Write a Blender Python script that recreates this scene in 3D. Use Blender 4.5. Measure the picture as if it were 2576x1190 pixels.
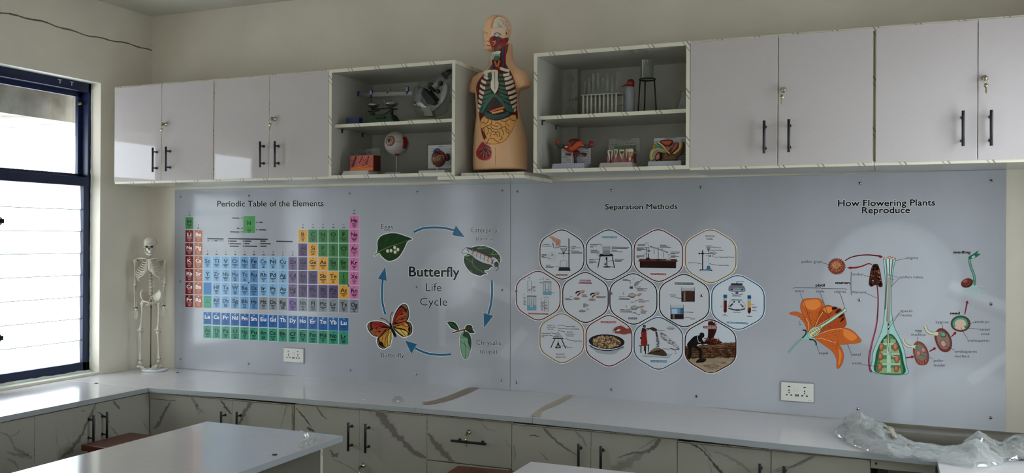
import bpy, bmesh, math, random
from mathutils import Vector, Matrix, noise
random.seed(7)
for o in list(bpy.data.objects): bpy.data.objects.remove(o)
SC = bpy.context.scene
COL = SC.collection
PI = math.pi
# ---------------------------------------------------------------- camera
FPX, IW, IH = 2283.7, 2576, 1190
YAW, PITCH, ROLL = math.radians(22.79), math.radians(.138), math.radians(.309)
CAM = Vector((0, -4.6, 1.697))
_f = Vector((-math.sin(YAW)*math.cos(PITCH), math.cos(YAW)*math.cos(PITCH), math.sin(PITCH)))
_r0 = Vector((math.cos(YAW), math.sin(YAW), 0)); _u0 = _r0.cross(_f)
_r = _r0*math.cos(ROLL) + _u0*math.sin(ROLL); _u = _u0*math.cos(ROLL) - _r0*math.sin(ROLL)
cam_data = bpy.data.cameras.new('camera'); cam = bpy.data.objects.new('camera', cam_data); COL.objects.link(cam)
cam_data.sensor_fit = 'HORIZONTAL'; cam_data.sensor_width = 36; cam_data.lens = FPX*36/IW; cam_data.clip_start = .05
cam.matrix_world = Matrix(((_r.x, _u.x, -_f.x, CAM.x), (_r.y, _u.y, -_f.y, CAM.y), (_r.z, _u.z, -_f.z, CAM.z), (0, 0, 0, 1)))
SC.camera = cam
# ---------------------------------------------------------------- sky, exposure, daylight at the openings
world = bpy.data.worlds.new('sky'); SC.world = world; world.use_nodes = True
wn = world.node_tree; wn.nodes.clear()
_o = wn.nodes.new('ShaderNodeOutputWorld'); _b = wn.nodes.new('ShaderNodeBackground'); _tc = wn.nodes.new('ShaderNodeTexCoord')
_sx = wn.nodes.new('ShaderNodeSeparateXYZ'); _rp = wn.nodes.new('ShaderNodeValToRGB')
wn.links.new(_tc.outputs['Generated'], _sx.inputs[0]); wn.links.new(_sx.outputs['Z'], _rp.inputs[0])
_rp.color_ramp.elements[0].position = 0.0; _rp.color_ramp.elements[0].color = (.66, .66, .65, 1)
_rp.color_ramp.elements[1].position = .08; _rp.color_ramp.elements[1].color = (.95, .97, .985, 1)
wn.links.new(_rp.outputs[0], _b.inputs[0]); _b.inputs[1].default_value = 10.2; wn.links.new(_b.outputs[0], _o.inputs[0])
SC.view_settings.view_transform = 'Standard'; SC.view_settings.look = 'None'; SC.view_settings.gamma = 1
SC.view_settings.use_curve_mapping = False; SC.view_settings.exposure = 0.0
try:
    SC.cycles.use_denoising = True; SC.cycles.caustics_reflective = False; SC.cycles.caustics_refractive = False
    SC.cycles.max_bounces = 10; SC.cycles.transparent_max_bounces = 24; SC.cycles.sample_clamp_indirect = 4
except Exception: pass
def portal(name, loc, rot, sx, sy):
    l = bpy.data.lights.new(name, 'AREA'); l.shape = 'RECTANGLE'; l.size = sx; l.size_y = sy; l.cycles.is_portal = True
    o = bpy.data.objects.new(name, l); o.location = loc; o.rotation_euler = rot; COL.objects.link(o)
XL, XR, ZC, YF = -4.52, .80, 3.15, -7.6
WZ0, WZ1 = .86, 2.645
WINL = [(-1.105, -.415), (-2.12, -1.47), (-5.4, -4.42), (-7.2, -5.95)]      # openings in the window wall (y ranges), the last added for room light
WINR = [(-1.55, -.62), (-7.0, -4.9)]                                   # openings in the opposite wall; the second one is added to light the room
for a, b in WINL: portal('daylight_portal', (XL-.2, (a+b)/2, (WZ0+WZ1)/2), (0, -PI/2, 0), WZ1-WZ0, b-a)
for a, b in WINR: portal('daylight_portal', (XR+.2, (a+b)/2, (WZ0+WZ1)/2), (0, PI/2, 0), WZ1-WZ0, b-a)
# ---------------------------------------------------------------- projection helpers: a point of the photo on a real plane
def ray(px, py): return _f + _r*((px-IW/2)/FPX) - _u*((py-IH/2)/FPX)
def PX(px, py, ax, v):
    d = ray(px, py); return CAM + d*((v-CAM[ax])/d[ax])
def PY(px, py, y): return PX(px, py, 1, y)
def PZ(px, py, z): return PX(px, py, 2, z)
# ---------------------------------------------------------------- materials
def lin(h):
    if isinstance(h, tuple): return h
    h = h.lstrip('#'); out = []
    for i in (0, 2, 4):
        c = int(h[i:i+2], 16)/255; out.append(c/12.92 if c <= .04045 else ((c+.055)/1.055)**2.4)
    return tuple(out)
MATS = {}
def mat(name, col, rough=.5, metal=0, spec=.5, coat=0, trans=0, ior=1.45, alpha=1, sss=0):
    if name in MATS: return MATS[name]
    m = bpy.data.materials.new(name); m.use_nodes = True; b = m.node_tree.nodes['Principled BSDF']
    b.inputs['Base Color'].default_value = (*lin(col), 1); b.inputs['Roughness'].default_value = rough
    b.inputs['Metallic'].default_value = metal; b.inputs['Specular IOR Level'].default_value = spec
    b.inputs['Coat Weight'].default_value = coat; b.inputs['Transmission Weight'].default_value = trans
    b.inputs['IOR'].default_value = ior; b.inputs['Alpha'].default_value = alpha
    MATS[name] = m; return m
class NT:
    """small node-building helper"""
    def __init__(s, m): s.t = m.node_tree; s.b = s.t.nodes['Principled BSDF']
    def n(s, typ, **kw):
        x = s.t.nodes.new('ShaderNode'+typ)
        for k, v in kw.items(): setattr(x, k, v)
        return x
    def l(s, a, b): s.t.links.new(a, b)
    def math(s, op, a, b=None, c=None):
        x = s.n('Math', operation=op)
        for i, v in enumerate((a, b, c)):
            if v is None: continue
            if isinstance(v, (int, float)): x.inputs[i].default_value = v
            else: s.l(v, x.inputs[i])
        return x.outputs[0]
    def mix(s, fac, a, b):
        x = s.n('Mix', data_type='RGBA')
        for sock, v in ((x.inputs[0], fac), (x.inputs[6], a), (x.inputs[7], b)):
            if isinstance(v, (int, float)): sock.default_value = v
            elif isinstance(v, (tuple, str)): sock.default_value = (*lin(v), 1)
            else: s.l(v, sock)
        return x.outputs[2]
    def ramp(s, v, stops):
        x = s.n('ValToRGB'); e = x.color_ramp.elements
        while len(e) < len(stops): e.new(.5)
        for i, (p, c) in enumerate(stops): e[i].position = p; e[i].color = (*lin(c), 1)
        s.l(v, x.inputs[0]); return x.outputs[0]
    def pos(s): return s.n('NewGeometry').outputs['Position']
    def noise(s, scale, detail=2, vec=None, rough=.5, dist=0):
        x = s.n('TexNoise'); x.inputs['Scale'].default_value = scale; x.inputs['Detail'].default_value = detail
        x.inputs['Roughness'].default_value = rough; x.inputs['Distortion'].default_value = dist
        s.l(vec if vec is not None else s.pos(), x.inputs['Vector']); return x.outputs[0]
    def scale(s, v, x, y, z):
        m = s.n('Mapping'); m.inputs['Scale'].default_value = (x, y, z); s.l(v, m.inputs[0]); return m.outputs[0]
    def bump(s, h, strength, dist=.01):
        x = s.n('Bump'); x.inputs['Strength'].default_value = strength; x.inputs['Distance'].default_value = dist
        s.l(h, x.inputs['Height']); s.l(x.outputs[0], s.b.inputs['Normal'])
    def col(s, c): s.l(c, s.b.inputs['Base Color'])
    def rough(s, c): s.l(c, s.b.inputs['Roughness'])
def paint(name, c1, c2, rough=.6, sc=3):
    m = mat(name, c1, rough); t = NT(m)
    t.col(t.mix(t.ramp(t.noise(sc, 4), [(.35, '000000'), (.7, 'ffffff')]), c1, c2)); t.bump(t.noise(220, 2), .08, .002); return m
M_WALL = paint('wall_paint', 'e3dbcb', 'd9d1c2')
M_CEIL = paint('ceiling_paint', 'd6d3c8', 'cdcabf')
M_REV = paint('reveal_plaster', 'd9dbd2', 'cbcfc6', .7, 9)
M_FLOOR = paint('floor_tile', 'b9b2a5', 'aaa396', .3, 2)
M_CONC = paint('stained_concrete', '8f8d84', '5f5b52', .9, 6)
def laminate():
    m = mat('white_laminate', 'bab3b2', .035, spec=.4); t = NT(m)
    n = t.noise(1, 3, t.scale(t.pos(), 30, 30, 900)); t.col(t.mix(n, 'b3abaa', 'c2bbb9')); t.bump(n, .004, .001); return m
M_LAM = laminate()
def marble():
    m = mat('marble_laminate', 'adaa9f', .16); t = NT(m)
    p = t.scale(t.pos(), 1, 1, .55); w = t.noise(1.6, 5, p, .62, 1.2)
    v = t.math('ABSOLUTE', t.math('SUBTRACT', w, .5)); mask = t.noise(.9, 2, t.scale(t.pos(), 1.3, 1.3, 1.3))
    v = t.math('ADD', v, t.math('MULTIPLY', t.math('SUBTRACT', .72, mask), .25))
    t.col(t.ramp(v, [(.0, '8f8c83'), (.012, '9f9c92'), (.03, 'aaa79c'), (1, 'b4b1a6')])); return m
M_MARB = marble()
M_VEIN = mat('marble_vein', '79766f', .2); M_VEIN2 = mat('marble_vein_dark', '595752', .2); M_VEIN3 = mat('marble_vein_soft', '918e85', .2); M_VEINB = mat('marble_vein_brown', '81766f', .2)
def edgeband():
    m = mat('edge_band', 'dcd6c2', .35); t = NT(m); s = t.n('SeparateXYZ'); t.l(t.pos(), s.inputs[0])
    c = t.math('ADD', t.math('ADD', s.outputs[0], t.math('MULTIPLY', s.outputs[1], 1.0)), t.math('MULTIPLY', s.outputs[2], .75))
    def stripe(per, off, w):
        f = t.math('FRACT', t.math('ADD', t.math('DIVIDE', c, per), off)); return t.math('LESS_THAN', f, w/per)
    k = t.math('MAXIMUM', t.math('MAXIMUM', stripe(.165, .1, .006), stripe(.165, .22, .004)), stripe(.33, .55, .005))
    t.col(t.mix(t.math('MULTIPLY', k, .75), 'd9d3bf', '55503f')); return m
M_EDGE = edgeband()
M_DARK = mat('dark_gap', '2b2722', .8)
M_BLACK = mat('black_metal', '0c0d10', .32, 0, .5)
M_CHROME = mat('chrome', 'b9b2a4', .2, 1)
M_KEY = mat('key_metal', 'b5a98c', .25, 1)
def counter():
    m = mat('white_worktop', 'd3cfd0', .10); t = NT(m)
    n = t.noise(1, 4, t.scale(t.pos(), 6, 90, 60), .6); n2 = t.noise(3, 3)
    t.col(t.mix(n, 'c9c4c5', 'd9d6d6')); t.rough(t.math('ADD', .06, t.math('MULTIPLY', n2, .12))); return m
M_TOP = counter()
M_TOPEDGE = mat('worktop_edge', 'a9adb0', .3)
M_NAVY = paint('navy_paint', '0b1838', '101f46', .35, 14)
M_BRASS = mat('brass', 'a58b3f', .3, 1)
M_ALU = mat('aluminium_clip', '6a6a66', .4, .6)
M_WHITEP = mat('white_plastic', 'e2e0d8', .25)
M_SLOT = mat('socket_slot', '141414', .5)
M_STEEL = mat('stainless_steel', '9d9a92', .28, 1)
M_WOOD = None
def wood():
    m = mat('red_brown_wood', '5a2414', .35); t = NT(m)
    n = t.noise(1, 5, t.scale(t.pos(), 6, 60, 60), .6, .6); t.col(t.mix(n, '3f160c', '6e2d19')); return m
M_WOOD = wood()
def glass(name, tint, rough=.02, gloss=.12, haze=0.0, edge=.5):
    m = bpy.data.materials.new(name); m.use_nodes = True; t = m.node_tree; t.nodes.clear()
    o = t.nodes.new('ShaderNodeOutputMaterial'); mx = t.nodes.new('ShaderNodeMixShader'); m2 = t.nodes.new('ShaderNodeMixShader'); a = t.nodes.new('ShaderNodeBsdfTransparent'); g = t.nodes.new('ShaderNodeBsdfGlossy')
    d = t.nodes.new('ShaderNodeBsdfDiffuse'); tl = t.nodes.new('ShaderNodeBsdfTranslucent'); dd = t.nodes.new('ShaderNodeMixShader'); lw = t.nodes.new('ShaderNodeLayerWeight'); lw.inputs[0].default_value = .35
    mu = t.nodes.new('ShaderNodeMath'); mu.operation = 'MULTIPLY_ADD'; mu.inputs[1].default_value = edge; mu.inputs[2].default_value = gloss
    pw = t.nodes.new('ShaderNodeMath'); pw.operation = 'POWER'; pw.inputs[1].default_value = 2.2
    a.inputs[0].default_value = (*lin(tint), 1); g.inputs['Roughness'].default_value = rough; g.inputs[0].default_value = (.95, .97, .97, 1); d.inputs[0].default_value = (.86, .87, .86, 1); tl.inputs[0].default_value = (.86, .87, .86, 1); m2.inputs[0].default_value = haze
    L = t.links.new; L(lw.outputs['Facing'], pw.inputs[0]); L(pw.outputs[0], mu.inputs[0]); L(mu.outputs[0], mx.inputs[0]); L(a.outputs[0], mx.inputs[1]); L(g.outputs[0], mx.inputs[2])
    L(d.outputs[0], dd.inputs[1]); L(tl.outputs[0], dd.inputs[2]); L(mx.outputs[0], m2.inputs[1]); L(dd.outputs[0], m2.inputs[2]); L(m2.outputs[0], o.inputs[0])
    MATS[name] = m; return m
M_PANE = glass('window_glass', 'f6faff', .0, .03, 0, .6)
M_GLASS = glass('lab_glass', 'f4f7f5', .05, .04, .05, .35)
def frosted():
    m = bpy.data.materials.new('frosted_glass'); m.use_nodes = True; t = m.node_tree; t.nodes.clear()
    o = t.nodes.new('ShaderNodeOutputMaterial'); m1 = t.nodes.new('ShaderNodeMixShader'); m2 = t.nodes.new('ShaderNodeMixShader')
    a = t.nodes.new('ShaderNodeBsdfTransparent'); b = t.nodes.new('ShaderNodeBsdfTranslucent'); g = t.nodes.new('ShaderNodeBsdfGlossy')
    a.inputs[0].default_value = (.92, .97, 1, 1); b.inputs[0].default_value = (.93, .98, 1, 1); g.inputs['Roughness'].default_value = .25
    m1.inputs[0].default_value = .5; m2.inputs[0].default_value = .06
    t.links.new(a.outputs[0], m1.inputs[1]); t.links.new(b.outputs[0], m1.inputs[2]); t.links.new(m1.outputs[0], m2.inputs[1]); t.links.new(g.outputs[0], m2.inputs[2]); t.links.new(m2.outputs[0], o.inputs[0])
    return m
M_FROST = frosted(); M_GEDGE = mat('glass_edge', 'b9cbc4', .3)
# ---------------------------------------------------------------- mesh collector
ORG = {}
class MB:
    def __init__(s): s.v = []; s.f = []; s.m = []; s.s = []; s.mats = []
    def mi(s, m):
        if m not in s.mats: s.mats.append(m)
        return s.mats.index(m)
    def add(s, vs, fs, m, smooth=False):
        o = len(s.v); s.v += [Vector(v) for v in vs]; k = s.mi(m)
        for f in fs: s.f.append([i+o for i in f]); s.m.append(k); s.s.append(smooth)
        return s
    def box(s, x0, x1, y0, y1, z0, z1, m, fm=None):
        """fm: {face: material} with faces 0 bottom, 1 top, 2 front(-y), 3 back, 4 left, 5 right"""
        V = [(x, y, z) for z in (z0, z1) for y in (y0, y1) for x in (x0, x1)]
        F = [(0, 2, 3, 1), (4, 5, 7, 6), (0, 1, 5, 4), (2, 6, 7, 3), (0, 4, 6, 2), (1, 3, 7, 5)]
        o = len(s.v); s.v += [Vector(v) for v in V]
        for i, f in enumerate(F): s.f.append([j+o for j in f]); s.m.append(s.mi((fm or {}).get(i, m))); s.s.append(False)
        return s
    def tube(s, pts, r, m, n=10, cap=True, closed=False, smooth=True):
        pts = [Vector(p) for p in pts]; k = len(pts); rs = r if isinstance(r, (list, tuple)) else [r]*k
        vs, fs = [], []; ref = None
        for i, p in enumerate(pts):
            a = pts[i-1] if (i or closed) else p; b = pts[(i+1) % k] if (i < k-1 or closed) else p
            d = (b-a).normalized()
            if ref is None: ref = Vector((0, 0, 1)) if abs(d.z) < .9 else Vector((1, 0, 0))
            u = (ref - d*ref.dot(d)).normalized(); w = d.cross(u); ref = u
            for j in range(n):
                t = 2*PI*j/n; vs.append(p + (u*math.cos(t) + w*math.sin(t))*rs[i])
        for i in range(k if closed else k-1):
            for j in range(n):
                a, b = i*n, ((i+1) % k)*n; fs.append((a+j, a+(j+1) % n, b+(j+1) % n, b+j))
        if cap and not closed: fs.append(tuple(range(n))[::-1]); fs.append(tuple(range((k-1)*n, k*n)))
        return s.add(vs, fs, m, smooth)
    def lathe(s, prof, c, m, n=24, axis=(0, 0, 1), smooth=True, xs=1, ys=1):
        """prof: (radius, height) pairs along the axis from c"""
        q = Vector((0, 0, 1)).rotation_difference(Vector(axis).normalized()); c = Vector(c); vs, fs = [], []
        for (r, h) in prof:
            for j in range(n):
                t = 2*PI*j/n; vs.append(c + q @ Vector((r*math.cos(t)*xs, r*math.sin(t)*ys, h)))
        for i in range(len(prof)-1):
            for j in range(n): a, b = i*n, (i+1)*n; fs.append((a+j, a+(j+1) % n, b+(j+1) % n, b+j))
        if prof[0][0] > 1e-6: fs.append(tuple(range(n))[::-1])
        if prof[-1][0] > 1e-6: k = (len(prof)-1)*n; fs.append(tuple(range(k, k+n)))
        return s.add(vs, fs, m, smooth)
    def ball(s, c, r, m, n=16, k=10, q=None):
        r = r if isinstance(r, (tuple, list)) else (r, r, r); c = Vector(c); vs, fs = [], []
        for i in range(k+1):
            a = PI*i/k
            for j in range(n):
                t = 2*PI*j/n; v = Vector((r[0]*math.sin(a)*math.cos(t), r[1]*math.sin(a)*math.sin(t), r[2]*math.cos(a)))
                vs.append(c + (q @ v if q else v))
        for i in range(k):
            for j in range(n): a, b = i*n, (i+1)*n; fs.append((a+j, b+j, b+(j+1) % n, a+(j+1) % n))
        return s.add(vs, fs, m, True)
    def prism(s, poly, off, m, side=None, smooth=False):
        """extrude a planar polygon (3-D points) by the vector off"""
        poly = [Vector(p) for p in poly]; off = Vector(off); n = len(poly)
        s.add(poly + [p+off for p in poly], [tuple(range(n)), tuple(range(2*n-1, n-1, -1))], m)
        return s.add(poly + [p+off for p in poly], [(i, i+n, (i+1) % n+n, (i+1) % n) for i in range(n)], side or m, smooth)
    def build(s, name, parent=None, origin=None, bevel=0, seg=2, weld=True, **props):
        me = bpy.data.meshes.new(name)
        pl = ORG[parent.name] if parent else Vector((0, 0, 0))
        og = Vector(origin) if origin is not None else (pl if parent else Vector((0, 0, 0)))
        me.from_pydata([v-og for v in s.v], [], s.f)
        for m in s.mats: me.materials.append(m)
        me.polygons.foreach_set('material_index', s.m); me.polygons.foreach_set('use_smooth', s.s)
        bm = bmesh.new(); bm.from_mesh(me)
        if weld: bmesh.ops.remove_doubles(bm, verts=bm.verts, dist=1e-6); bmesh.ops.recalc_face_normals(bm, faces=bm.faces)
        ng = [f for f in bm.faces if len(f.verts) > 4]
        if ng: bmesh.ops.triangulate(bm, faces=ng)
        bm.to_mesh(me); bm.free(); me.update()
        o = bpy.data.objects.new(name, me); COL.objects.link(o); ORG[o.name] = og
        if parent: o.parent = parent; o.location = og - pl
        else: o.location = og
        if bevel:
            b = o.modifiers.new('bevel', 'BEVEL'); b.width = bevel; b.segments = seg; b.limit_method = 'ANGLE'; b.angle_limit = math.radians(50); b.harden_normals = False
        for k, v in props.items(): o[k] = v
        return o
def thing(name, label, cat, loc=(0, 0, 0), group=None):
    o = bpy.data.objects.new(name, None); COL.objects.link(o); o.location = loc; o.empty_display_size = .05
    ORG[o.name] = Vector(loc); return tag(o, label, cat, group)
def tag(o, label, cat, group=None):
    o['label'] = label; o['category'] = cat
    if group: o['group'] = group
    return o
def struct(o): o['kind'] = 'structure'; return o
def smooth(pts, closed=False, n=6):
    """Catmull-Rom curve through points (any dimension)"""
    pts = [Vector(p) for p in pts]; k = len(pts); out = []
    for i in range(k if closed else k-1):
        p0, p1, p2, p3 = (pts[(i-1) % k], pts[i], pts[(i+1) % k], pts[(i+2) % k]) if closed else (pts[max(i-1, 0)], pts[i], pts[i+1], pts[min(i+2, k-1)])
        for j in range(n):
            t = j/n; out.append(.5*((2*p1) + (p2-p0)*t + (2*p0-5*p1+4*p2-p3)*t*t + (3*p1-p0-3*p2+p3)*t**3))
    if not closed: out.append(pts[-1])
    return out
# ================================================================ THE ROOM
WT = .2
def holed_wall(name, x0, x1, holes, y0, y1):
    b = MB(); ys = [y0]
    for a, c in sorted(holes): ys += [a, c]
    ys.append(y1)
    for i in range(0, len(ys), 2): b.box(x0, x1, ys[i], ys[i+1], 0, ZC, M_WALL)
    for a, c in holes:
        b.box(x0, x1, a, c, 0, WZ0, M_WALL, {1: M_REV}); b.box(x0, x1, a, c, WZ1, ZC, M_WALL, {0: M_REV})
    return struct(b.build(name, weld=False))
holed_wall('wall_left', XL-WT, XL, WINL, YF, 0)
holed_wall('wall_right', XR, XR+WT, WINR, YF, 0)
struct(MB().box(XL-WT, XR+WT, 0, .2, 0, ZC, M_WALL).build('wall_back'))
struct(MB().box(XL-WT, XR+WT, YF-.2, YF, 0, ZC, M_WALL).build('wall_front'))
struct(MB().box(XL-WT, XR+WT, YF-.2, .2, ZC, ZC+.15, M_CEIL).build('ceiling'))
struct(MB().box(XL-WT, XR+WT, YF-.2, .2, -.1, 0, M_FLOOR).build('floor'))
# plaster crack along the lintel beam above the window
b = MB(); zb = 2.925
pts = [Vector((XL+.0008, -y, zb + .006*math.sin(y*9) + .004*math.sin(y*31+1))) for y in [i*.05 for i in range(0, 60)]]
for p, q in zip(pts, pts[1:]):
    w = .0035 + .002*random.random(); b.add([p-Vector((0, 0, w)), q-Vector((0, 0, w)), q+Vector((0, 0, w)), p+Vector((0, 0, w))], [(0, 1, 2, 3)], mat('plaster_crack', '6b675d', .9))
struct(b.build('trim_1', label='dark plaster crack along the beam'))
# windows: navy steel frames, a clear fixed pane above, frosted louvres below
def window(n, x, sgn, y0, y1, leaves, full=True):
    """x = inner face of the frame; sgn = +1 when the room lies on +x"""
    w = struct(thing('window_%d' % n, 'navy steel window with louvres', 'window', (x, (y0+y1)/2, WZ0))); del w['label'], w['category']
    X = lambda d0, d1: tuple(sorted((x-sgn*d0, x-sgn*d1)))
    f = MB(); zt = 2.035
    for a, c, e, g in ((y0, y1, WZ0, WZ0+.062), (y0, y1, WZ1-.055, WZ1)): f.box(*X(0, .08), a, c, e, g, M_NAVY)
    f.box(*X(-.006, .08), y0+.02, y1-.02, zt-.028, zt+.028, M_NAVY)
    f.box(*X(0, .08), y1-.022, y1, WZ0, WZ1, M_NAVY); f.box(*X(0, .08), y0, y0+.022, WZ0, WZ1, M_NAVY)
    f.box(*X(0, .05), y1-.052, y1-.02, WZ0, zt, M_NAVY); f.box(*X(0, .05), y0+.02, y0+.052, WZ0, zt, M_NAVY)
    dy = (y1-y0)/leaves
    for i in range(1, leaves): f.box(*X(-.004, .08), y1-dy*i-.025, y1-dy*i+.025, WZ0, WZ1, M_NAVY)
    f.build('window_frame', w, bevel=.002)
    for i in range(leaves):
        a, c = y1-dy*(i+1)+.03, y1-dy*i-.03
        s = MB(); q = X(.055, .08)
        for e in ((a-.01, c+.01, zt+.02, zt+.05), (a-.01, c+.01, WZ1-.085, WZ1-.05), (a-.01, a+.018, zt, WZ1-.05), (c-.018, c+.01, zt, WZ1-.05)): s.box(*q, *e, M_NAVY)
        sash = s.build('sash', w, bevel=.002)
        MB().box(*X(.066, .070), a, c, zt+.04, WZ1-.07, M_PANE).build('pane', sash)
        if full and i == 0:
            MB().box(*X(.03, .056), c-.022, c-.012, WZ1-.135, WZ1-.12, M_BRASS).build('window_catch', sash, bevel=.001, label='small brass catch')
            t = MB()
            for yy in (-.56, -.645): t.box(*X(-.0015, .0005), yy-.014, yy+.012, WZ1-.014, WZ1-.010, M_REV).box(*X(-.0015, .0005), yy-.003, yy+.002, WZ1-.034, WZ1-.012, M_REV)
            t.build('paint_drips', w, label='white paint drips')
        nb = 8; h0, h1 = WZ0+.066, zt-.034; st = (h1-h0)/nb; lv = a-.01, c-.004
        cl = MB()
        for yy in lv: cl.box(*X(.012, .05), yy-.006, yy+.012, h0-.004, h1+.004, M_SLOT)
        for k in range(nb+1):
            for yy in lv: cl.box(*X(.004, .02), yy-.004, yy+.008, h0+k*st-.012, h0+k*st+.012, M_ALU)
        cl.build('louvre_carrier', w)
        for k in range(nb):
            z0, z1 = h0+k*st-.006, h0+(k+1)*st+.006
            g = MB(); A = x-sgn*.021; B = x-sgn*.028; th = .004
            g.prism([(A, lv[0], z0), (A-sgn*th, lv[0], z0), (B-sgn*th, lv[0], z1), (B, lv[0], z1)], (0, lv[1]-lv[0], 0), M_FROST, None)
            g.box(*sorted((A+sgn*.001, A-sgn*(th+.001))), lv[0], lv[1], z0-.0012, z0+.0028, M_GEDGE)
            g.build('louvre_blade', w)
        if full and i == 0:
            for zz in (1.78, 1.13):
                h = MB(); yy = a-.004
                h.tube(smooth([(x+.005, yy-.01, zz+.03), (x+.03, yy+.02, zz+.02), (x+.035, yy+.03, zz), (x+.03, yy+.02, zz-.02), (x+.005, yy-.01, zz-.03)], n=4), .004, M_BLACK, 8)
                h.box(x+.02, x+.04, yy+.026, yy+.04, zz-.012, zz+.012, M_BLACK); h.build('louvre_lever', w)
for i_, (a_, c_) in enumerate(WINL): window(i_+1, -4.60, 1, a_, c_, 1 if i_ < 3 else 2, i_ == 0)
for i_, (a_, c_) in enumerate(WINR): window(len(WINL)+i_+1, XR+.08, -1, a_, c_, 1 if i_ == 0 else 2, False)
# rough plaster bead along the sill and beside the frame
b = MB(); rb_ = random.Random(2)
b.tube([(-4.592+rb_.uniform(-.002, .002), -.42-i*.03, WZ0+.003) for i in range(22)], [.007+.006*rb_.random() for i in range(22)], M_REV, 8)
b.tube([(-4.594, -.4165+rb_.uniform(-.001, .001), .87+i*.03) for i in range(59)], [.0035+.0025*rb_.random() for i in range(59)], M_REV, 8)
struct(b.build('trim_2'))
# the concrete eave outside, above the window
struct(MB().box(-5.6, -4.95, YF, .6, 2.44, 2.9, M_CONC).build('trim_3', label='stained concrete eave outside'))
struct(MB().box(-5.6, XL-WT, YF, .6, 2.9, 3.0, M_CONC).build('trim_4', label='concrete slab outside'))
# ================================================================ FITTED FURNITURE
CY = -.43; CZ0, CZ1 = 2.018, 2.612; TH = .018
def bar_handle(parent, c, d, out, L=.145):
    """c = centre on the door face, d = bar direction, out = away from the door"""
    c, d, out = Vector(c), Vector(d), Vector(out); h = MB()
    h.tube([c+out*.034-d*L/2, c+out*.034+d*L/2], .0062, M_BLACK, 12)
    for s in (-1, 1): h.tube([c+d*s*L*.33, c+d*s*L*.33+out*.034], .0042, M_BLACK, 8); h.tube([c+d*s*L*.33, c+d*s*L*.33+out*.003], .008, M_BLACK, 10)
    return h.build('handle', parent, bevel=.001)
def lock_key(parent, c, out, sw=0.0, blade=True):
    c, out = Vector(c), Vector(out); side = Vector((0, 0, 1)).cross(out)
    MB().lathe([(.0, 0), (.0125, 0), (.0125, .003), (.010, .006), (.0095, .014), (.007, .016), (0, .016)], c, M_CHROME, 18, out).build('lock', parent)
    k = MB(); p = c+out*.017
    k.prism([p+side*a+Vector((0, 0, e)) for a, e in ((-.0012, .009), (.0012, .009), (.0012, -.012), (-.0012, -.012))], out*.016, M_KEY)
    ring = [p+out*.012+Vector((0, 0, -.014))+side*(.010*math.sin(t*PI/6)+sw*.2)+Vector((0, 0, .012*math.cos(t*PI/6))) for t in range(12)]
    k.tube(ring, .0012, M_KEY, 6, closed=True)
    q = p+out*.012+side*sw+Vector((0, 0, -.034))
    k.lathe([(0, -.0015), (.0085, -.0015), (.0085, .0015), (0, .0015)], q, M_KEY, 14, out)
    k.prism([q+side*(a+sw*b*8)+Vector((0, 0, -b)) for a, b in ((-.003, .006), (.003, .006), (.0025, .03), (0, .034), (-.003, .028))], out*.002, M_KEY)
    k.build('key', parent)
EF = {2: M_EDGE}
def upper_doors(x0, x1, split, label, handles, lock, gl=.0015, gr=.0015):
    u = thing('wall_cabinet', label, 'cabinet', ((x0+x1)/2, 0, CZ0), 'wall cabinets with doors')
    fy = CY+TH+.001
    MB().box(x0, x1, fy-.012, 0, CZ0, CZ0+TH, M_MARB, EF).build('bottom_panel', u); MB().box(x0, x1, fy-.012, 0, CZ1-TH, CZ1, M_MARB, EF).build('top_panel', u)
    for a in (x0, x1-TH): MB().box(a, a+TH, fy, 0, CZ0+TH, CZ1-TH, M_MARB, EF).build('side_panel', u)
    MB().box(x0+TH, x1-TH, -.012, -.004, CZ0+TH, CZ1-TH, M_MARB).build('back_panel', u)
    for a, c, hx, lk in ((x0+gl, split-.0015, handles[0], None), (split+.0015, x1-gr, handles[1], lock)):
        d = MB().box(a, c, CY, CY+TH, CZ0+.012, CZ1-.007, M_LAM, {0: M_EDGE, 1: M_EDGE, 4: M_EDGE, 5: M_EDGE}).build('door', u, origin=(a, CY, CZ0), bevel=.0012)
        bar_handle(d, (hx[0], CY, hx[1]), (0, 0, 1), (0, -1, 0))
        if lk: lock_key(d, (lk[0], CY, lk[1]), (0, -1, 0), lk[2])
def hp(px, y0, y1, y=-.464):                      # a bar handle's height from the photo
    p = PY(px, (y0+y1)/2, y); return (p.x, p.z)
def lp(px, py, sw): p = PY(px, py, CY-.01); return (p.x, p.z, sw)
upper_doors(-4.392, -3.627, -4.018, 'glossy white two-door wall cabinet beside the window, first from the corner', (hp(384, 372, 432), hp(417, 370, 430)), lp(414, 313, -.004), gr=.004)
upper_doors(-3.627, -2.838, -3.235, 'glossy white two-door wall cabinet between the corner cabinet and the open microscope shelf', (hp(654, 356, 421), hp(691, 355, 421)), lp(688, 299, -.008), gl=.004)
upper_doors(-.867, -.0785, -.475, 'white two-door wall cabinet right of the open shelf with test tubes', (hp(1922, 304, 385), hp(1984, 300, 383)), lp(1971, 226, -.006), gr=.005)
upper_doors(-.0765, .7185, .317, 'white two-door wall cabinet at the far right end of the row', (hp(2423, 279, 367), hp(2494, 277, 366)), lp(2478, 196, .002), gl=.005)
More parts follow.
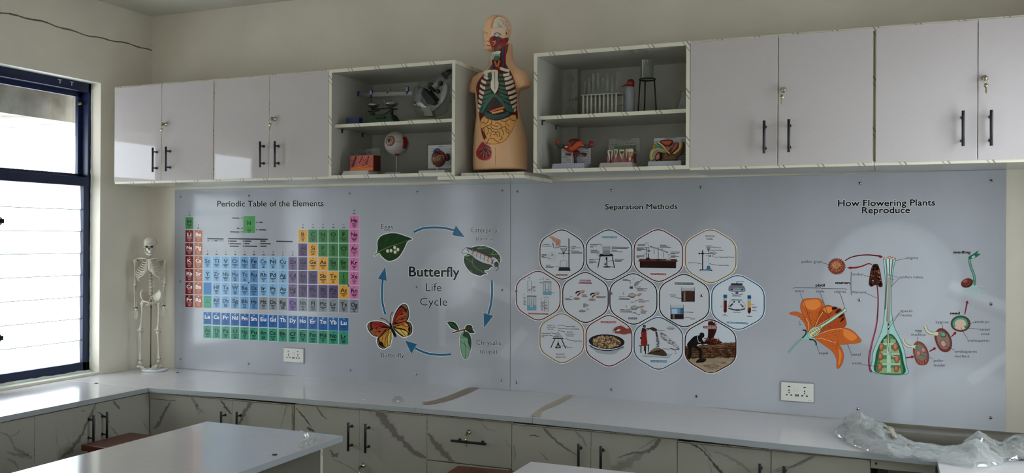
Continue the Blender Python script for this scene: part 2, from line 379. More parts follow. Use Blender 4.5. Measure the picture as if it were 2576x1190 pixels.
def open_unit(x0, x1, zs, label, pins, z0=CZ0, batten=False):
    u = thing('open_wall_shelf', label, 'shelf', ((x0+x1)/2, 0, z0), 'open wall shelf units')
    MB().box(x0, x1, CY, 0, z0, z0+TH, M_MARB, EF).build('bottom_panel', u); MB().box(x0, x1, CY, 0, CZ1-TH, CZ1, M_MARB, {2: M_EDGE, 4: M_EDGE, 5: M_EDGE}).build('top_panel', u)
    for a in (x0, x1-TH): MB().box(a, a+TH, CY, 0, z0+TH, CZ1-TH, M_MARB, EF).build('side_panel', u)
    MB().box(x0+TH, x1-TH, -.012, -.004, z0+TH, CZ1-TH, M_MARB).build('back_panel', u)
    MB().box(x0+TH, x1-TH, CY+.035, -.013, zs-TH, zs, M_MARB, EF).build('shelf_board', u)
    for y in pins:
        MB().box(x0+TH, x0+TH+.016, y-.005, y+.005, zs-TH-.003, zs-TH, M_BLACK).box(x0+TH, x0+TH+.004, y-.005, y+.005, zs-TH-.022, zs-TH, M_BLACK).build('shelf_bracket', u)
    if batten:
        MB().box(x0+TH, x0+TH+.085, -.06, -.012, z0+TH, zs-TH, M_MARB).build('batten', u)
        MB().box(x0+TH, x0+TH+.085, -.06, -.012, zs, CZ1-TH, M_MARB).box(x0+TH+.038, x0+TH+.045, -.0606, -.06, zs+.12, zs+.127, M_DARK).build('batten', u)
ZSL = PY(1100, 300, CY+.035).z; ZSR = PY(1500, 285, CY+.035).z
open_unit(-2.838, -2.072, ZSL, 'open marble-patterned wall shelf holding the balance and microscope', (-.33, -.12))
open_unit(-1.64, -.867, ZSR, 'open marble-patterned wall shelf holding the test tubes and tripod', (-.36, -.16), CZ0+.004, True)
tag(MB().box(-2.17, -1.694, -.432, -.002, 1.998, 2.0165, M_MARB, {2: M_EDGE, 5: M_EDGE}).build('display_shelf', origin=(-1.93, -.2, 2.0), bevel=.0008), 'narrow marble-edged shelf board bridging the two open shelves under the torso', 'shelf')
tag(MB().box(-2.052, -1.70, -.40, -.05, 2.0166, 2.033, M_MARB, EF).build('support_board', origin=(-1.87, -.2, 2.0166), bevel=.002), 'small loose board lying under the torso model', 'board')
# ---- worktops (they sag by a centimetre along the wall)
def zt(x):
    P_ = [(-4.6, .8445), (-3.875, .8445), (-3.2, .856), (-2.1, .864), (-1.62, .8645), (-1.0, .858), (-.54, .848), (.16, .841), (2, .841)]
    for (a, c), (e, g) in zip(P_, P_[1:]):
        if x <= e: return c+(g-c)*(x-a)/(e-a)
    return P_[-1][1]
TT = .026; FY = -.667
def worktop(xs, y0, label, yb=-.0005):
    o = (sum(xs)/len(xs), y0/2, zt(xs[0])-TT)
    b = MB(); vs, fs = [], []
    for x in xs:
        z = zt(x); vs += [(x, y0, z-TT), (x, y0, z), (x, yb, z), (x, yb, z-TT)]
    k = len(xs); b.v = [Vector(v) for v in vs]
    for i in range(k-1):
        a, c = 4*i, 4*i+4
        for f, m in (((a, c, c+1, a+1), M_TOPEDGE), ((a+1, c+1, c+2, a+2), M_TOP), ((a+2, c+2, c+3, a+3), M_TOP), ((a+3, c+3, c, a), M_TOP)): b.f.append(list(f)); b.m.append(b.mi(m)); b.s.append(False)
    for f in ((0, 1, 2, 3), (4*k-1, 4*k-2, 4*k-3, 4*k-4)): b.f.append(list(f)); b.m.append(b.mi(M_TOPEDGE)); b.s.append(False)
    return tag(b.build('worktop', origin=o, bevel=.0015), label, 'worktop', 'white worktops')
sp1 = PZ(1065, 1020, .86).x
worktop([-4.519, -3.874, -3.2, -2.6, sp1-.001], FY, 'long white worktop under the periodic table, running into the window corner')
worktop([sp1+.001, -1.9, -1.545], FY, 'short white worktop piece between the two brown tape marks')
b = MB(); zc = (zt(-.3)+zt(.16))/2
def wslab(xs, y0, y1):
    for a_, c_ in zip(xs, xs[1:]):
        v = [(a_, y0, zt(a_)-TT), (c_, y0, zt(c_)-TT), (c_, y1, zt(c_)-TT), (a_, y1, zt(a_)-TT), (a_, y0, zt(a_)), (c_, y0, zt(c_)), (c_, y1, zt(c_)), (a_, y1, zt(a_))]
        b.add(v, [(0, 3, 2, 1), (2, 3, 7, 6)]+([(3, 0, 4, 7)] if a_ == xs[0] else [])+([(1, 2, 6, 5)] if c_ == xs[-1] else []), M_TOPEDGE); b.add(v, [(4, 5, 6, 7)], M_TOP); b.add(v, [(0, 1, 5, 4)], M_TOPEDGE)
wslab([-1.543, -1.0, -.54, -.10], FY, -.0005); wslab([-.10, .16, .798], FY, -.52); wslab([-.10, .16, .798], -.05, -.0005)
tag(b.build('worktop', origin=(-.9, -.33, .83)), 'white worktop from the second tape mark to the sink', 'worktop', 'white worktops')
b = MB(); b.box(XL+.001, -3.875, -3.2, FY-.0015, .8445-TT, .8445, M_TOP, {5: M_TOPEDGE}); tag(b.build('worktop', origin=(-4.2, -1.9, .82), bevel=.0015), 'white worktop along the window wall, under the louvres', 'worktop', 'white worktops')
# ---- marble veins inlaid in a face: stroke points are (u, v, width) on the face
M_VEINS = mat('marble_vein_halo', '9f9c92', .2)
def veins(b, strokes, put, nrm=(0, -1, 0)):
    for st in strokes:
        mm, pts = st; pts = [Vector(p) for p in smooth(pts, n=9)]; k = len(pts); sd = random.random()*50; N = lambda x, c: noise.noise(Vector((x, c, sd)))
        for f, m2, up in ((1.3, M_VEINS, 0), (.85, mm, .0004)):
            L, R_ = [], []
            for i, p in enumerate(pts):
                d = (pts[min(i+1, k-1)]-pts[max(i-1, 0)]); d = Vector((d.x, d.y)); d = d.normalized() if d.length else Vector((1, 0)); nn = Vector((-d.y, d.x)); t = i/(k-1); e = min(1, .5+3*t, .5+3*(1-t))
                off = 1.6*N(i*.55, 1)+1.0*N(i*1.3, 2); wl = p.z/2*f*e*max(.2, .8+.9*N(i*.45, 3)); wr = p.z/2*f*e*max(.2, .8+.9*N(i*.45, 4)); o = Vector(nrm)*up
                L.append(put(p.x+nn.x*(off+wl), p.y+nn.y*(off+wl))+o); R_.append(put(p.x+nn.x*(off-wr), p.y+nn.y*(off-wr))+o)
            b.add(L+R_, [(i, i+1, k+i+1, k+i) for i in range(k-1)], m2)
DY = -.642
def dv(px, py): return PX(px, py, 1, DY-.0007)
def door_front(u, name, x0, x1, z0, z1, strokes=(), y=DY):
    b = MB().box(x0, x1, y, y+TH, z0, z1, M_MARB, {1: M_EDGE, 4: M_EDGE, 5: M_EDGE, 0: M_EDGE})
    def put(px, py):
        p = PY(px, py, y-.0007); return Vector((min(max(p.x, x0+.002), x1-.002), p.y, min(max(p.z, z0+.002), z1-.002)))
    veins(b, strokes, put); return b.build(name, u, origin=(x0, y, z0), weld=False)
def carcass(u, x0, x1, y, zt_, back=-.005):
    yy = y+TH+.001
    MB().box(x0, x0+TH, yy, back, .08, zt_, M_MARB, EF).build('side_panel', u); MB().box(x1-TH, x1, yy, back, .08, zt_, M_MARB, EF).build('side_panel', u)
    MB().box(x0+TH, x1-TH, yy, back, .08, .08+TH, M_MARB, EF).build('bottom_panel', u); MB().box(x0+TH, x1-TH, yy, yy+.08, zt_-TH, zt_, M_MARB, EF).build('top_rail', u)
    MB().box(x0, x1, yy+.04, yy+.058, 0, .08, M_DARK).build('plinth', u)
def base_cab(x0, x1, split, label, hs, strokes=((), ()), lock=None, g=(.002, .002)):
    zt_ = min(zt(x0), zt(x1))-TT-.004
    u = thing('base_cabinet', label, 'cabinet', ((x0+x1)/2, DY/2, 0), 'base cabinets under the worktops'); carcass(u, x0, x1, DY, zt_-.004)
    for i, (a, c) in enumerate(((x0+g[0], split-.0015), (split+.0015, x1-g[1]))):
        d = door_front(u, 'door', a, c, .09, zt_-.007, strokes[i])
        if hs[i]: p = PY(*hs[i], DY-.034); bar_handle(d, (p.x, DY, p.z), (0, 0, 1), (0, -1, 0))
        if lock and i == 0: p = PY(*lock, DY-.01); lock_key(d, (p.x, DY, p.z), (0, -1, 0))
V1, V2, V3, VB = M_VEIN, M_VEIN2, M_VEIN3, M_VEINB
base_cab(-3.701, -2.914, -3.304, 'marble-patterned base cabinet nearest the corner, partly behind the left bench', ((556, 1069), (595, 1070)), (
    [(V3, [(478, 993, 3), (490, 1012, 10), (500, 1028, 7), (516, 1040, 3)]), (V3, [(487, 1008, 5), (498, 1032, 5), (503, 1044, 2)]), (V2, [(547, 998, 2), (560, 1012, 5), (568, 1026, 7), (582, 1042, 4)])],
    [(V1, [(643, 1003, 10), (620, 1028, 13), (606, 1058, 9), (600, 1068, 4)]), (V3, [(722, 1010, 3), (716, 1040, 3), (705, 1076, 2)])]))
base_cab(-2.897, -2.111, -2.499, 'marble-patterned base cabinet with a wide brown-grey vein, left of the drawers', ((876, 1099), (919, 1103)), (
    [(V2, [(744, 1026, 2), (765, 1050, 5), (784, 1076, 2)]), (V1, [(795, 1018, 2), (808, 1042, 6), (824, 1055, 2)]), (V2, [(772, 1074, 3), (780, 1080, 9), (792, 1086, 3)]), (V1, [(828, 1130, 2), (842, 1146, 12), (852, 1138, 5)]), (V3, [(838, 1156, 3), (870, 1170, 3), (900, 1190, 3), (925, 1214, 2)])],
    [(VB, [(944, 1024, 24), (962, 1050, 22), (985, 1080, 22), (1012, 1108, 18), (1040, 1136, 16), (1072, 1152, 10)]), (V3, [(925, 1025, 6), (935, 1046, 2)])]), lock=(911, 1172))
def hand(u, d, c): bar_handle(d, c, (1, 0, 0), (0, -1, 0), .185)
u = thing('drawer_cabinet', 'marble-patterned drawer unit with one horizontal black bar handle', 'cabinet', (-1.885, DY/2, 0)); x0, x1 = -2.111, -1.659; zz = zt(x0)-TT-.012
carcass(u, x0, x1, DY, zz); zm = PY(1180, 1169, DY).z
d = door_front(u, 'drawer', x0+.002, x1-.002, zm+.003, zz-.002, [(VB, [(1077, 1090, 8), (1100, 1122, 18), (1125, 1148, 16), (1150, 1172, 6)]), (V3, [(1206, 1054, 3), (1222, 1076, 3), (1246, 1086, 2)]), (V3, [(1270, 1105, 2), (1284, 1125, 3)])])
p = PY(1178, 1113, DY-.034); hand(u, d, (p.x, DY, p.z)); p = PY(1178, 1088, DY-.01); lock_key(d, (p.x, DY, p.z), (0, -1, 0))
d = door_front(u, 'drawer', x0+.002, x1-.002, .46, zm-.003); hand(u, d, (-1.885, DY, .56))
d = door_front(u, 'drawer', x0+.002, x1-.002, .09, .455); hand(u, d, (-1.885, DY, .27))
base_cab(-1.659, -.871, -1.267, 'marble-patterned base cabinet with curved grey veins, right of the drawers', ((1455, 1157), (1511, 1163)), (
    [(V1, [(1360, 1069, 5), (1385, 1096, 8), (1415, 1122, 6), (1452, 1146, 4)]), (V2, [(1330, 1097, 1), (1343, 1095, 3), (1358, 1099, 2)]), (V3, [(1442, 1080, 4), (1462, 1100, 6), (1478, 1128, 2)]), (V3, [(1358, 1136, 2), (1378, 1158, 5)]), (V3, [(1292, 1120, 3), (1296, 1140, 4), (1294, 1160, 2)])],
    [(V1, [(1662, 1100, 14), (1645, 1125, 12), (1620, 1138, 8), (1590, 1140, 6), (1555, 1152, 4)]), (V3, [(1640, 1130, 6), (1600, 1152, 18), (1560, 1174, 22), (1530, 1184, 6)]), (V3, [(1654, 1102, 4), (1628, 1118, 3), (1606, 1132, 2)])]))
base_cab(-.871, -.082, -.472, 'marble-patterned base cabinet under the plastic-covered sink end', ((1911, 1210), (1972, 1217)), (
    [(V2, [(1712, 1104, 3), (1742, 1118, 6), (1768, 1134, 4), (1790, 1160, 6), (1812, 1186, 10), (1826, 1200, 4)]), (V3, [(1760, 1112, 3), (1778, 1136, 5), (1790, 1150, 3)]), (V3, [(1796, 1136, 3), (1830, 1148, 6), (1862, 1168, 10), (1890, 1190, 4)]), (V3, [(1780, 1158, 3), (1792, 1190, 4)])],
    [(V3, [(2060, 1142, 3), (2030, 1156, 8), (1996, 1172, 7), (1950, 1182, 4)]), (V1, [(2050, 1148, 2), (2020, 1160, 3), (1980, 1180, 3), (1945, 1186, 2)])]))
# corner fillers and the recessed panel under the sink end
u = thing('corner_panel', 'recessed marble-patterned filler panel in the inner corner under the worktop', 'panel', (-3.8, DY/2, 0))
b = MB().box(-3.899, -3.703, DY+.012, DY+.03, 0, .775, M_MARB); veins(b, [(V1, [(428, 1012, 6), (412, 1040, 8), (398, 1068, 9), (386, 1078, 6)])], lambda a, c: PY(a, c, DY+.0113)); b.build('panel', u, weld=False)
MB().box(-3.899, -3.703, DY+.008, DY+.026, .778, .814, M_MARB).build('rail', u, bevel=.001)
u = thing('open_base_cabinet', 'doorless base cabinet with a grey top rail at the sink end', 'cabinet', (.035, DY/2, 0)); carcass(u, -.082, .158, DY+.03, .655)
zr = PY(2260, 1182, DY+.02).z
MB().box(-.081, .157, DY+.005, DY+.023, zr, .812, M_MARB).lathe([(0, 0), (.005, 0), (.005, .002), (0, .002)], PY(2204, 1166, DY+.005), M_DARK, 12, (0, -1, 0)).build('rail', u, bevel=.0008)
MB().box(-.06, .14, -.03, -.018, .1, .78, M_MARB).build('back_panel', u)
# ---- cabinets along the window wall (their doors face +x)
LX = -3.90
def side_cab(y0, y1, split, label, hs, strokes):
    zz = .812; u = thing('base_cabinet', label, 'cabinet', (LX-.3, (y0+y1)/2, 0), 'base cabinets under the worktops'); xx = LX-TH-.001
    for a in (y0, y1-TH): MB().box(XL+.003, xx, a, a+TH, .08, zz, M_MARB).build('side_panel', u)
    MB().box(XL+.003, xx, y0+TH, y1-TH, .08, .08+TH, M_MARB).build('bottom_panel', u); MB().box(xx-.08, xx, y0+TH, y1-TH, zz-TH, zz, M_MARB).build('top_rail', u); MB().box(xx-.06, xx-.04, y0, y1, 0, .08, M_DARK).build('plinth', u)
    for i, (a, c) in enumerate(((y0+.0015, split-.0012), (split+.0012, y1-.0015))):
        b = MB().box(LX-TH, LX, a, c, .09, zz-.004, M_MARB, {4: M_EDGE, 2: M_EDGE, 3: M_EDGE, 1: M_EDGE})
        def put(px, py, a=a, c=c):
            p = PX(px, py, 0, LX+.0007); return Vector((p.x, min(max(p.y, a+.002), c-.002), min(max(p.z, .1), zz-.006)))
        veins(b, strokes[i], put, (1, 0, 0)); d = b.build('door', u, origin=(LX, a, .09), weld=False)
        if hs[i]: p = PX(*hs[i], 0, LX+.034); bar_handle(d, (LX, p.y, p.z), (0, 0, 1), (1, 0, 0))
side_cab(-1.380, -.632, -1.010, 'marble-patterned base cabinet under the window, next to the corner', ((235, 1080), (269, 1071)), (
    [(V1, [(243, 1012, 5), (228, 1045, 8), (212, 1080, 9), (195, 1110, 11), (176, 1134, 14), (152, 1154, 8)]), (V3, [(205, 1034, 6), (215, 1032, 3)])],
    [(V1, [(282, 1006, 3), (292, 1018, 8), (303, 1030, 3)]), (V2, [(245, 1036, 2), (260, 1046, 4), (275, 1062, 2)]), (V3, [(275, 1070, 2), (292, 1090, 6), (300, 1100, 2)]), (V3, [(360, 1060, 2), (372, 1082, 4)])]))
side_cab(-2.115, -1.3815, -1.75, 'marble-patterned base cabinet at the left edge of the photo, under the louvres', (None, None), (
    [], [(V3, [(0, 1088, 5), (22, 1098, 6), (34, 1122, 6), (48, 1134, 10), (80, 1150, 5)]), (V3, [(24, 1100, 3), (44, 1090, 4), (51, 1080, 2)]), (V3, [(16, 1138, 5), (40, 1144, 9), (66, 1146, 14), (82, 1156, 4)]), (V3, [(18, 1154, 6), (36, 1164, 6), (48, 1180, 4)])]))
# ---- benches in the middle of the room, and the peninsula by the other wall
def bench(name, x0, x1, y0, y1, label, inset):
    u = thing(name, label, 'bench', ((x0+x1)/2, (y0+y1)/2, 0), 'white laboratory benches')
    MB().box(x0, x1, y0, y1, .824, .85, M_TOP, {2: M_TOPEDGE, 3: M_TOPEDGE, 4: M_TOPEDGE, 5: M_TOPEDGE}).build('bench_top', u, bevel=.0015)
    a, c = x0+inset, x1-inset
    for yy in (y1-inset-TH, (y0+y1)/2, y0+inset): MB().box(a, c, yy, yy+TH, 0, .824, M_MARB, {5: M_EDGE, 4: M_EDGE}).build('end_panel', u)
    MB().box((a+c)/2-.009, (a+c)/2+.009, (y0+y1)/2+TH, y1-inset-TH, .1, .824, M_MARB).build('centre_panel', u); MB().box((a+c)/2-.009, (a+c)/2+.009, y0+inset+TH, (y0+y1)/2, .1, .824, M_MARB).build('centre_panel', u)
    MB().box(a, c, y0+inset+TH, y1-inset-TH, .3, .318, M_MARB).build('lower_shelf', u) if False else None
    return u
bench('lab_bench', -2.905, -2.170, -4.3, -1.293, 'glossy white laboratory bench reflecting the periodic table', .06)
bench('lab_bench', -1.268, -.53, -4.3, -1.385, 'white laboratory bench of which only the far corner shows, bottom middle', .06)
u = thing('side_counter', 'brightly lit white counter running forward from the sink', 'counter', (.48, -1.9, 0))
MB().box(.161, XR-.001, -3.2, -.668, .815, .841, M_TOP, {2: M_TOPEDGE, 4: M_TOPEDGE}).build('counter_top', u, bevel=.0015)
for yy in (-.70, -1.5, -2.3, -3.15): MB().box(.19, XR-.003, yy, yy+TH, 0, .815, M_MARB).build('side_panel', u)
for yy in (-1.498, -2.298, -3.148):
    for k in (0, 1): MB().box(.172, .19, yy+TH+.001+.39*k, yy+TH+.388+.39*k, .09, .808, M_MARB, {4: M_MARB}).build('door', u)
def stool(c, rz, label):
    u = thing('stool', label, 'stool', (c[0], c[1], 0), 'brown wooden stools'); u.rotation_euler.z = rz; o = Vector((c[0], c[1], 0)); H, h = .65, .16
    MB().box(o.x-h, o.x+h, o.y-h, o.y+h, H-.03, H, M_WOOD).build('seat', u, bevel=.004)
    for sx in (-1, 1):
        for sy in (-1, 1): MB().box(o.x+sx*.12-.018, o.x+sx*.12+.018, o.y+sy*.12-.018, o.y+sy*.12+.018, 0, H-.03, M_WOOD).build('leg', u, bevel=.002)
        MB().box(o.x+sx*.12-.01, o.x+sx*.12+.01, o.y-.102, o.y+.102, .2, .235, M_WOOD).build('stretcher', u); MB().box(o.x-.102, o.x+.102, o.y+sx*.12-.01, o.y+sx*.12+.01, H-.08, H-.03, M_WOOD).build('apron', u)
stool((-3.60, -1.07), 0, 'brown wooden stool between the window cabinets and the left bench')
stool((-1.675, -.98), .08, 'brown wooden stool in front of the drawer unit')
# ================================================================ PRINTED WALL BOARDS
YB = -.005                                            # face of the boards
GAIN = 1.15
def ink(h):
    k = 'ink_'+h
    if k in MATS: return MATS[k]
    c = lin(h); f = GAIN*max(.35, min(1.05, ((.3*c[0]+.6*c[1]+.1*c[2])/.42)**.32)); return mat(k, tuple(min(.92, v*f) for v in c), .2, spec=.25)
class Art:
    """flat print on the board: outlines are given in picture units and laid on the board's face"""
    def __init__(s, ox, oy, sc, lay=0): s.o = (ox, oy, sc); s.b = MB(); s.k = lay; s.px = None
    def P(s, p, l): return PY(s.o[0]+p[0]/s.o[2], s.o[1]+p[1]/s.o[2], YB-.0001-l*.00002)
    def nl(s, l=None):
        if l is None: s.k += 1; return s.k
        return l
    def poly(s, pts, m, curve=True, l=None, n=5):
        l = s.nl(l); q = smooth([(*p, 0) for p in pts], True, n) if curve else [(*p, 0) for p in pts]
        s.b.add([s.P(p, l) for p in q], [tuple(range(len(q)))], ink(m)); return s
    def stroke(s, pts, w, m, curve=True, closed=False, l=None, n=5):
        l = s.nl(l); q = [Vector((p[0], p[1], 0)) for p in (smooth([(*p, 0) for p in pts], closed, n) if curve else pts)]; k = len(q); L, R_ = [], []
        for i, p in enumerate(q):
            a = q[i-1] if (i or closed) else p; c = q[(i+1) % k] if (i < k-1 or closed) else p
            d = (c-a); d = d.normalized() if d.length else Vector((1, 0, 0)); nn = Vector((-d.y, d.x, 0)); ww = w if not isinstance(w, tuple) else w[0]+(w[1]-w[0])*i/max(1, k-1)
            L.append(s.P(p+nn*ww/2, l)); R_.append(s.P(p-nn*ww/2, l))
        s.b.add(L+R_, [(i, (i+1) % k, k+(i+1) % k, k+i) for i in range(k if closed else k-1)], ink(m)); return s
    def ell(s, cx, cy, rx, ry, m, rot=0, l=None, n=20):
        c, t = math.cos(rot), math.sin(rot)
        return s.poly([(cx+rx*math.cos(a)*c-ry*math.sin(a)*t, cy+rx*math.cos(a)*t+ry*math.sin(a)*c) for a in [2*PI*i/n for i in range(n)]], m, False, l)
    def rect(s, x0, y0, x1, y1, m, sk=0, l=None): return s.poly([(x0, y0), (x1, y0+sk), (x1, y1+sk), (x0, y1)], m, False, l)
    def bars(s, lst, m='20252a', h=5):
        l = s.nl()
        for x0, x1, y in lst: s.rect(x0, y-h/2, x1, y+h/2, m, (x1-x0)*.02, l)
        return s
    def text(s, x0, x1, y0, h, body, m='101216', bold=.0, sk=None, halo=None, l=None):
        """text fitted between x0 and x1 on the baseline y0 with cap height h"""
        if halo: s.text(x0, x1, y0, h, body, halo, bold+.035, sk)
        l = s.nl(l); vs, fs, w = glyphs(body); sk = (x1-x0)*.01 if sk is None else sk
        k = 8 if bold > .03 else 4; sh = [(0, 0)] if bold <= 0 else [(bold*.8*math.cos(2*PI*i/k+.4), bold*.8*math.sin(2*PI*i/k+.4)) for i in range(k)]
        for i, (du, dv_) in enumerate(sh): s.b.add([s.P((x0+(x1-x0)*(u+du)/w, y0+sk*u/w-(v+dv_)*h/.7), l+i*.12) for u, v in vs], fs, ink(m))
        return s
    def ctext(s, cx, y, h, body, m='101216', bold=0, wr=.95, **k):
        vs, fs, w = glyphs(body); W_ = w*h/.7*wr; return s.text(cx-W_/2, cx+W_/2, y, h, body, m, bold, **k)
    def build(s, name, parent, **kw): return s.b.build(name, parent, weld=False, **kw)
_G = {}
def glyphs(body):
    k = body
    if k not in _G:
        cu = bpy.data.curves.new('t', 'FONT'); cu.body = body; cu.size = 1; cu.resolution_u = 3
        o = bpy.data.objects.new('t', cu); me = o.to_mesh()
        vs = [(v.co.x, v.co.y) for v in me.vertices]; fs = [tuple(p.vertices) for p in me.polygons]
        o.to_mesh_clear(); bpy.data.objects.remove(o); bpy.data.curves.remove(cu)
        x0 = min(v[0] for v in vs); x1 = max(v[0] for v in vs); _G[k] = ([(a-x0, c) for a, c in vs], fs, max(x1-x0, .01))
    return _G[k]
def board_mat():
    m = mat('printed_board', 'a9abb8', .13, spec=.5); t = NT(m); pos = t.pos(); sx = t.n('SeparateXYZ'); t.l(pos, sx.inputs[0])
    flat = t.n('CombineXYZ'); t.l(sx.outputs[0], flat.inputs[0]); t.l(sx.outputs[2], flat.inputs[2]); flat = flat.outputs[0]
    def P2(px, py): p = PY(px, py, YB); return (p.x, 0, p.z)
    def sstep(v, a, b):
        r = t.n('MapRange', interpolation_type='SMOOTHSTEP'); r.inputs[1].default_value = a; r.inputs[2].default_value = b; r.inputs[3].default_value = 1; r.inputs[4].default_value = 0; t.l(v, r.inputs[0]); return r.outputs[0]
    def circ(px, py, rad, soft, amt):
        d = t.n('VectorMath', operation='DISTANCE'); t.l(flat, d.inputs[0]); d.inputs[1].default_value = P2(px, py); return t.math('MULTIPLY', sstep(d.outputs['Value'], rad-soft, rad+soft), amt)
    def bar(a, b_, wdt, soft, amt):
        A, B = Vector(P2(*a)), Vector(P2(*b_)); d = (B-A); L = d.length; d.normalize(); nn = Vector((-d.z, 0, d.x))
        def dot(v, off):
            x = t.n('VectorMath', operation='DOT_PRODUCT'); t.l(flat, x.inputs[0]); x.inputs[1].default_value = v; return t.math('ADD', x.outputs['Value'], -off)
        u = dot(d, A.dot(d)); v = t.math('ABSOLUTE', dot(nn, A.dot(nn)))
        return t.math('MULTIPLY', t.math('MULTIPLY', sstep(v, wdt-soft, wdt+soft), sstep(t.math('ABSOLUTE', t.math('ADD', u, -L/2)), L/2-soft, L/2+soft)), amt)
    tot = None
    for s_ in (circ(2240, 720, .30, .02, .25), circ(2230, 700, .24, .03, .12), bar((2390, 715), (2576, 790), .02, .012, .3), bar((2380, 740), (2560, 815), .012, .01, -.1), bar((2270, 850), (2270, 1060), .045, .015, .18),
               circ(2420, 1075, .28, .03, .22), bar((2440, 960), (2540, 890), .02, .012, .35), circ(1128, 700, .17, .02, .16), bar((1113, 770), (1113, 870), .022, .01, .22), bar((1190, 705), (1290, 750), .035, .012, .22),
               bar((1265, 900), (1320, 830), .03, .012, .2), circ(1155, 945, .20, .03, .16), circ(900, 560, .35, .2, .2), circ(620, 800, .3, .15, .18), circ(1420, 620, .12, .02, .14), circ(1800, 620, .14, .03, .12), circ(1760, 960, .35, .2, .2), circ(1985, 1000, .25, .15, .14), circ(500, 900, .2, .1, .15), circ(2100, 950, .22, .1, -.12), circ(1300, 900, .16, .06, .15), circ(2470, 1030, .4, .3, .5), circ(1290, 580, .28, .2, -.25), circ(1650, 500, .5, .3, -.12), circ(2050, 470, .4, .25, -.12), circ(1500, 960, .5, .3, .2), circ(2000, 960, .35, .25, .15)):  # wide dark circles near the top edge: wall cabinets' shade mixed into the print
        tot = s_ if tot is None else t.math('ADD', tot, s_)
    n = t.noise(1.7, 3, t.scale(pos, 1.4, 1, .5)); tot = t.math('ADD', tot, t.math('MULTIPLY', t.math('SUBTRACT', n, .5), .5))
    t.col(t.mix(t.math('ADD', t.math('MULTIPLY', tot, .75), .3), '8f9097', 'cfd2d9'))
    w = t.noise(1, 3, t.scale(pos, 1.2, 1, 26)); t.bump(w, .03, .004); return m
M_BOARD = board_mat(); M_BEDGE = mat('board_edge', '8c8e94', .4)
def board(corners, label):
    pts = [PY(*c, -.001) for c in corners]; u = thing('wall_board', label, 'wall poster', (sum(p.x for p in pts)/4, 0, pts[3].z), 'printed wall boards')
    z0 = max(zt(pts[3].x), zt(pts[2].x))+.001
    for i in (2, 3): pts[i].z = zt(pts[i].x)+.0012
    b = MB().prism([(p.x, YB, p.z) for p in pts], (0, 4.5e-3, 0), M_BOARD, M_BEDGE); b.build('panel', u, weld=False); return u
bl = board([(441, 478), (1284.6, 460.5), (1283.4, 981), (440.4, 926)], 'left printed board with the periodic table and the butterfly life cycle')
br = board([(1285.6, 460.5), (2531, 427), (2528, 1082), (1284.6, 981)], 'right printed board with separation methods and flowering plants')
def screws(parent, pts):
    for px, py in pts:
        p = PY(px, py, YB); MB().lathe([(0, .0045), (.004, .004), (.0068, .002), (.0075, 0)][::-1], (p.x, YB, p.z), M_CHROME, 14, (0, -1, 0)).lathe([(.0035, .0002), (0, .0002)], (p.x, YB-.0046, p.z), M_DARK, 6, (0, -1, 0)).build('screw', parent)
screws(bl, [(455, 495), (627, 493), (880, 487), (1050, 484), (1264, 480), (454, 708), (626, 711), (877, 719), (1048, 722), (1264, 730), (455, 903), (626, 915), (882, 931), (1048, 941), (1262, 957)])
screws(br, [(1302, 482), (1538, 479), (1762, 471), (2163, 461), (2493, 455), (1299, 733), (1538, 738), (1765, 744), (2162, 755), (2493, 765), (1300, 962), (1538, 980), (1752, 997), (2158, 1029), (2492, 1051)])
HALO = 'e8eaf0'; K = '0e0f14'
# ---- periodic table
a = Art(440, 470, 2.533); a.text(270, 947, 126, 37, 'Periodic Table of the Elements', K, .036, -3, HALO); a.build('title_lettering', bl)
ROWS = ['H . . . . . . . . . . . . . . . . He', 'Li Be . . . . . . . . . . B C N O F Ne', 'Na Mg . . . . . . . . . . Al Si P S Cl Ar', 'K Ca Sc Ti V Cr Mn Fe Co Ni Cu Zn Ga Ge As Se Br Kr',
        'Rb Sr Y Zr Nb Mo Tc Ru Rh Pd Ag Cd In Sn Sb Te I Xe', 'Cs Ba * Hf Ta W Re Os Ir Pt Au Hg Tl Pb Bi Po At Rn', 'Fr Ra + Rf Db Sg Bh Hs Mt Ds Rg Cn Nh Fl Mc Lv Ts Og']
CX = [(66, 118), (124, 176), (182, 233), (240, 290), (297, 350), (357, 410), (417, 470), (477, 529), (537, 591), (598, 652), (660, 715), (723, 779), (787, 843), (850, 909), (914, 973), (978, 1040), (1045, 1106), (1112, 1173)]
LAN = 'La Ce Pr Nd Pm Sm Eu Gd Tb Dy Ho Er Tm Yb Lu'.split(); ACT = 'Ac Th Pa U Np Pu Am Cm Bk Cf Es Fm Md No Lr'.split()
ORDER = 'H He Li Be B C N O F Ne Na Mg Al Si P S Cl Ar K Ca Sc Ti V Cr Mn Fe Co Ni Cu Zn Ga Ge As Se Br Kr Rb Sr Y Zr Nb Mo Tc Ru Rh Pd Ag Cd In Sn Sb Te I Xe Cs Ba La Ce Pr Nd Pm Sm Eu Gd Tb Dy Ho Er Tm Yb Lu Hf Ta W Re Os Ir Pt Au Hg Tl Pb Bi Po At Rn Fr Ra Ac Th Pa U Np Pu Am Cm Bk Cf Es Fm Md No Lr Rf Db Sg Bh Hs Mt Ds Rg Cn Nh Fl Mc Lv Ts Og'.split()
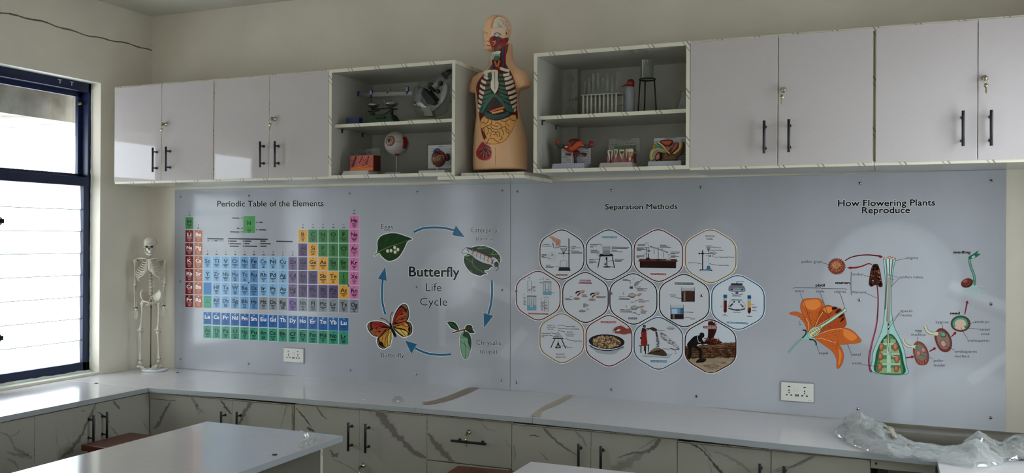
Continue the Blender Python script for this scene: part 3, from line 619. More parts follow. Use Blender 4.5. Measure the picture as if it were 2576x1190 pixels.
def ecol(e, c, r):
    if e in 'B Si Ge As Sb Te At'.split(): return 'dc9c2c'
    if e in 'Al Ga In Sn Tl Pb Bi Po'.split(): return '6a4f80'
    if e in 'Zn Cd Hg Cn'.split(): return '806a94' if e != 'Cn' else '8a6da8'
    if e in 'H C N O F P S Cl Se Br I'.split(): return '3f8a45'
    if e in 'Mt Ds Rg Nh Fl Mc Lv Ts Og'.split(): return '8a8f96'
    if c == 0: return '8e1414'
    if c == 1: return 'b9683a'
    if c == 17: return 'd377aa'
    if e == '*': return '2f82c0'
    if e == '+': return '3f9f83'
    return {6: '5f97c8', 7: '5088bf', 5: '6c9fcb'}.get(c, '7eaad0')
a = Art(440, 470, 2.533)
def cell(x0, x1, y, h, e, col, wt):
    tc = 'e8dede' if wt else '14161c'; w = x1-x0; cx = (x0+x1)/2; sk = w*.012
    a.rect(x0-2, y-2, x1+2, y+h+2, 'b9c2cc', sk, 1); a.rect(x0, y, x1, y+h, col, sk, 2)
    if e == '*': a.bars([(x0+16, x1-16, y+h*.47), (x0+8, x1-8, y+h*.57)], '1d5f98', 3); a.k = 2; return
    if e == '+': a.bars([(x0+18, x1-18, y+h*.42), (x0+10, x1-10, y+h*.55)], '14564a', 4); a.k = 2; return
    g = glyphs(e)[2]; W_ = min(w*.66, g*30/.7*.95); a.text(cx-W_/2, cx+W_/2, y+h*.52, h*.30, e, tc, .036, sk=W_*.012, l=4)
    nb = str(ORDER.index(e)+1); g = glyphs(nb)[2]; W_ = g*8/.7; a.text(cx-W_/2, cx+W_/2, y+h*.14, h*.085, nb, tc, .01, l=4)
    q = 3
    for i, (f, ww) in enumerate(((.64, .56), (.745, .36), (.86, .28))):
        ww = ww*(1+.25*math.sin(len(e)*3+x0*.7+y+i)); a.rect(cx-w*ww/2, y+h*f-2.2, cx+w*ww/2, y+h*f+2.2, ('c98f8f' if wt else '3a2f2a') if col in ('8e1414', 'b9683a', '3f8a45') else (tc if not wt else '1d4f8c'), ww*w*.012, q)
for r, row in enumerate(ROWS):
    for c, e in enumerate(row.split()):
        if e == '.': continue
        x0, x1 = CX[c]; f = (x0-66)/1080; y = (192+83*r)*(1-f)+(182+89.7*r)*f; h = 77+8*f; cell(x0, x1, y, h, e, ecol(e, c, r), c < 2 and e != 'H')
for r, (lst, col) in enumerate(((LAN, '1b6cb8'), (ACT, '37997a'))):
    for i, e in enumerate(lst):
        x0, x1 = CX[i+2]; f = (x0-182)/863; y = (798+86*r)*(1-f)+(835+86.5*r)*f; cell(x0, x1, y, 78+6*f, e, col if i not in (4, 5) or r else '1560ae', r == 0)
a.k = 6
a.build('periodic_table_print', bl)
a = Art(440, 470, 2.533)
a.rect(436, 187, 511, 294, '4a9a50'); a.ctext(473, 243, 27, 'H', '0d2a14', .02); a.ctext(474, 202, 8, '1', '0d2a14'); a.ctext(474, 265, 7, 'Hydrogen', '7a3a22', .02, .9); a.bars([(460, 486, 276), (468, 478, 288)], '0d2a14', 4)
for x0, x1, y, ax, s_ in ((364, 411, 199, 430, 1), (394, 411, 264, 430, 1), (352, 411, 287, 430, 1), (537, 560, 226, 520, -1), (537, 582, 274, 520, -1)):
    a.bars([(x0, x1, y)], '2b3038', 6); a.bars([(ax-13, ax, y) if s_ > 0 else (ax, ax+13, y)], '2b3038', 2.5); a.poly([(ax, y-4), (ax+6*s_, y), (ax, y+4)], '2b3038', False)
a.bars([(206, 310, 330), (338, 592, 330)], '22272e', 8); a.bars([(228, 246, 344)], '7f99b5', 7); a.bars([(252, 271, 344)], '15181c', 7); a.bars([(278, 310, 344)], '8b9097', 7); a.bars([(207, 218, 344)], 'b2504a', 7)
for i, (x, c, w) in enumerate(((338, '8e1414', 45), (338, 'c0604a', 72), (338, '9fb6c9', 58), (433, '1b5fa8', 42), (433, '37997a', 32), (433, '2b2440', 80), (533, 'c9a05a', 34), (533, '6fa06c', 67), (533, 'b58fa8', 40))):
    y = 346+(i % 3)*16; a.rect(x, y-4, x+8, y+4, c); a.bars([(x+11, x+11+w, y)], '2b3038', 7)
a.bars([(646, 750, 347)], '2b3038', 7); a.rect(638, 344, 641, 350, 'b8bec6')
grp = ['IA', 'IIA', 'IIIB', 'IVB', 'VB', 'VIB', 'VIIB', 'VIIIB', 'VIIIB', 'VIIIB', 'IB', 'IIB', 'IIIA', 'IVA', 'VA', 'VIA', 'VIIA', 'VIIIA']
for c, g in enumerate(grp):
    x = sum(CX[c])/2; f = (x-92)/1050; y = {0: 192, 1: 274, 17: 182}.get(c, 441+8*f if c < 12 else 273-2*f)
    if c == 11: y = 446
    a.ctext(x, y-26, 9, str(c+1), '30353c', .02); a.ctext(x, y-8, 8, g, '2a2f36', .04, .8)
a.build('legend_print', bl)
# ---- butterfly life cycle
BF = (880, 460, 2.38)
a = Art(*BF)
a.text(355, 656, 560, 60, 'Butterfly', '120c14', .03, 3, HALO); a.text(456, 549, 648, 48, 'Life', '22222a', -.012, 1, HALO); a.text(420, 585, 734, 48, 'Cycle', '22222a', -.012, 2, HALO)
for w in (('Eggs', 186, 259, 276, 29), ('Caterpillar', 722, 890, 296, 29), ('(larva)', 756, 856, 345, 27), ('Chrysalis', 757, 905, 970, 30), ('(pupa)', 780, 883, 1020, 27), ('Butterfly', 188, 325, 1046, 30)): a.text(w[1], w[2], w[3], w[4], w[0], '24252c', .004, 2, HALO)
a.build('lettering', bl)
a = Art(*BF); BLU = '2a6f96'
for pts, tip in (([(388, 292), (440, 272), (500, 267), (560, 270), (625, 284)], [(635, 254), (690, 326), (612, 314)]), ([(850, 590), (852, 650), (846, 720), (830, 785)], [(800, 778), (860, 796), (803, 868)]),
                 ([(600, 1027), (540, 1030), (460, 1020), (390, 990)], [(330, 944), (404, 965), (368, 1024)]), ([(211, 780), (196, 720), (193, 650), (197, 580)], [(212, 503), (222, 588), (167, 574)])):
    a.stroke(pts, 18, HALO); a.stroke(pts, 13, BLU); a.ell(*pts[0], 6.5, 6.5, BLU, n=10); a.stroke(tip, 5, HALO, False, True, l=a.k-3); a.poly(tip, BLU, False)
a.build('cycle_arrows', bl)
a = Art(*BF)
leaf = [(146, 438), (160, 420), (166, 395), (166, 352), (186, 320), (230, 304), (280, 303), (330, 318), (374, 336), (345, 352), (322, 400), (290, 446), (250, 466), (222, 464), (192, 440), (178, 420), (152, 434)]
a.stroke(leaf, 9, HALO, closed=True); a.poly(leaf, '1d4a20'); a.poly([(170, 414), (220, 392), (290, 366), (374, 336), (345, 352), (322, 400), (290, 446), (250, 466), (222, 464), (192, 440), (178, 420)], '2a4a16')
a.stroke([(148, 436), (172, 414), (230, 385), (300, 362), (372, 336)], (7, 2), '6b8a3a')
for p in ([(200, 400), (215, 350), (240, 315)], [(240, 382), (262, 345), (300, 320)], [(225, 392), (240, 420), (235, 455)], [(280, 368), (290, 400), (280, 440)]): a.stroke(p, 2, '3d6628')
for x, y in ((226, 408), (247, 406), (269, 388), (288, 400), (271, 415)): a.ell(x, y, 9, 11, 'b9b8a4'); a.ell(x-1, y-2, 6, 7, 'd6d4c2')
a.build('egg_leaf_print', bl)
C_ = (1110, 600, 10.82); a = Art(*C_)
lf = [(830, 255), (950, 215), (1100, 200), (1250, 225), (1420, 300), (1540, 400), (1600, 500), (1612, 600), (1560, 670), (1480, 720), (1330, 800), (1290, 850), (1190, 860), (1185, 910), (1250, 960), (1190, 975), (1110, 1000), (1080, 1018), (950, 990), (800, 920), (690, 790), (630, 670), (612, 560), (640, 460), (720, 420)]
a.stroke(lf, 40, HALO, closed=True); a.poly(lf, '1f4212'); a.poly([(830, 255), (950, 215), (1100, 200), (1250, 225), (1420, 300), (1540, 400), (1600, 500), (1612, 600), (1560, 665), (1400, 520), (1100, 380), (800, 280)], '14481e')
for p in ([(620, 520), (760, 590), (850, 660), (880, 740), (1000, 840), (1130, 910), (1200, 970)], [(930, 295), (1100, 270), (1290, 255)], [(1000, 270), (1120, 210)], [(1340, 440), (1440, 430), (1560, 430)], [(1360, 430), (1400, 390), (1420, 320)], [(840, 540), (860, 590), (850, 650)], [(1520, 560), (1610, 580)], [(740, 860), (800, 870), (850, 920)]): a.stroke(p, 14, '6f9a45')
a.poly([(650, 450), (720, 440), (800, 462), (720, 488), (640, 480)], '7fa35a')
body = [(560, 370), (620, 290), (710, 250), (860, 270), (1040, 320), (1200, 400), (1380, 490), (1490, 545), (1560, 640), (1560, 740), (1500, 775), (1420, 770), (1340, 710), (1250, 690), (1100, 640), (950, 560), (880, 500), (780, 430), (650, 410), (590, 400)]
a.stroke(body, 44, HALO, closed=True, l=1); a.stroke(body, 26, '16121a', closed=True); a.poly(body, 'bdbcc4')
a.poly([(720, 255), (860, 270), (1040, 320), (1200, 400), (1380, 490), (1340, 530), (1150, 440), (980, 370), (800, 320)], '2b2226')
for i in range(6):
    x = 830+i*102; y = 270+i*46; a.stroke([(x+24, y+20), (x+10, y+90), (x-4, y+150)], 48, '2a1f20'); a.stroke([(x+22, y+24), (x+8, y+90), (x-4, y+146)], 34, 'c9983e' if i else '8a6f5c'); a.stroke([(x+12, y+70), (x-2, y+140)], 20, 'dcd9d6')
    a.stroke([(x+52, y+60), (x+46, y+120), (x+24, y+200)], 12, '3a3436')
a.stroke([(700, 230), (715, 310), (760, 370)], 16, '1a1218'); a.stroke([(1410, 700), (1400, 620), (1450, 560)], 14, '231a20'); a.ell(1500, 705, 60, 75, '3a1418'); a.ell(1490, 735, 14, 12, 'b88a6a')
a.stroke([(1550, 770), (1545, 830), (1480, 880)], 14, '16121a'); a.build('caterpillar_print', bl)
a = Art(*BF)
for lf_ in ([(583, 832), (625, 834), (648, 862), (650, 884), (612, 872), (594, 852)], [(690, 872), (706, 850), (730, 856), (736, 880), (748, 898), (714, 898)]): a.stroke(lf_, 8, HALO, closed=True); a.poly(lf_, '1f4a26')
a.stroke([(584, 834), (620, 854), (650, 882)], 2, '6f9a55'); ch = [(685, 892), (706, 896), (722, 920), (728, 960), (720, 1010), (706, 1046), (688, 1052), (672, 1030), (662, 980), (660, 930), (672, 898)]
a.stroke(ch, 9, HALO, closed=True); a.poly(ch, '7fa687'); a.poly([(690, 892), (708, 896), (722, 920), (728, 960), (724, 992), (708, 960), (704, 930), (676, 916)], '2f5a3c'); a.stroke(ch, 2.5, '24382c', closed=True)
for p in ([(672, 905), (694, 908), (716, 906)], [(666, 925), (700, 928), (722, 922)], [(686, 950), (694, 1000), (690, 1048)], [(662, 950), (690, 970), (722, 1000)]): a.stroke(p, 2, '2a4634')
a.stroke([(612, 899), (650, 888), (690, 878), (736, 871)], 14, HALO, l=1); a.stroke([(612, 899), (650, 888), (690, 878), (736, 871)], 8, '6b3f22'); a.stroke([(684, 876), (686, 896)], 8, '5a3620'); a.build('chrysalis_print', bl)
B_ = (910, 760, 9.914); a = Art(*B_)
RW = [(760, 540), (790, 390), (840, 260), (930, 120), (1010, 55), (1080, 45), (1140, 100), (1175, 220), (1180, 340), (1150, 440), (1115, 480), (1190, 500), (1240, 560), (1262, 650), (1250, 760), (1200, 825), (1140, 840), (1090, 875), (1010, 860), (900, 780), (800, 680), (765, 600)]
LW = [(690, 600), (600, 540), (480, 490), (340, 478), (220, 495), (150, 550), (142, 640), (190, 740), (260, 820), (340, 860), (410, 870), (380, 930), (385, 1020), (430, 1110), (510, 1160), (590, 1150), (640, 1110), (690, 1105), (720, 1040), (745, 900), (750, 760), (740, 680)]
for w in (RW, LW): a.stroke(w, 44, HALO, closed=True); a.poly(w, '1f1311')
for pts, c in (([(1000, 80), (1080, 60), (1130, 130), (1160, 250), (1150, 400), (1130, 250), (1090, 150)], '8a6a48'), ([(1150, 495), (1210, 560), (1235, 660), (1215, 780), (1170, 815), (1215, 690), (1190, 580)], '8a6a55'), ([(165, 560), (210, 510), (205, 600), (250, 700), (350, 845), (260, 800), (180, 690)], '8a6a48'), ([(395, 920), (420, 980), (440, 1060), (510, 1110), (590, 1130), (510, 1145), (430, 1080), (395, 1000)], '8a6a50'),
               ([(780, 530), (800, 400), (860, 270), (950, 150), (1030, 150), (1070, 200), (1020, 270), (930, 340), (870, 420), (820, 530)], 'a82a20'), ([(660, 600), (560, 540), (420, 500), (290, 500), (245, 560), (260, 640), (330, 650), (420, 610), (540, 600), (640, 620)], 'b02c22'),
               ([(850, 500), (890, 380), (960, 320), (1080, 230), (1130, 310), (1130, 400), (1090, 480), (980, 500)], 'b5542a'), ([(690, 640), (600, 650), (430, 620), (275, 680), (300, 770), (380, 840), (440, 870), (530, 770), (640, 700)], 'b5542a'),
               ([(775, 570), (900, 545), (1060, 500), (1110, 520), (1040, 555), (920, 570), (800, 605)], 'c0602e'), ([(830, 620), (940, 590), (1110, 530), (1165, 610), (1155, 680), (1170, 760), (1080, 680), (960, 650)], 'c98a36'), ([(790, 620), (860, 660), (1000, 690), (1110, 730), (1150, 780), (1110, 860), (1040, 850), (900, 750)], 'cdae52'),
               ([(690, 700), (560, 780), (445, 890), (455, 980), (520, 1010), (560, 1100), (640, 1100), (650, 900)], 'c98a36'), ([(700, 680), (740, 720), (735, 900), (700, 1060), (655, 1095), (640, 900), (660, 780)], 'cdae52')): a.poly(pts, c)
for p in ([(760, 545), (850, 500), (960, 400), (1130, 350)], [(860, 490), (960, 430), (1120, 400)], [(820, 530), (960, 505), (1110, 485)], [(800, 610), (900, 590), (1060, 550)], [(840, 640), (1000, 660), (1170, 760)], [(800, 620), (900, 740), (1030, 840)], [(960, 680), (1040, 780), (1110, 850)], [(800, 530), (900, 300), (1010, 180)], [(1010, 570), (1060, 600), (1160, 610)],
          [(690, 610), (600, 640), (460, 650), (310, 780)], [(680, 640), (560, 720), (450, 860)], [(690, 700), (600, 780), (440, 880)], [(690, 720), (600, 880), (570, 1090)], [(700, 750), (640, 880), (655, 1090)], [(715, 700), (710, 900), (700, 1020)], [(640, 615), (460, 560), (280, 540)], [(530, 860), (500, 960), (470, 985)]): a.stroke(p, 12, '24120e')
for x, y, r in ((1000, 300, .5), (1010, 425, .4), (370, 650, .3), (440, 735, .4), (575, 715, .5), (1120, 195, 1), (215, 690, 1.2)): a.ell(x, y, 38, 16, '150c0c', -r)
a.stroke([(675, 525), (600, 450), (540, 420), (470, 400)], 12, K); a.stroke([(712, 505), (712, 400), (730, 310), (770, 255)], 12, K); a.ell(760, 258, 16, 9, K, -.5); a.ell(480, 403, 20, 9, K, .3)
a.poly([(690, 530), (715, 508), (740, 540), (770, 640), (820, 720), (858, 830), (850, 875), (815, 860), (770, 780), (730, 690), (695, 590)], '2a1518'); a.build('butterfly_print', bl)
# ---- separation methods
HX = (1280, 480, 2.479)
a = Art(*HX); a.text(602, 1050, 116, 33, 'Separation Methods', '0a0a0e', .034, -3, HALO); a.build('title_lettering', br)
def hexpts(x0, x1, y0, y1, d=0):
    x0 -= d; x1 += d; y0 -= d; y1 += d; cx = (x0+x1)/2; h = y1-y0; sk = (x1-x0)*.012
    V = [Vector(p) for p in ((cx, y0-h*.035), (x1, y0+h*.235+sk), (x1, y1-h*.235+sk), (cx, y1+h*.035), (x0, y1-h*.235-sk), (x0, y0+h*.235-sk))]; out = []
    for i in range(6):
        p, a_, b_ = V[i], V[i-1], V[(i+1) % 6]; r = .30; A, B = p+(a_-p)*r, p+(b_-p)*r
        for k in range(7): t = k/6; out.append(tuple(A*(1-t)**2+p*2*t*(1-t)+B*t*t))
    return out
class Hex(Art):
    def __init__(s, name, box, ring, T=None, fill='bebfc4'):
        Art.__init__(s, *HX); s.nm = name; s.poly(hexpts(*box, 7), HALO, False); s.poly(hexpts(*box, 3), ring, False); s.poly(hexpts(*box, -3.5), fill, False)
        if T: s.o = T
    def tab(s, x0, x1, y0, y1, body, col, tc='e3b9b9', sk=None):
        sk = (x1-x0)*.015 if sk is None else sk
        s.rect(x0-6, y0-6, x1+6, y1+6, HALO, sk); s.rect(x0, y0, x1, y1, col, sk); h = (y1-y0); s.text(x0+h*.25, x1-h*.25, y1-h*.22, h*.56, body, tc, .02, sk); return s
    def cap(s, lst, m='262b30', h=5): return s.bars(lst, m, h)
    def arrow(s, pts, w=5, m='15171b', hd=16):
        s.stroke(pts, w, m); p, q = Vector((*pts[-1], 0)), Vector((*pts[-2], 0)); d = (p-q).normalized(); nn = Vector((-d.y, d.x, 0)); s.poly([tuple((p+d*hd)[:2]), tuple((p+nn*hd*.5)[:2]), tuple((p-nn*hd*.5)[:2])], m, False); return s
    def done(s): return s.build(s.nm, br)
H1 = (1350, 570, 8.5)
h = Hex('filtration_print', (194, 469, 242, 553), '4f0d14', H1); h.tab(405, 662, 1010, 1050, 'FILTRATION', '6b1518')
h.poly([(270, 228), (320, 205), (420, 250), (500, 290), (505, 400), (480, 420), (460, 380), (440, 425), (405, 415), (400, 350), (340, 300), (310, 255)], 'b98a70'); h.stroke([(420, 300), (440, 350), (430, 410)], 6, '8a5f4c'); h.stroke([(460, 300), (475, 350), (470, 405)], 6, '8a5f4c')
h.stroke([(345, 330), (355, 380), (370, 455), (440, 445), (530, 425), (640, 432)], 12, '33404a'); h.stroke([(470, 290), (510, 290), (500, 400)], 5, '5f666c')
h.rect(680, 255, 700, 880, '2a2c30'); h.poly([(485, 868), (705, 872), (725, 950), (458, 946)], '1d1f22', False); h.poly([(505, 455), (650, 455), (585, 560), (570, 560)], '9a9fa4', False); h.stroke([(505, 455), (570, 560)], 9, '24262a', False); h.stroke([(650, 455), (590, 560)], 9, '24262a', False); h.stroke([(575, 560), (577, 655)], 8, '3f4448')
h.stroke([(465, 570), (715, 572)], 14, '1c1e21', False); h.ell(573, 570, 26, 18, '1c1e21'); h.stroke([(510, 730), (505, 870), (640, 870), (648, 730)], 7, '55595e', False); h.ell(574, 728, 70, 16, '8f9499'); h.ell(574, 729, 60, 11, 'b9bbc0'); h.poly([(510, 870), (635, 870), (630, 905), (515, 905)], '2f3f52', False)
h.ell(330, 640, 90, 98, 'a9abb0'); h.ell(330, 640, 84, 92, 'b8b9be'); h.rect(318, 585, 345, 630, '6f8290'); h.stroke([(255, 610), (330, 628), (405, 605)], 4, '8b9096')
h.cap([(135, 275, 382), (115, 310, 418), (110, 215, 598), (105, 215, 622), (105, 165, 640), (105, 215, 664), (195, 295, 826), (195, 380, 853), (195, 355, 874), (745, 845, 424), (745, 945, 453), (745, 815, 475), (740, 910, 522), (740, 975, 549), (740, 970, 573)], h=11)
h.stroke([(310, 418), (335, 400), (345, 360)], 6, '2a2c30'); h.arrow([(215, 655), (250, 680), (285, 682)], 6); h.arrow([(400, 848), (450, 858), (500, 872)], 6); h.stroke([(640, 436), (740, 442)], 5, '2a2c30'); h.arrow([(740, 512), (640, 510)], 5); h.done()
h = Hex('evaporation_print', (482, 768, 242, 557), '14335c', H1); h.tab(1390, 1722, 203, 246, 'EVAPORATION', '2f6a92', 'c4dbe8')
h.poly([(1360, 585), (1610, 580), (1650, 635), (1325, 640)], '26282c', False); h.stroke([(1360, 640), (1308, 880)], 20, '2b2d31', False); h.stroke([(1615, 640), (1665, 885)], 20, '2b2d31', False); h.rect(1490, 650, 1512, 850, '1c1f22'); h.rect(1478, 655, 1506, 715, '1c1f22'); h.ell(1505, 862, 90, 16, '1c1f22'); h.ell(1465, 805, 18, 22, '16181b'); h.stroke([(1500, 860), (1660, 868)], 12, '2b2d31', False)
h.poly([(1410, 420), (1570, 420), (1565, 600), (1420, 602)], '9da2a8', False); h.poly([(1415, 510), (1568, 512), (1564, 600), (1422, 602)], '868c94', False); h.stroke([(1410, 420), (1420, 602), (1565, 600), (1570, 420)], 5, '5d6268', False); h.ell(1490, 420, 80, 12, 'b4b6ba'); h.stroke([(1415, 436), (1568, 440)], 4, '5d6268', False)
h.cap([(1140, 1330, 384), (1140, 1295, 413), (1140, 1210, 436), (1155, 1300, 508), (1155, 1335, 535), (1155, 1350, 558), (1605, 1975, 438), (1605, 1945, 466), (1600, 1712, 507), (1600, 1840, 537), (1120, 1215, 706), (1120, 1250, 734), (1120, 1285, 757), (1118, 1205, 778), (1665, 1870, 698), (1665, 1835, 725), (1665, 1810, 746)], h=12)
h.stroke([(1330, 384), (1345, 360), (1365, 380), (1380, 405), (1405, 365)], 7, '2a2c30'); h.stroke([(1290, 575), (1310, 615), (1350, 590)], 6, '2a2c30'); h.arrow([(1225, 706), (1330, 706)], 6); h.arrow([(1650, 716), (1600, 725), (1545, 742)], 7); h.done()
H2 = (1590, 570, 8.207)
h = Hex('distillation_print', (781, 1085, 241, 567), '741317', H2); h.tab(378, 708, 960, 1002, 'DISTILLATION', '9c2f2f')
h.poly([(155, 665), (915, 670), (945, 722), (125, 716)], '6e3124', False); h.poly([(160, 716), (912, 722), (908, 860), (160, 850)], '351410', False); h.stroke([(125, 718), (945, 724)], 7, '2a0e0a', False)
h.stroke([(292, 420), (292, 690)], 10, '33373b', False); h.stroke([(541, 425), (541, 690)], 11, '44484c', False); h.rect(490, 672, 595, 705, '26282b'); h.rect(278, 675, 378, 698, '202326'); h.stroke([(375, 412), (560, 470), (740, 535)], 24, '4a525a'); h.stroke([(400, 420), (560, 470), (710, 522)], 10, 'a3abb2')
h.stroke([(450, 460), (455, 520), (460, 570)], 9, '3d4246'); h.stroke([(655, 530), (645, 580), (655, 635)], 9, '3d4246'); h.ell(345, 495, 34, 34, '9fb2bf'); h.ell(345, 505, 27, 20, '3f6f8c'); h.rect(333, 550, 350, 650, '2b2f33'); h.ell(330, 655, 40, 14, '1c1f22'); h.stroke([(343, 375), (343, 465)], 9, '6a7076', False)
h.poly([(738, 560), (778, 560), (798, 690), (710, 690)], 'b5b9be', False); h.rect(705, 678, 802, 698, '7b8b93'); h.ell(620, 464, 12, 10, '3a3f44')
h.cap([(115, 275, 368), (115, 270, 390), (95, 360, 434), (95, 250, 457), (95, 315, 472), (95, 190, 492), (90, 255, 598), (90, 255, 620), (90, 155, 637), (575, 705, 384), (575, 750, 405), (575, 800, 425), (797, 990, 524), (797, 965, 549), (797, 885, 563), (800, 910, 596), (800, 968, 619), (800, 885, 637)], h=11)
h.stroke([(265, 350), (300, 340), (340, 340)], 6, '22262a'); h.arrow([(235, 580), (265, 565), (300, 566)], 6); h.arrow([(795, 570), (765, 580)], 6); h.arrow([(800, 640), (775, 662)], 6); h.done()
h = Hex('separating_funnel_print', (1100, 1417, 242, 575), '94762e', H2); h.ctext(1610, 212, 30, 'SEPARATING', '6e5216', .05, .8, halo=HALO); h.ctext(1605, 270, 30, 'FUNNEL', '6e5216', .05, .85, halo=HALO)
h.poly([(1515, 395), (1640, 395), (1590, 520), (1570, 520)], 'a9adb0', False); h.poly([(1530, 415), (1632, 415), (1612, 460), (1548, 460)], 'a58a7c', False); h.poly([(1548, 460), (1612, 460), (1586, 525), (1573, 525)], '3d8aa0', False); h.stroke([(1510, 395), (1645, 392)], 7, '6b7075', False); h.stroke([(1580, 520), (1580, 760)], 8, '8b9094', False)
h.rect(1445, 490, 1468, 890, '3c4044'); h.stroke([(1380, 556), (1700, 560)], 13, '16181b', False); h.ell(1390, 556, 20, 16, '121417'); h.ell(1456, 556, 34, 17, '121417'); h.stroke([(1525, 606), (1600, 607)], 7, '3a3d41', False); h.ell(1612, 608, 14, 18, '5a2420')
h.poly([(1560, 735), (1598, 735), (1600, 800), (1630, 888), (1530, 888), (1558, 800)], 'b0bcc2', False); h.poly([(1556, 808), (1604, 808), (1632, 888), (1530, 888)], '2a7f9c', False); h.stroke([(1400, 892), (1655, 900)], 14, '16181b', False); h.ell(1412, 896, 18, 13, '121417'); h.ell(1640, 902, 18, 13, '121417')
for t_ in (('Oil', 1775, 1828, 448), ('Water', 1785, 1885, 500), ('Separating Funnel', 1800, 2105, 638), ('Stand', 1160, 1258, 755), ('Conical Flask', 1768, 1998, 808)): h.text(t_[1], t_[2], t_[3], 22, t_[0], '2d3d42', .03)
for p in ([(1770, 436), (1700, 424), (1650, 424)], [(1780, 490), (1630, 490)], [(1780, 628), (1680, 625), (1665, 590), (1740, 555), (1710, 528), (1660, 528), (1615, 535)], [(1278, 745), (1340, 750), (1420, 772)], [(1755, 798), (1690, 785), (1610, 768)]): h.arrow(p, 7)
h.done()
H3 = (1290, 675, 8.5)
h = Hex('chromatography_print', (46, 320, 500, 808), '83191b', H3); h.tab(330, 758, 948, 985, 'CHROMATOGRAPHY', '8d2a2a', sk=10)
def frame(x0, y0, x1, y1, w=7): h.stroke([(x0, y0), (x1, y0), (x1, y1), (x0, y1)], w, '2a2d31', False, True)
frame(320, 268, 398, 515); h.stroke([(320, 466), (398, 466)], 6, '2a2d31', False); h.stroke([(352, 200), (352, 262)], 4, '2a2d31', False); h.ell(352, 464, 16, 10, '15171a'); h.stroke([(360, 462), (400, 432), (485, 418)], 5, '2a2d31')
for x0, y0, x1, y1, yw, fx0, fy0, fx1, fy1 in ((642, 290, 828, 570, 488, 700, 310, 768, 502), (305, 592, 505, 900, 790, 368, 618, 438, 830)):
    h.rect(x0, y0, x1, y1, '9aa2a9'); h.rect(x0+24, y0, x1-24, y1-10, 'adb2b7'); h.rect(x0, yw, x1, y1, '6c9cb8'); h.stroke([(x0, y1-6), (x1, y1-6)], 10, '57879f', False); h.stroke([(x0, y0), (x1, y0+4)], 15, '15171a', False); h.rect(fx0, fy0, fx1, fy1, 'b6bac0'); frame(fx0, fy0, fx1, fy1); h.stroke([(fx0, fy1-42), (fx1, fy1-42)], 5, '2a2d31', False)
for y in (662, 718, 758): h.ell(402, y, 11, 11, '3a3e43')
h.ell(732, 462, 14, 8, '15171a'); frame(676, 668, 755, 920); h.stroke([(676, 868), (755, 870)], 6, '2a2d31', False); h.stroke([(700, 668), (706, 640)], 4, '2a2d31', False)
for x, y in ((714, 724), (712, 788), (710, 846)): h.ell(x, y, 14, 9, '3a3e43'); h.stroke([(676, y+22), (706, y)], 5, '2a2d31', False)
h.cap([(328, 372, 196), (230, 258, 238), (420, 482, 390), (410, 486, 416), (425, 486, 466), (445, 475, 494), (630, 668, 208), (636, 662, 232), (710, 778, 232), (575, 605, 242), (570, 630, 303), (625, 640, 335), (815, 890, 524), (222, 250, 562), (228, 272, 628), (226, 270, 656), (242, 265, 683), (228, 276, 708), (228, 272, 732), (228, 276, 758), (226, 280, 782), (660, 782, 618), (586, 616, 650), (592, 665, 720), (600, 662, 748), (603, 655, 775), (592, 660, 800), (588, 668, 824), (596, 655, 850), (606, 650, 876), (616, 642, 902)], h=9); h.done()
h = Hex('magnetic_separation_print', (336, 620, 508, 823), '4a1130', H3); h.tab(1428, 1668, 240, 282, 'MAGNETIC', '7c2452', 'dcb3c8'); h.tab(1408, 1694, 296, 338, 'SEPARATION', '7c2452', 'dcb3c8')
for dx, dy in ((0, 0), (315, 38)):
    h.poly([(1420+dx, 480+dy), (1500+dx, 466+dy), (1535+dx, 470+dy), (1530+dx, 505+dy), (1470+dx, 530+dy), (1440+dx, 525+dy)], 'b0968a'); h.stroke([(1342+dx, 542+dy), (1375+dx, 505+dy), (1430+dx, 500+dy)], 30, '16244f'); h.stroke([(1380+dx, 588+dy), (1410+dx, 555+dy), (1440+dx, 535+dy)], 30, '9a2a22'); h.stroke([(1440+dx, 535+dy), (1490+dx, 525+dy), (1530+dx, 505+dy)], 14, 'a8543c')
for cx, cy in ((1366, 650), (1696, 672), (1485, 915)):
    h.ell(cx, cy-6, 78, 32, 'b2b3b8'); h.ell(cx, cy+2, 74, 24, '8c8074'); h.poly([(cx-65, cy-2), (cx-15, cy-30), (cx+40, cy-14), (cx+65, cy), (cx, cy+8)], '9a8a76')
h.cap([(1122, 1220, 640), (1122, 1275, 668), (1478, 1575, 565), (1478, 1580, 590), (1478, 1605, 610), (1785, 1998, 600), (1785, 1970, 626), (1505, 1572, 760), (1505, 1625, 785), (1505, 1605, 805), (1505, 1555, 826)], h=11); h.arrow([(1218, 625), (1240, 605), (1265, 612)], 7); h.arrow([(1590, 845), (1612, 875), (1580, 890)], 7); h.done()
H4 = (1530, 680, 6.44)
h = Hex('sieving_print', (630, 924, 515, 834), '1c1230', H4); h.tab(324, 474, 762, 796, 'SIEVING', '2b1f44', 'b9add0')
for t_, x, y in (('1', 405, 160), ('2', 247, 388), ('3', 292, 600)): h.ctext(x, y, 30, t_, '3a3d42', .03)
h.ell(462, 215, 54, 26, '6c7074', -.7); h.ell(462, 215, 46, 20, '8a8e92', -.7); h.stroke([(500, 185), (568, 148)], 10, '5a5d60', False); h.rect(348, 240, 400, 296, 'b4b5b8'); h.rect(348, 262, 400, 298, '6b4a38')
for cx, cy in ((386, 408), (422, 606)): h.ell(cx, cy, 58, 36, '5c6064'); h.ell(cx, cy-5, 50, 24, 'a0a3a6'); h.stroke([(cx+55, cy-4), (cx+86, cy-8)], 11, '53565a', False); h.poly([(cx+78, cy-12), (cx+120, cy-34), (cx+164, cy-30), (cx+150, cy-12), (cx+120, cy+12), (cx+86, cy+6)], 'b58a74')
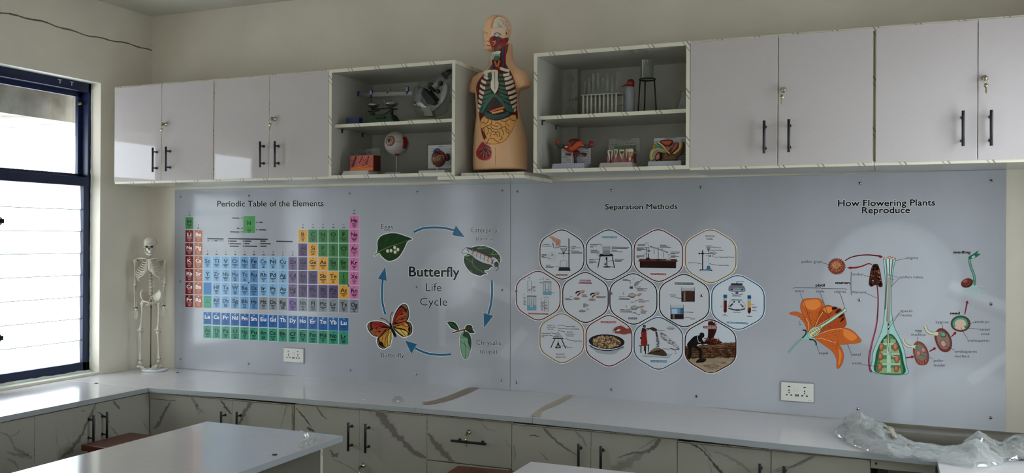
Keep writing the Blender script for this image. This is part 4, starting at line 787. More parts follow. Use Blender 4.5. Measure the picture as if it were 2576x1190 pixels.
h.ell(388, 440, 34, 8, '8a5a3a'); h.poly([(345, 520), (390, 508), (430, 520)], '8a5a3a', False); h.ell(425, 640, 36, 8, '9aa0a2'); h.poly([(385, 695), (425, 678), (465, 695)], '8a5a3a', False)
h.cap([(235, 325, 144), (235, 365, 165), (470, 528, 270), (470, 635, 296), (470, 570, 312), (470, 610, 330), (172, 270, 430), (172, 350, 452), (172, 350, 470), (490, 560, 470), (490, 665, 496), (490, 600, 512), (195, 268, 634), (195, 385, 657), (195, 390, 676), (527, 585, 637), (527, 630, 660), (527, 606, 680), (527, 612, 694)], h=8)
for p in ([(335, 175), (352, 195), (362, 212)], [(470, 296), (440, 280), (436, 262)], [(285, 432), (310, 420), (330, 422)], [(485, 486), (450, 488), (432, 505)], [(285, 636), (360, 632)], [(515, 700), (500, 722), (470, 712), (455, 698)]): h.arrow(p, 5, hd=11)
h.done()
h = Hex('sedimentation_print', (938, 1250, 520, 850), '0e0e12', H4); h.tab(1076, 1386, 195, 232, 'SEDIMENTATION', '26282c', 'b6b8bc')
h.rect(1186, 275, 1402, 508, 'a6abb0'); h.ell(1294, 276, 108, 16, 'b9bcc0'); h.rect(1190, 340, 1398, 506, '4a2a20'); h.rect(1222, 345, 1250, 500, '8a7468'); h.rect(1262, 342, 1370, 504, '553127'); h.ell(1294, 340, 104, 10, '5e3a2e'); h.stroke([(1186, 275), (1188, 508), (1400, 510), (1402, 275)], 6, '2c2522', False)
h.rect(1010, 558, 1222, 790, 'b2b6ba'); h.ell(1116, 558, 106, 12, 'b9bcc0'); h.rect(1014, 612, 1218, 712, '6d95b4'); h.rect(1030, 625, 1120, 705, '9fbcd2'); h.rect(1170, 616, 1216, 708, '3f6f98'); h.stroke([(1012, 612), (1220, 614)], 7, '2d567c', False); h.rect(1014, 712, 1218, 788, '3a221a'); h.rect(1044, 714, 1076, 782, '857266'); h.stroke([(1010, 560), (1012, 790), (1220, 792), (1222, 560)], 6, '23282e', False)
for t_ in (('Muddy', 1002, 1098, 406), ('Water', 1012, 1098, 436), ('Water', 1300, 1384, 688), ('Mud', 1338, 1402, 794)): h.text(t_[1], t_[2], t_[3], 16, t_[0], '35484a', .05)
for p in ([(1100, 444), (1140, 452), (1175, 454)], [(1298, 678), (1240, 677)], [(1334, 768), (1240, 767)]): h.arrow(p, 6, hd=12)
h.done()
h = Hex('centrifugation_print', (1265, 1593, 527, 866), '23618f', H4, 'c2c9d0'); h.tab(1918, 2270, 830, 862, 'CENTRIFUGATION', '3a7a9c', 'bcd6e4', 16)
h.poly([(1990, 240), (2175, 244), (2222, 310), (2190, 350), (1985, 345), (1948, 305)], '757d86'); h.rect(1990, 210, 2176, 242, '3c4148'); h.ell(2085, 206, 18, 8, '4a7f98'); h.poly([(1975, 300), (2090, 285), (2200, 305), (2170, 338), (2000, 335)], '9aa2aa'); h.ell(2000, 312, 20, 14, '2a527c'); h.ell(2170, 314, 20, 14, '2a527c'); h.stroke([(2000, 300), (2165, 306)], 8, '33414e', False); h.rect(2062, 350, 2108, 384, '5a6168'); h.arrow([(2000, 372), (2040, 400), (2110, 400), (2165, 384)], 9)
for x, two in ((1895, 0), (2285, 1)):
    dy = 12 if two else 0; h.rect(x-30, 394+dy, x+30, 450+dy, '1f6298'); h.rect(x-27, 450+dy, x+27, 490+dy, 'a3b0ba'); h.poly([(x-27, 490+dy), (x+27, 490+dy), (x+27, 665+dy), (x, 694+dy), (x-27, 665+dy)], '6a1416', False)
    if two: h.rect(x-27, 502, x+27, 604, 'c99a4a')
    h.rect(x-20, 460+dy, x-12, 640+dy, '9a5a58' if not two else 'c08a60')
h.stroke([(1998, 478), (2165, 482)], 12, '4a4f55', False); h.stroke([(1998, 480), (1950, 560), (1960, 600), (2085, 640), (2205, 605), (2215, 560), (2160, 484)], 5, '6a7076'); h.stroke([(1945, 614), (2085, 650), (2220, 624)], 16, '1f3f70'); h.rect(2050, 628, 2120, 646, '6a6f76')
for p, c in (([(1968, 588), (2020, 540)], '6e1a1c'), ([(2140, 545), (2190, 592)], 'a0783a')): h.stroke(p, 24, c, False)
h.ell(2040, 512, 16, 14, '1f4f80'); h.ell(2120, 512, 16, 14, '1f4f80'); h.ell(2180, 586, 14, 12, '6e1a1c')
h.cap([(2075, 2200, 180), (2008, 2152, 416), (2018, 2145, 680), (1818, 1850, 582), (2315, 2368, 550), (2330, 2414, 595), (2330, 2392, 610), (2326, 2404, 654), (1868, 1905, 716), (1852, 1936, 735), (2274, 2300, 734), (2245, 2335, 748)], h=7); h.done()
H5 = (1350, 785, 8.207)
h = Hex('sublimation_print', (194, 468, 765, 1074), '94762e', H5); h.ctext(497, 888, 28, 'MAGNETIC', '6e5216', .05, .92, halo=HALO); h.ctext(497, 945, 28, 'SEPARATION', '6e5216', .05, .92, halo=HALO)
h.poly([(440, 405), (540, 535), (345, 535)], 'a0a3aa', False); h.stroke([(442, 270), (440, 405), (540, 535)], 5, '7b8086', False); h.stroke([(440, 405), (345, 535)], 5, '7b8086', False); h.stroke([(330, 545), (552, 552)], 22, '1a1d20', False); h.stroke([(375, 560), (290, 742)], 18, '2e3236', False); h.stroke([(515, 562), (600, 755)], 18, '2e3236', False)
h.poly([(428, 640), (462, 640), (466, 670), (500, 740), (382, 746), (422, 672)], '2b2f34'); h.ell(442, 712, 30, 28, '8d949a'); h.poly([(436, 640), (430, 610), (446, 590), (458, 620), (452, 642)], 'a86a3c'); h.ell(436, 512, 20, 12, '6f747a')
for t_ in (('Vapour of', 215, 375, 282), ('ammonium', 215, 400, 322), ('chloride', 215, 350, 362), ('Ammonium', 102, 292, 448), ('Chloride', 102, 238, 488), ('Salt', 102, 160, 522), ('Cotton Plug', 585, 785, 306), ('Inverted Funnel', 605, 875, 358), ('Sodium', 622, 742, 420), ('Ammonium', 588, 780, 462), ('Chloride', 612, 755, 502), ('China Dish', 755, 930, 608), ('Burner', 632, 740, 742)): h.text(t_[1], t_[2], t_[3], 22, t_[0], '2d3d42', .03)
for p in ([(570, 284), (510, 272), (465, 272)], [(600, 338), (465, 338)], [(590, 412), (530, 400), (462, 382)], [(302, 412), (340, 445), (385, 448)], [(262, 480), (320, 490), (390, 510)], [(745, 598), (670, 575), (610, 548)], [(625, 720), (570, 702), (515, 702)]): h.arrow(p, 7)
h.done()
h = Hex('hand_picking_print', (481, 768, 776, 1095), '82181a', H5); h.tab(1318, 1644, 184, 228, 'HAND PICKING', '93302d')
h.poly([(1120, 690), (1200, 800), (1300, 855), (1580, 875), (1700, 800), (1790, 720)], 'a2a5ac'); h.ell(1445, 640, 375, 160, 'c3c5ca', .05); h.stroke([(1095, 685), (1200, 750), (1350, 788), (1500, 795), (1650, 770), (1795, 715)], 18, '1e2f4f'); h.ell(1445, 612, 372, 152, '34363a', .05)
rn = random.Random(4)
h.ell(1445, 622, 300, 128, '7a5a40', .05)
for i in range(95):
    r = math.sqrt(rn.random()); t = rn.random()*6.28; x, y = 1445+290*r*math.cos(t), 622+125*r*math.sin(t); an = rn.random()*3
    h.ell(x, y, 34, 17, '6a4a32', an, n=10); h.ell(x-2, y-3, 29, 13, rn.choice(['b89a70', 'c0a57c', 'a88560', 'cab08a']), an, n=10)
h.poly([(1580, 380), (1640, 310), (1740, 282), (1800, 310), (1860, 345), (1925, 340), (1955, 430), (1880, 448), (1800, 465), (1720, 445), (1620, 435), (1605, 395)], 'a04a3e'); h.poly([(1640, 395), (1690, 350), (1730, 370), (1700, 395)], 'bebfc4'); h.ell(1600, 405, 22, 28, 'b59a82'); h.stroke([(1585, 375), (1650, 345), (1700, 345)], 9, '5a1e1a'); h.done()
H6 = (1590, 795, 7.933)
h = Hex('winnowing_print', (781, 1085, 788, 1115), '1e5c86', H6); h.tab(366, 700, 878, 924, 'HAND PICKING', '35709a', 'bcd6e8')
h.poly([(195, 800), (285, 762), (800, 755), (730, 838)], '9fb4be', False); h.stroke([(195, 800), (730, 838), (800, 755)], 5, '2c343a', False); h.poly([(300, 755), (400, 690), (470, 635), (540, 640), (640, 690), (700, 780), (620, 800), (420, 770)], '5d4433'); h.poly([(360, 710), (440, 645), (520, 640), (560, 670), (470, 690)], '8a7754'); h.rect(465, 695, 560, 716, '3d2a1e')
h.rect(140, 588, 345, 606, '1a1a1d', -20)
for x, y0, y1 in ((178, 600, 738), (268, 596, 762), (325, 590, 712), (245, 596, 700)): h.stroke([(x, y0), (x, y1)], 20, '1d1d20', False)
h.poly([(190, 300), (280, 310), (292, 400), (300, 575), (180, 575), (185, 440)], '9c2d22'); h.stroke([(240, 330), (250, 450), (245, 570)], 6, '6a1a16'); h.poly([(195, 265), (215, 235), (270, 260), (285, 305), (195, 315)], '3a3560'); h.ell(245, 205, 32, 28, '2a1618'); h.ell(250, 218, 22, 26, '8c4f38'); h.stroke([(270, 260), (340, 262), (350, 250)], 14, '8c4f38'); h.stroke([(265, 295), (320, 280), (345, 265)], 12, '8c4f38'); h.poly([(265, 245), (340, 240), (400, 225), (460, 240), (505, 285), (430, 305), (370, 270)], '4d3f33'); h.ell(175, 440, 14, 26, '2a2438')
for i in range(130):
    t = rn.random(); x = 475+40*math.sin(t*2)+rn.uniform(-24, 24)*(.6+.6*t); y = 300+320*t; h.ell(x, y, 9, 6, rn.choice(['3c3f42', '5a5d60', '7c8084', '2b2d30']), rn.random()*3, n=6, l=h.k)
for i in range(110):
    t = rn.random(); x = 540+380*t; y = 340+t*300+rn.uniform(-75, 80)*(1-.35*t); d = 18+26*rn.random(); h.stroke([(x, y), (x+d*.5, y+d*.15+rn.uniform(-6, 6)), (x+d, y+d*.35)], 5, rn.choice(['3c3f42', '5a5d60', '2b2d30']), False, l=h.k)
h.cap([(712, 830, 216), (684, 862, 240), (718, 832, 264), (512, 660, 284), (610, 760, 657), (842, 900, 740)], '26282b', 8); h.stroke([(760, 640), (850, 665), (935, 655)], 14, '3c3f42'); h.stroke([(780, 670), (860, 690), (870, 720)], 6, '3c3f42'); h.done()
h = Hex('threshing_print', (1099, 1417, 802, 1137), '560e14', H6, 'bec3cb')
hx = hexpts(1099, 1417, 802, 1137, -3.5); hp6 = [((x/2.479+1280-1590)*7.933, (y/2.479+480-795)*7.933) for x, y in hx]
def clip(ylo, yhi, top, m):
    """a band of the picture inside the hexagon: between the wavy line 'top' and yhi"""
    q = [p for p in hp6 if p[1] > ylo+1]; q = [(x, min(y, yhi)) for x, y in q]; h.poly(top+q, m, False)
xs_ = [p[0] for p in hp6]; L_, R_ = min(xs_), max(xs_)
def edge(y, side):
    best = None
    for i in range(len(hp6)):
        p, q = hp6[i-1], hp6[i]
        if (p[1]-y)*(q[1]-y) <= 0 and p[1] != q[1]:
            x = p[0]+(q[0]-p[0])*(y-p[1])/(q[1]-p[1])
            if best is None or (x < best if side < 0 else x > best): best = x
    return best
def band(y0s, y1s, m, wav=0):
    up = []; dn = []; ya = [edge(y0s[0], -1), edge(y0s[1], 1)]; n = 24
    for i in range(n+1):
        t = i/n; y = y0s[0]+(y0s[1]-y0s[0])*t+wav*rn.uniform(-1, 1)*(0 < i < n); up.append((ya[0]+(ya[1]-ya[0])*t, y))
    lo = []
    for side in (1, -1):
        ys = [y0s[(side+1)//2]+(y1s-y0s[(side+1)//2])*k/14 for k in range(1, 15)]
        if side < 0: ys = ys[::-1]
        lo += [(edge(min(max(y, 60), 1108), side), y) for y in ys]
    h.poly(up+lo, m, False)
band((600, 520), 1125, '7d5a3c', 12); band((640, 600), 1125, '5a3324', 20); band((850, 830), 1125, '9c8a72', 14); band((940, 900), 1125, 'a8917a', 14)
for i in range(150):
    x = rn.uniform(1120, 2040); y = rn.uniform(570, 820); d = rn.uniform(30, 90); w_ = rn.uniform(-25, 25); h.stroke([(x, y), (min(x+d/2, 2050), y+w_), (min(x+d, 2055), y+w_*.3)], rn.uniform(5, 14), rn.choice(['8a6244', '3d1f16', '6e4630', 'a07a54', '4c2a1c', '94704e']), l=h.k)
for i in range(34):
    y = rn.uniform(900, 1080); x = rn.uniform(edge(y, -1)+80, edge(y, 1)-150); d = rn.uniform(60, 140); h.stroke([(x, y), (x+d/2, y-10), (x+d, y+rn.uniform(-14, 14))], 5, rn.choice(['6a5038', '8a7258', 'c0ab90']), l=h.k)
h.poly([(1515, 170), (1530, 120), (1590, 110), (1640, 140), (1670, 180), (1690, 260), (1660, 360), (1630, 440), (1700, 460), (1760, 500), (1800, 540), (1600, 580), (1440, 530), (1500, 450), (1515, 350)], '52180f'); h.poly([(1540, 250), (1620, 260), (1600, 400), (1560, 500), (1530, 420)], '3a0f0a')
for i in range(40): x, y = rn.uniform(1520, 1680), rn.uniform(110, 200); h.stroke([(x, y), (x+rn.uniform(-12, 12), y-30)], 6, rn.choice(['6e2416', '8a3a24', '4a140c']), False, l=h.k)
for i in range(50): x, y = rn.uniform(1450, 1760), rn.uniform(440, 540); h.ell(x, y, 16, 8, rn.choice(['8a3a22', 'a85a34', '6e2416', 'c07a4a']), rn.random()*3, n=6, l=h.k)
h.poly([(1100, 560), (1170, 470), (1250, 400), (1340, 385), (1350, 350), (1390, 332), (1440, 360), (1435, 420), (1400, 450), (1420, 500), (1470, 520), (1560, 510), (1540, 550), (1440, 560), (1330, 565), (1290, 600), (1380, 650), (1395, 720), (1380, 850), (1340, 850), (1335, 700), (1230, 630), (1190, 660), (1190, 760), (1150, 870), (1112, 830), (1130, 700), (1110, 610)], '101114')
h.ell(1395, 365, 44, 34, '241c1a'); h.stroke([(1305, 395), (1310, 460), (1330, 525), (1375, 520)], 14, 'a9adb2'); h.poly([(1280, 930), (1300, 880), (1370, 850), (1480, 855), (1450, 910), (1380, 930)], '1c1418'); h.tab(1420, 1700, 196, 246, 'THRESHING', '8a1f26', 'd9b4b8', 8); h.done()
# ---- how flowering plants reproduce
FL = (1900, 440, 2.288)
a = Art(*FL); a.text(477, 1035, 180, 36, 'How Flowering Plants', '0b0b10', .032, -4, HALO); a.text(615, 890, 221, 36, 'Reproduce', '0b0b10', .032, -2, HALO); a.build('title_lettering', br)
F1 = (1970, 620, 3.5)
a = Art(*F1); OR, OR2, OR3 = 'cf6428', 'b9501e', 'e08238'
a.stroke([(45, 935), (110, 860), (180, 800)], 16, '5f8f80'); a.stroke([(45, 935), (110, 860), (180, 800)], 6, '98bcae')
pet = [([(215, 755), (195, 690), (140, 620), (55, 592), (110, 575), (170, 600), (215, 650), (235, 720)], OR, OR3), ([(225, 745), (200, 650), (160, 570), (155, 510), (185, 465), (250, 458), (320, 462), (355, 510), (330, 600), (280, 690), (250, 740)], OR, OR3),
       ([(260, 745), (300, 640), (320, 570), (360, 530), (400, 518), (450, 535), (520, 560), (550, 640), (555, 690), (520, 715), (400, 740), (300, 780)], OR2, OR), ([(270, 800), (350, 860), (430, 920), (470, 990), (475, 1074), (515, 1040), (532, 960), (510, 890), (470, 850), (380, 815)], OR, OR3),
       ([(270, 800), (360, 765), (440, 730), (520, 715), (600, 735), (660, 790), (684, 840), (580, 858), (490, 860), (400, 830)], OR, OR3)]
for p, c, c2 in pet: a.stroke(p, 5, '9a3f16', closed=True); a.poly(p, c)
a.poly([(175, 490), (250, 468), (310, 472), (330, 520), (270, 560), (200, 540)], OR3); a.poly([(530, 730), (600, 750), (650, 800), (600, 830), (540, 790)], OR3); a.poly([(490, 900), (515, 950), (500, 1030), (485, 1040), (495, 970)], OR3); a.poly([(350, 550), (400, 530), (440, 545), (400, 590)], OR3)
rn = random.Random(9)
for (x0, x1, y0, y1) in ((200, 330, 570, 680), (320, 480, 570, 720), (370, 530, 740, 835), (140, 210, 610, 690), (430, 490, 840, 900)):
    for i in range(16): a.ell(rn.uniform(x0, x1), rn.uniform(y0, y1), 4.5, 2.5, '6e2a12', -.5, n=6, l=a.k)
for p in ([(220, 740), (225, 680), (200, 630)], [(270, 740), (310, 640), (350, 580)], [(280, 790), (400, 740), (520, 722)], [(250, 808), (340, 812), (470, 852)], [(300, 700), (420, 630), (540, 560)]): a.stroke(p, 5, 'e8a878')
for p in ([(430, 540), (455, 530), (480, 540), (460, 556), (432, 556)], [(460, 580), (480, 555), (508, 550), (500, 572), (475, 588)], [(490, 625), (515, 600), (540, 600), (525, 618), (500, 632)], [(500, 665), (520, 632), (540, 625), (535, 645), (512, 664)]): a.poly(p, '4a1812')
a.poly([(165, 815), (205, 770), (240, 790), (290, 830), (250, 820), (200, 818)], '8fbfae'); a.stroke([(172, 738), (198, 740), (200, 770), (168, 808)], 12, '1f4a3e'); a.stroke([(230, 818), (270, 825), (290, 850), (290, 870)], 12, '1f4a3e')
ov = [(220, 790), (228, 750), (265, 715), (330, 695), (420, 640), (530, 565), (530, 552), (552, 550), (552, 570), (540, 575), (430, 655), (345, 710), (320, 755), (270, 795), (235, 805)]
a.stroke(ov, 8, '2e6b4f', closed=True); a.poly(ov, 'a9d0bf'); o2 = [(232, 782), (250, 745), (290, 715), (330, 702), (318, 740), (275, 780), (245, 795)]; a.stroke(o2, 6, '3d7a55', closed=True); a.poly(o2, 'c9cf9a')
for i in range(5): a.ell(240+i*20, 758-i*11, 9, 7, '9a4a2a', n=10); a.ell(240+i*20, 758-i*11, 5, 4, 'd89a70', n=8); a.ell(262+i*17, 780-i*13, 9, 7, '9a4a2a', n=10); a.ell(262+i*17, 780-i*13, 5, 4, 'd89a70', n=8)
a.build('lily_print', br)
a = Art(*F1)
for i in range(44):
    t = i*2*PI/44; r = 77+4*(i % 2); a.stroke([(472+60*math.cos(t), 176+60*math.sin(t)), (472+r*math.cos(t), 176+r*math.sin(t)*.93)], 6, '7a3320', False, l=1)
a.ell(472, 176, 72, 66, '9a4a30'); a.ell(470, 172, 58, 52, 'a85c3e'); a.ell(466, 165, 36, 32, 'bd8058')
for i in range(70):
    r = 62*math.sqrt(rn.random()); t = rn.random()*6.28; a.ell(472+r*math.cos(t), 176+r*.92*math.sin(t), 5, 3, rn.choice(['7a3320', 'c98a66', '5f2418']), rn.random()*3, n=6, l=a.k)
RED = '9c1a26'
a.stroke([(545, 125), (600, 95), (680, 78), (760, 75), (850, 85)], (9, 13), '7c1420'); a.poly([(842, 98), (850, 75), (880, 90), (862, 102)], RED, False); a.stroke([(785, 160), (750, 152), (700, 172), (640, 186), (590, 188)], (8, 16), RED); a.poly([(600, 176), (560, 188), (600, 202)], RED, False)
a.stroke([(826, 330), (836, 450), (832, 600), (815, 720), (780, 860), (758, 980), (762, 1060), (775, 1108)], (10, 20), '8a2740'); a.stroke([(826, 640), (800, 770), (770, 900), (760, 1000), (772, 1106)], 6, 'c0607a')
an = [(795, 165), (812, 158), (832, 165), (850, 220), (862, 290), (872, 345), (850, 352), (832, 335), (800, 338), (780, 350), (760, 335), (764, 280), (776, 210)]
a.stroke(an, 10, '3a150e', closed=True); a.poly(an, '5c2416')
for i in range(150):
    t = rn.random(); y = 170+t*175; s_ = rn.choice([-1, 1]); x = 815+s_*(10+t*34+rn.uniform(-12, 10)); a.ell(x, y, 8, 5, rn.choice(['c07a50', '8a4a2c', 'd79a70', '3d170e']), rn.random()*3, n=6, l=a.k)
a.poly([(808, 180), (820, 180), (832, 335), (800, 338)], '4a120e', False); a.build('stamen_print', br)
F2 = (2180, 620, 3.5)
a = Art(*F2)
out = [(150, 110), (165, 105), (200, 95), (240, 105), (252, 115), (232, 200), (220, 350), (215, 500), (225, 640), (250, 730), (300, 830), (335, 940), (346, 1040), (346, 1124), (62, 1108), (52, 1000), (60, 930), (100, 830), (140, 720), (158, 600), (165, 450), (166, 300), (160, 200)]
a.stroke(out, 10, '3f7f74', closed=True); a.poly(out, '9cc4bd'); a.poly([(180, 120), (225, 120), (212, 300), (205, 500), (210, 640), (180, 640), (178, 400)], 'b4d0cc')
inn = [(180, 775), (225, 775), (270, 830), (305, 910), (325, 1010), (328, 1122), (82, 1108), (76, 1000), (90, 920), (130, 830)]
a.poly(inn, '2c6d50'); a.poly([(185, 790), (222, 790), (260, 850), (290, 930), (305, 1020), (308, 1120), (100, 1108), (96, 1010), (110, 930), (145, 850)], '5f8f5a')
for y, w in ((840, 60), (930, 90), (1020, 100), (1095, 105)): a.poly([(195-w*.75, y-24), (195-16, y-28), (195-14, y+20), (195-w*.8, y+18)], '93ab74', False); a.poly([(195+16, y-26), (195+w, y-20), (195+w*1.05, y+22), (195+14, y+22)], '93ab74', False)
a.rect(178, 850, 212, 1112, 'a6c6b4'); a.rect(120, 850, 270, 868, '9fc0ac'); a.rect(110, 940, 290, 956, '9fc0ac'); a.rect(105, 1030, 295, 1046, '9fc0ac')
for x, y, rx, ry in ((132, 887, 20, 33), (254, 886, 22, 34), (124, 970, 20, 30), (268, 990, 20, 35), (117, 1062, 20, 36), (262, 1078, 20, 28)): a.ell(x, y, rx+3, ry+3, '6e3423', .1); a.ell(x, y, rx, ry, 'b0664a', .1); a.ell(x-3, y-6, rx*.6, ry*.6, 'c08062', .1)
for p in ([(170, 118), (180, 250), (172, 420), (166, 555)], [(203, 110), (198, 300), (186, 500), (180, 660)], [(232, 118), (216, 250), (206, 420), (198, 560)]): a.stroke(p, 9, '4c403c'); a.stroke(p, 4, '8f857e')
a.poly([(188, 300), (212, 300), (208, 600), (196, 700), (182, 660)], 'a59a94'); a.stroke([(192, 690), (190, 800), (200, 920), (228, 965), (262, 972)], 14, '5a544c'); a.stroke([(192, 690), (190, 800), (200, 920), (228, 965), (262, 972)], 8, 'c2b8a4')
for x, y in ((168, 105), (202, 97), (236, 107)): a.ell(x, y, 14, 13, '6e3a28'); a.ell(x, y, 11, 10, 'd8a184')
a.ell(194, 688, 6, 9, '17362e'); a.ell(194, 726, 6, 9, '17362e'); a.build('pistil_print', br)
a = Art(*F2)
for p in ([(295, 988), (370, 978), (405, 972)], [(552, 925), (600, 898)], [(745, 796), (780, 762)], [(864, 600), (886, 490)]):
    a.stroke(p, (9, 15), RED, False); d = (Vector((*p[-1], 0))-Vector((*p[-2], 0))).normalized(); nn = Vector((-d.y, d.x, 0)); e = Vector((*p[-1], 0)); a.poly([tuple((e+d*16)[:2]), tuple((e-d*10+nn*16)[:2]), tuple((e-d*10-nn*16)[:2])], RED, False)
def seed(pts, c1, c2): a.stroke(pts, 8, '7a2f28', closed=True); a.poly(pts, c1); cx = sum(p[0] for p in pts)/len(pts); cy = sum(p[1] for p in pts)/len(pts); a.poly([(cx+(x-cx)*.78, cy+(y-cy)*.78) for x, y in pts], c2)
seed([(430, 850), (465, 840), (505, 865), (535, 915), (546, 980), (530, 1030), (490, 1042), (450, 1030), (425, 980), (412, 910)], '94584a', '8d7a72')
for p in ([(318, 815), (340, 860), (380, 880), (432, 878)],): a.stroke(p, 26, '6a6658'); a.stroke(p, 18, 'c9c4a8')
a.poly([(395, 868), (440, 872), (452, 888), (430, 900), (400, 892)], 'c9c4a8', False); a.ell(442, 888, 15, 14, '4f8a72'); a.ell(434, 854, 12, 10, 'a8503e'); a.ell(422, 914, 9, 12, 'a8503e')
for x, y in ((456, 940), (500, 912)): a.ell(x, y, 18, 24, '7a3a30', -.4); a.ell(x, y, 15, 21, 'c48a78', -.4)
for x, y in ((455, 1012), (475, 1026), (498, 1026), (520, 1008)): a.ell(x, y, 13, 22, '7a2f28'); a.ell(x, y, 10, 19, 'b5604c')
seed([(635, 728), (680, 730), (725, 775), (748, 840), (740, 900), (700, 928), (650, 910), (615, 850), (602, 780)], '8d4038', '94786e')
a.stroke([(515, 702), (535, 745), (575, 765), (622, 762)], 28, '6a6658'); a.stroke([(515, 702), (535, 745), (575, 765), (622, 762)], 20, 'c9c4a8'); a.poly([(590, 755), (636, 752), (626, 765), (634, 775), (620, 785), (592, 782)], 'c9c4a8', False)
a.ell(676, 778, 26, 24, '2f6a52', .3); a.ell(674, 775, 20, 17, '6aa38a', .3); a.ell(676, 856, 24, 32, '7a3a30', -.4); a.ell(676, 856, 20, 28, 'c09a8a', -.4)
a.ell(828, 680, 88, 72, '6e2a22'); a.ell(828, 680, 80, 64, '94564a'); a.ell(828, 680, 70, 55, 'c4ac9a'); a.stroke([(770, 710), (762, 675), (785, 640), (830, 628), (875, 645), (890, 690), (865, 715)], 28, '2f6a52'); a.stroke([(772, 705), (766, 675), (788, 645), (830, 634), (870, 648), (884, 688), (866, 708)], 17, '5f9a84')
a.stroke([(952, 310), (945, 250), (918, 180), (905, 120)], 22, '2f6b5c'); a.stroke([(952, 310), (945, 250), (918, 180), (905, 120)], 12, '69a08c'); a.poly([(900, 120), (900, 90), (940, 65), (985, 35), (975, 62), (1003, 66), (965, 95), (920, 110)], '2d7350'); a.stroke([(915, 105), (960, 75)], 5, '164a30'); a.ell(940, 92, 18, 10, '8fc0a4', -.5)
a.ell(884, 322, 54, 40, '4a1c14', -.35); a.ell(880, 318, 48, 34, '7a3526', -.35); a.ell(868, 305, 22, 14, '9a5a44', -.35); a.stroke([(940, 290), (952, 320), (950, 345)], 20, '4f8a72')
for p in ([(945, 340), (900, 370), (850, 400), (812, 425)], [(940, 350), (930, 420), (945, 490), (930, 558)], [(955, 345), (1000, 390), (1030, 430), (1062, 470)], [(955, 345), (1000, 350), (1040, 355)], [(945, 350), (910, 400), (892, 440)], [(950, 350), (965, 410), (970, 465)], [(960, 350), (1000, 410), (1012, 455)], [(900, 370), (860, 410), (848, 450)], [(1000, 390), (1045, 400), (1075, 440)]): a.stroke(p, (12, 4), '9fb5ac')
a.build('seed_stages_print', br)
a = Art(*FL)
for w in (('pollen grain', 267, 384, 506), ('stigma', 868, 938, 484), ('anther', 559, 626, 578), ('filament', 559, 640, 682), ('pollen tubes', 836, 966, 595), ('ovary', 227, 281, 674), ('style', 350, 397, 676), ('stigma', 453, 521, 678), ('sepal', 365, 419, 1032), ('petal', 554, 606, 1040), ('ovule', 558, 612, 1090), ('sperm', 836, 904, 790), ('nuclei', 837, 899, 814), ('egg', 920, 958, 901), ('nucleus', 898, 980, 925), ('zygote', 1037, 1112, 854), ('embryo', 1264, 1348, 852), ('seed', 1293, 1348, 896), ('coat', 1299, 1348, 922), ('endosperm', 1222, 1347, 960), ('endosperm', 1148, 1274, 1023), ('nucleus', 1148, 1232, 1050), ('polar', 1028, 1083, 1075), ('nuclei', 1028, 1090, 1102)): a.text(w[1], w[2], w[3], 15, w[0], '30333a', .0, 1)
for w in (('pistil', 348, 399, 642), ('stamen', 461, 543, 628), ('seedling', 1140, 1238, 452), ('seed', 1121, 1177, 803)): a.text(w[1], w[2], w[3], 15, w[0], '1c1e24', .04, 0)
for p in ([(384, 506), (420, 515)], [(808, 493), (866, 481)], [(626, 578), (660, 588)], [(640, 682), (702, 710)], [(760, 574), (832, 592), (768, 608)], [(832, 592), (778, 646)], [(258, 682), (290, 760), (325, 866)], [(374, 682), (400, 750), (426, 830)], [(490, 684), (516, 768)], [(348, 968), (366, 1016)], [(530, 972), (552, 1028)], [(614, 1092), (714, 1104)], [(768, 858), (834, 792), (768, 884)], [(934, 930), (932, 962)], [(1078, 862), (1080, 908)], [(1218, 860), (1264, 848)], [(1228, 882), (1290, 888)], [(1182, 878), (1222, 946)], [(1092, 984), (1146, 1008)], [(944, 1032), (1024, 1060), (972, 1016)]): a.stroke(p, 2.2, '3a3d45', False)
a.stroke([(553, 560), (551, 600), (551, 652), (553, 688)], 2.6, '3a3d45', False); a.stroke([(553, 560), (558, 558)], 2.6, '3a3d45', False); a.stroke([(553, 688), (558, 690)], 2.6, '3a3d45', False); a.stroke([(545, 624), (551, 624)], 2.6, '3a3d45', False); a.stroke([(219, 655), (226, 649), (370, 652), (374, 646), (378, 653), (520, 656), (528, 662)], 2.6, '3a3d45', False)
a.build('label_lettering', br)
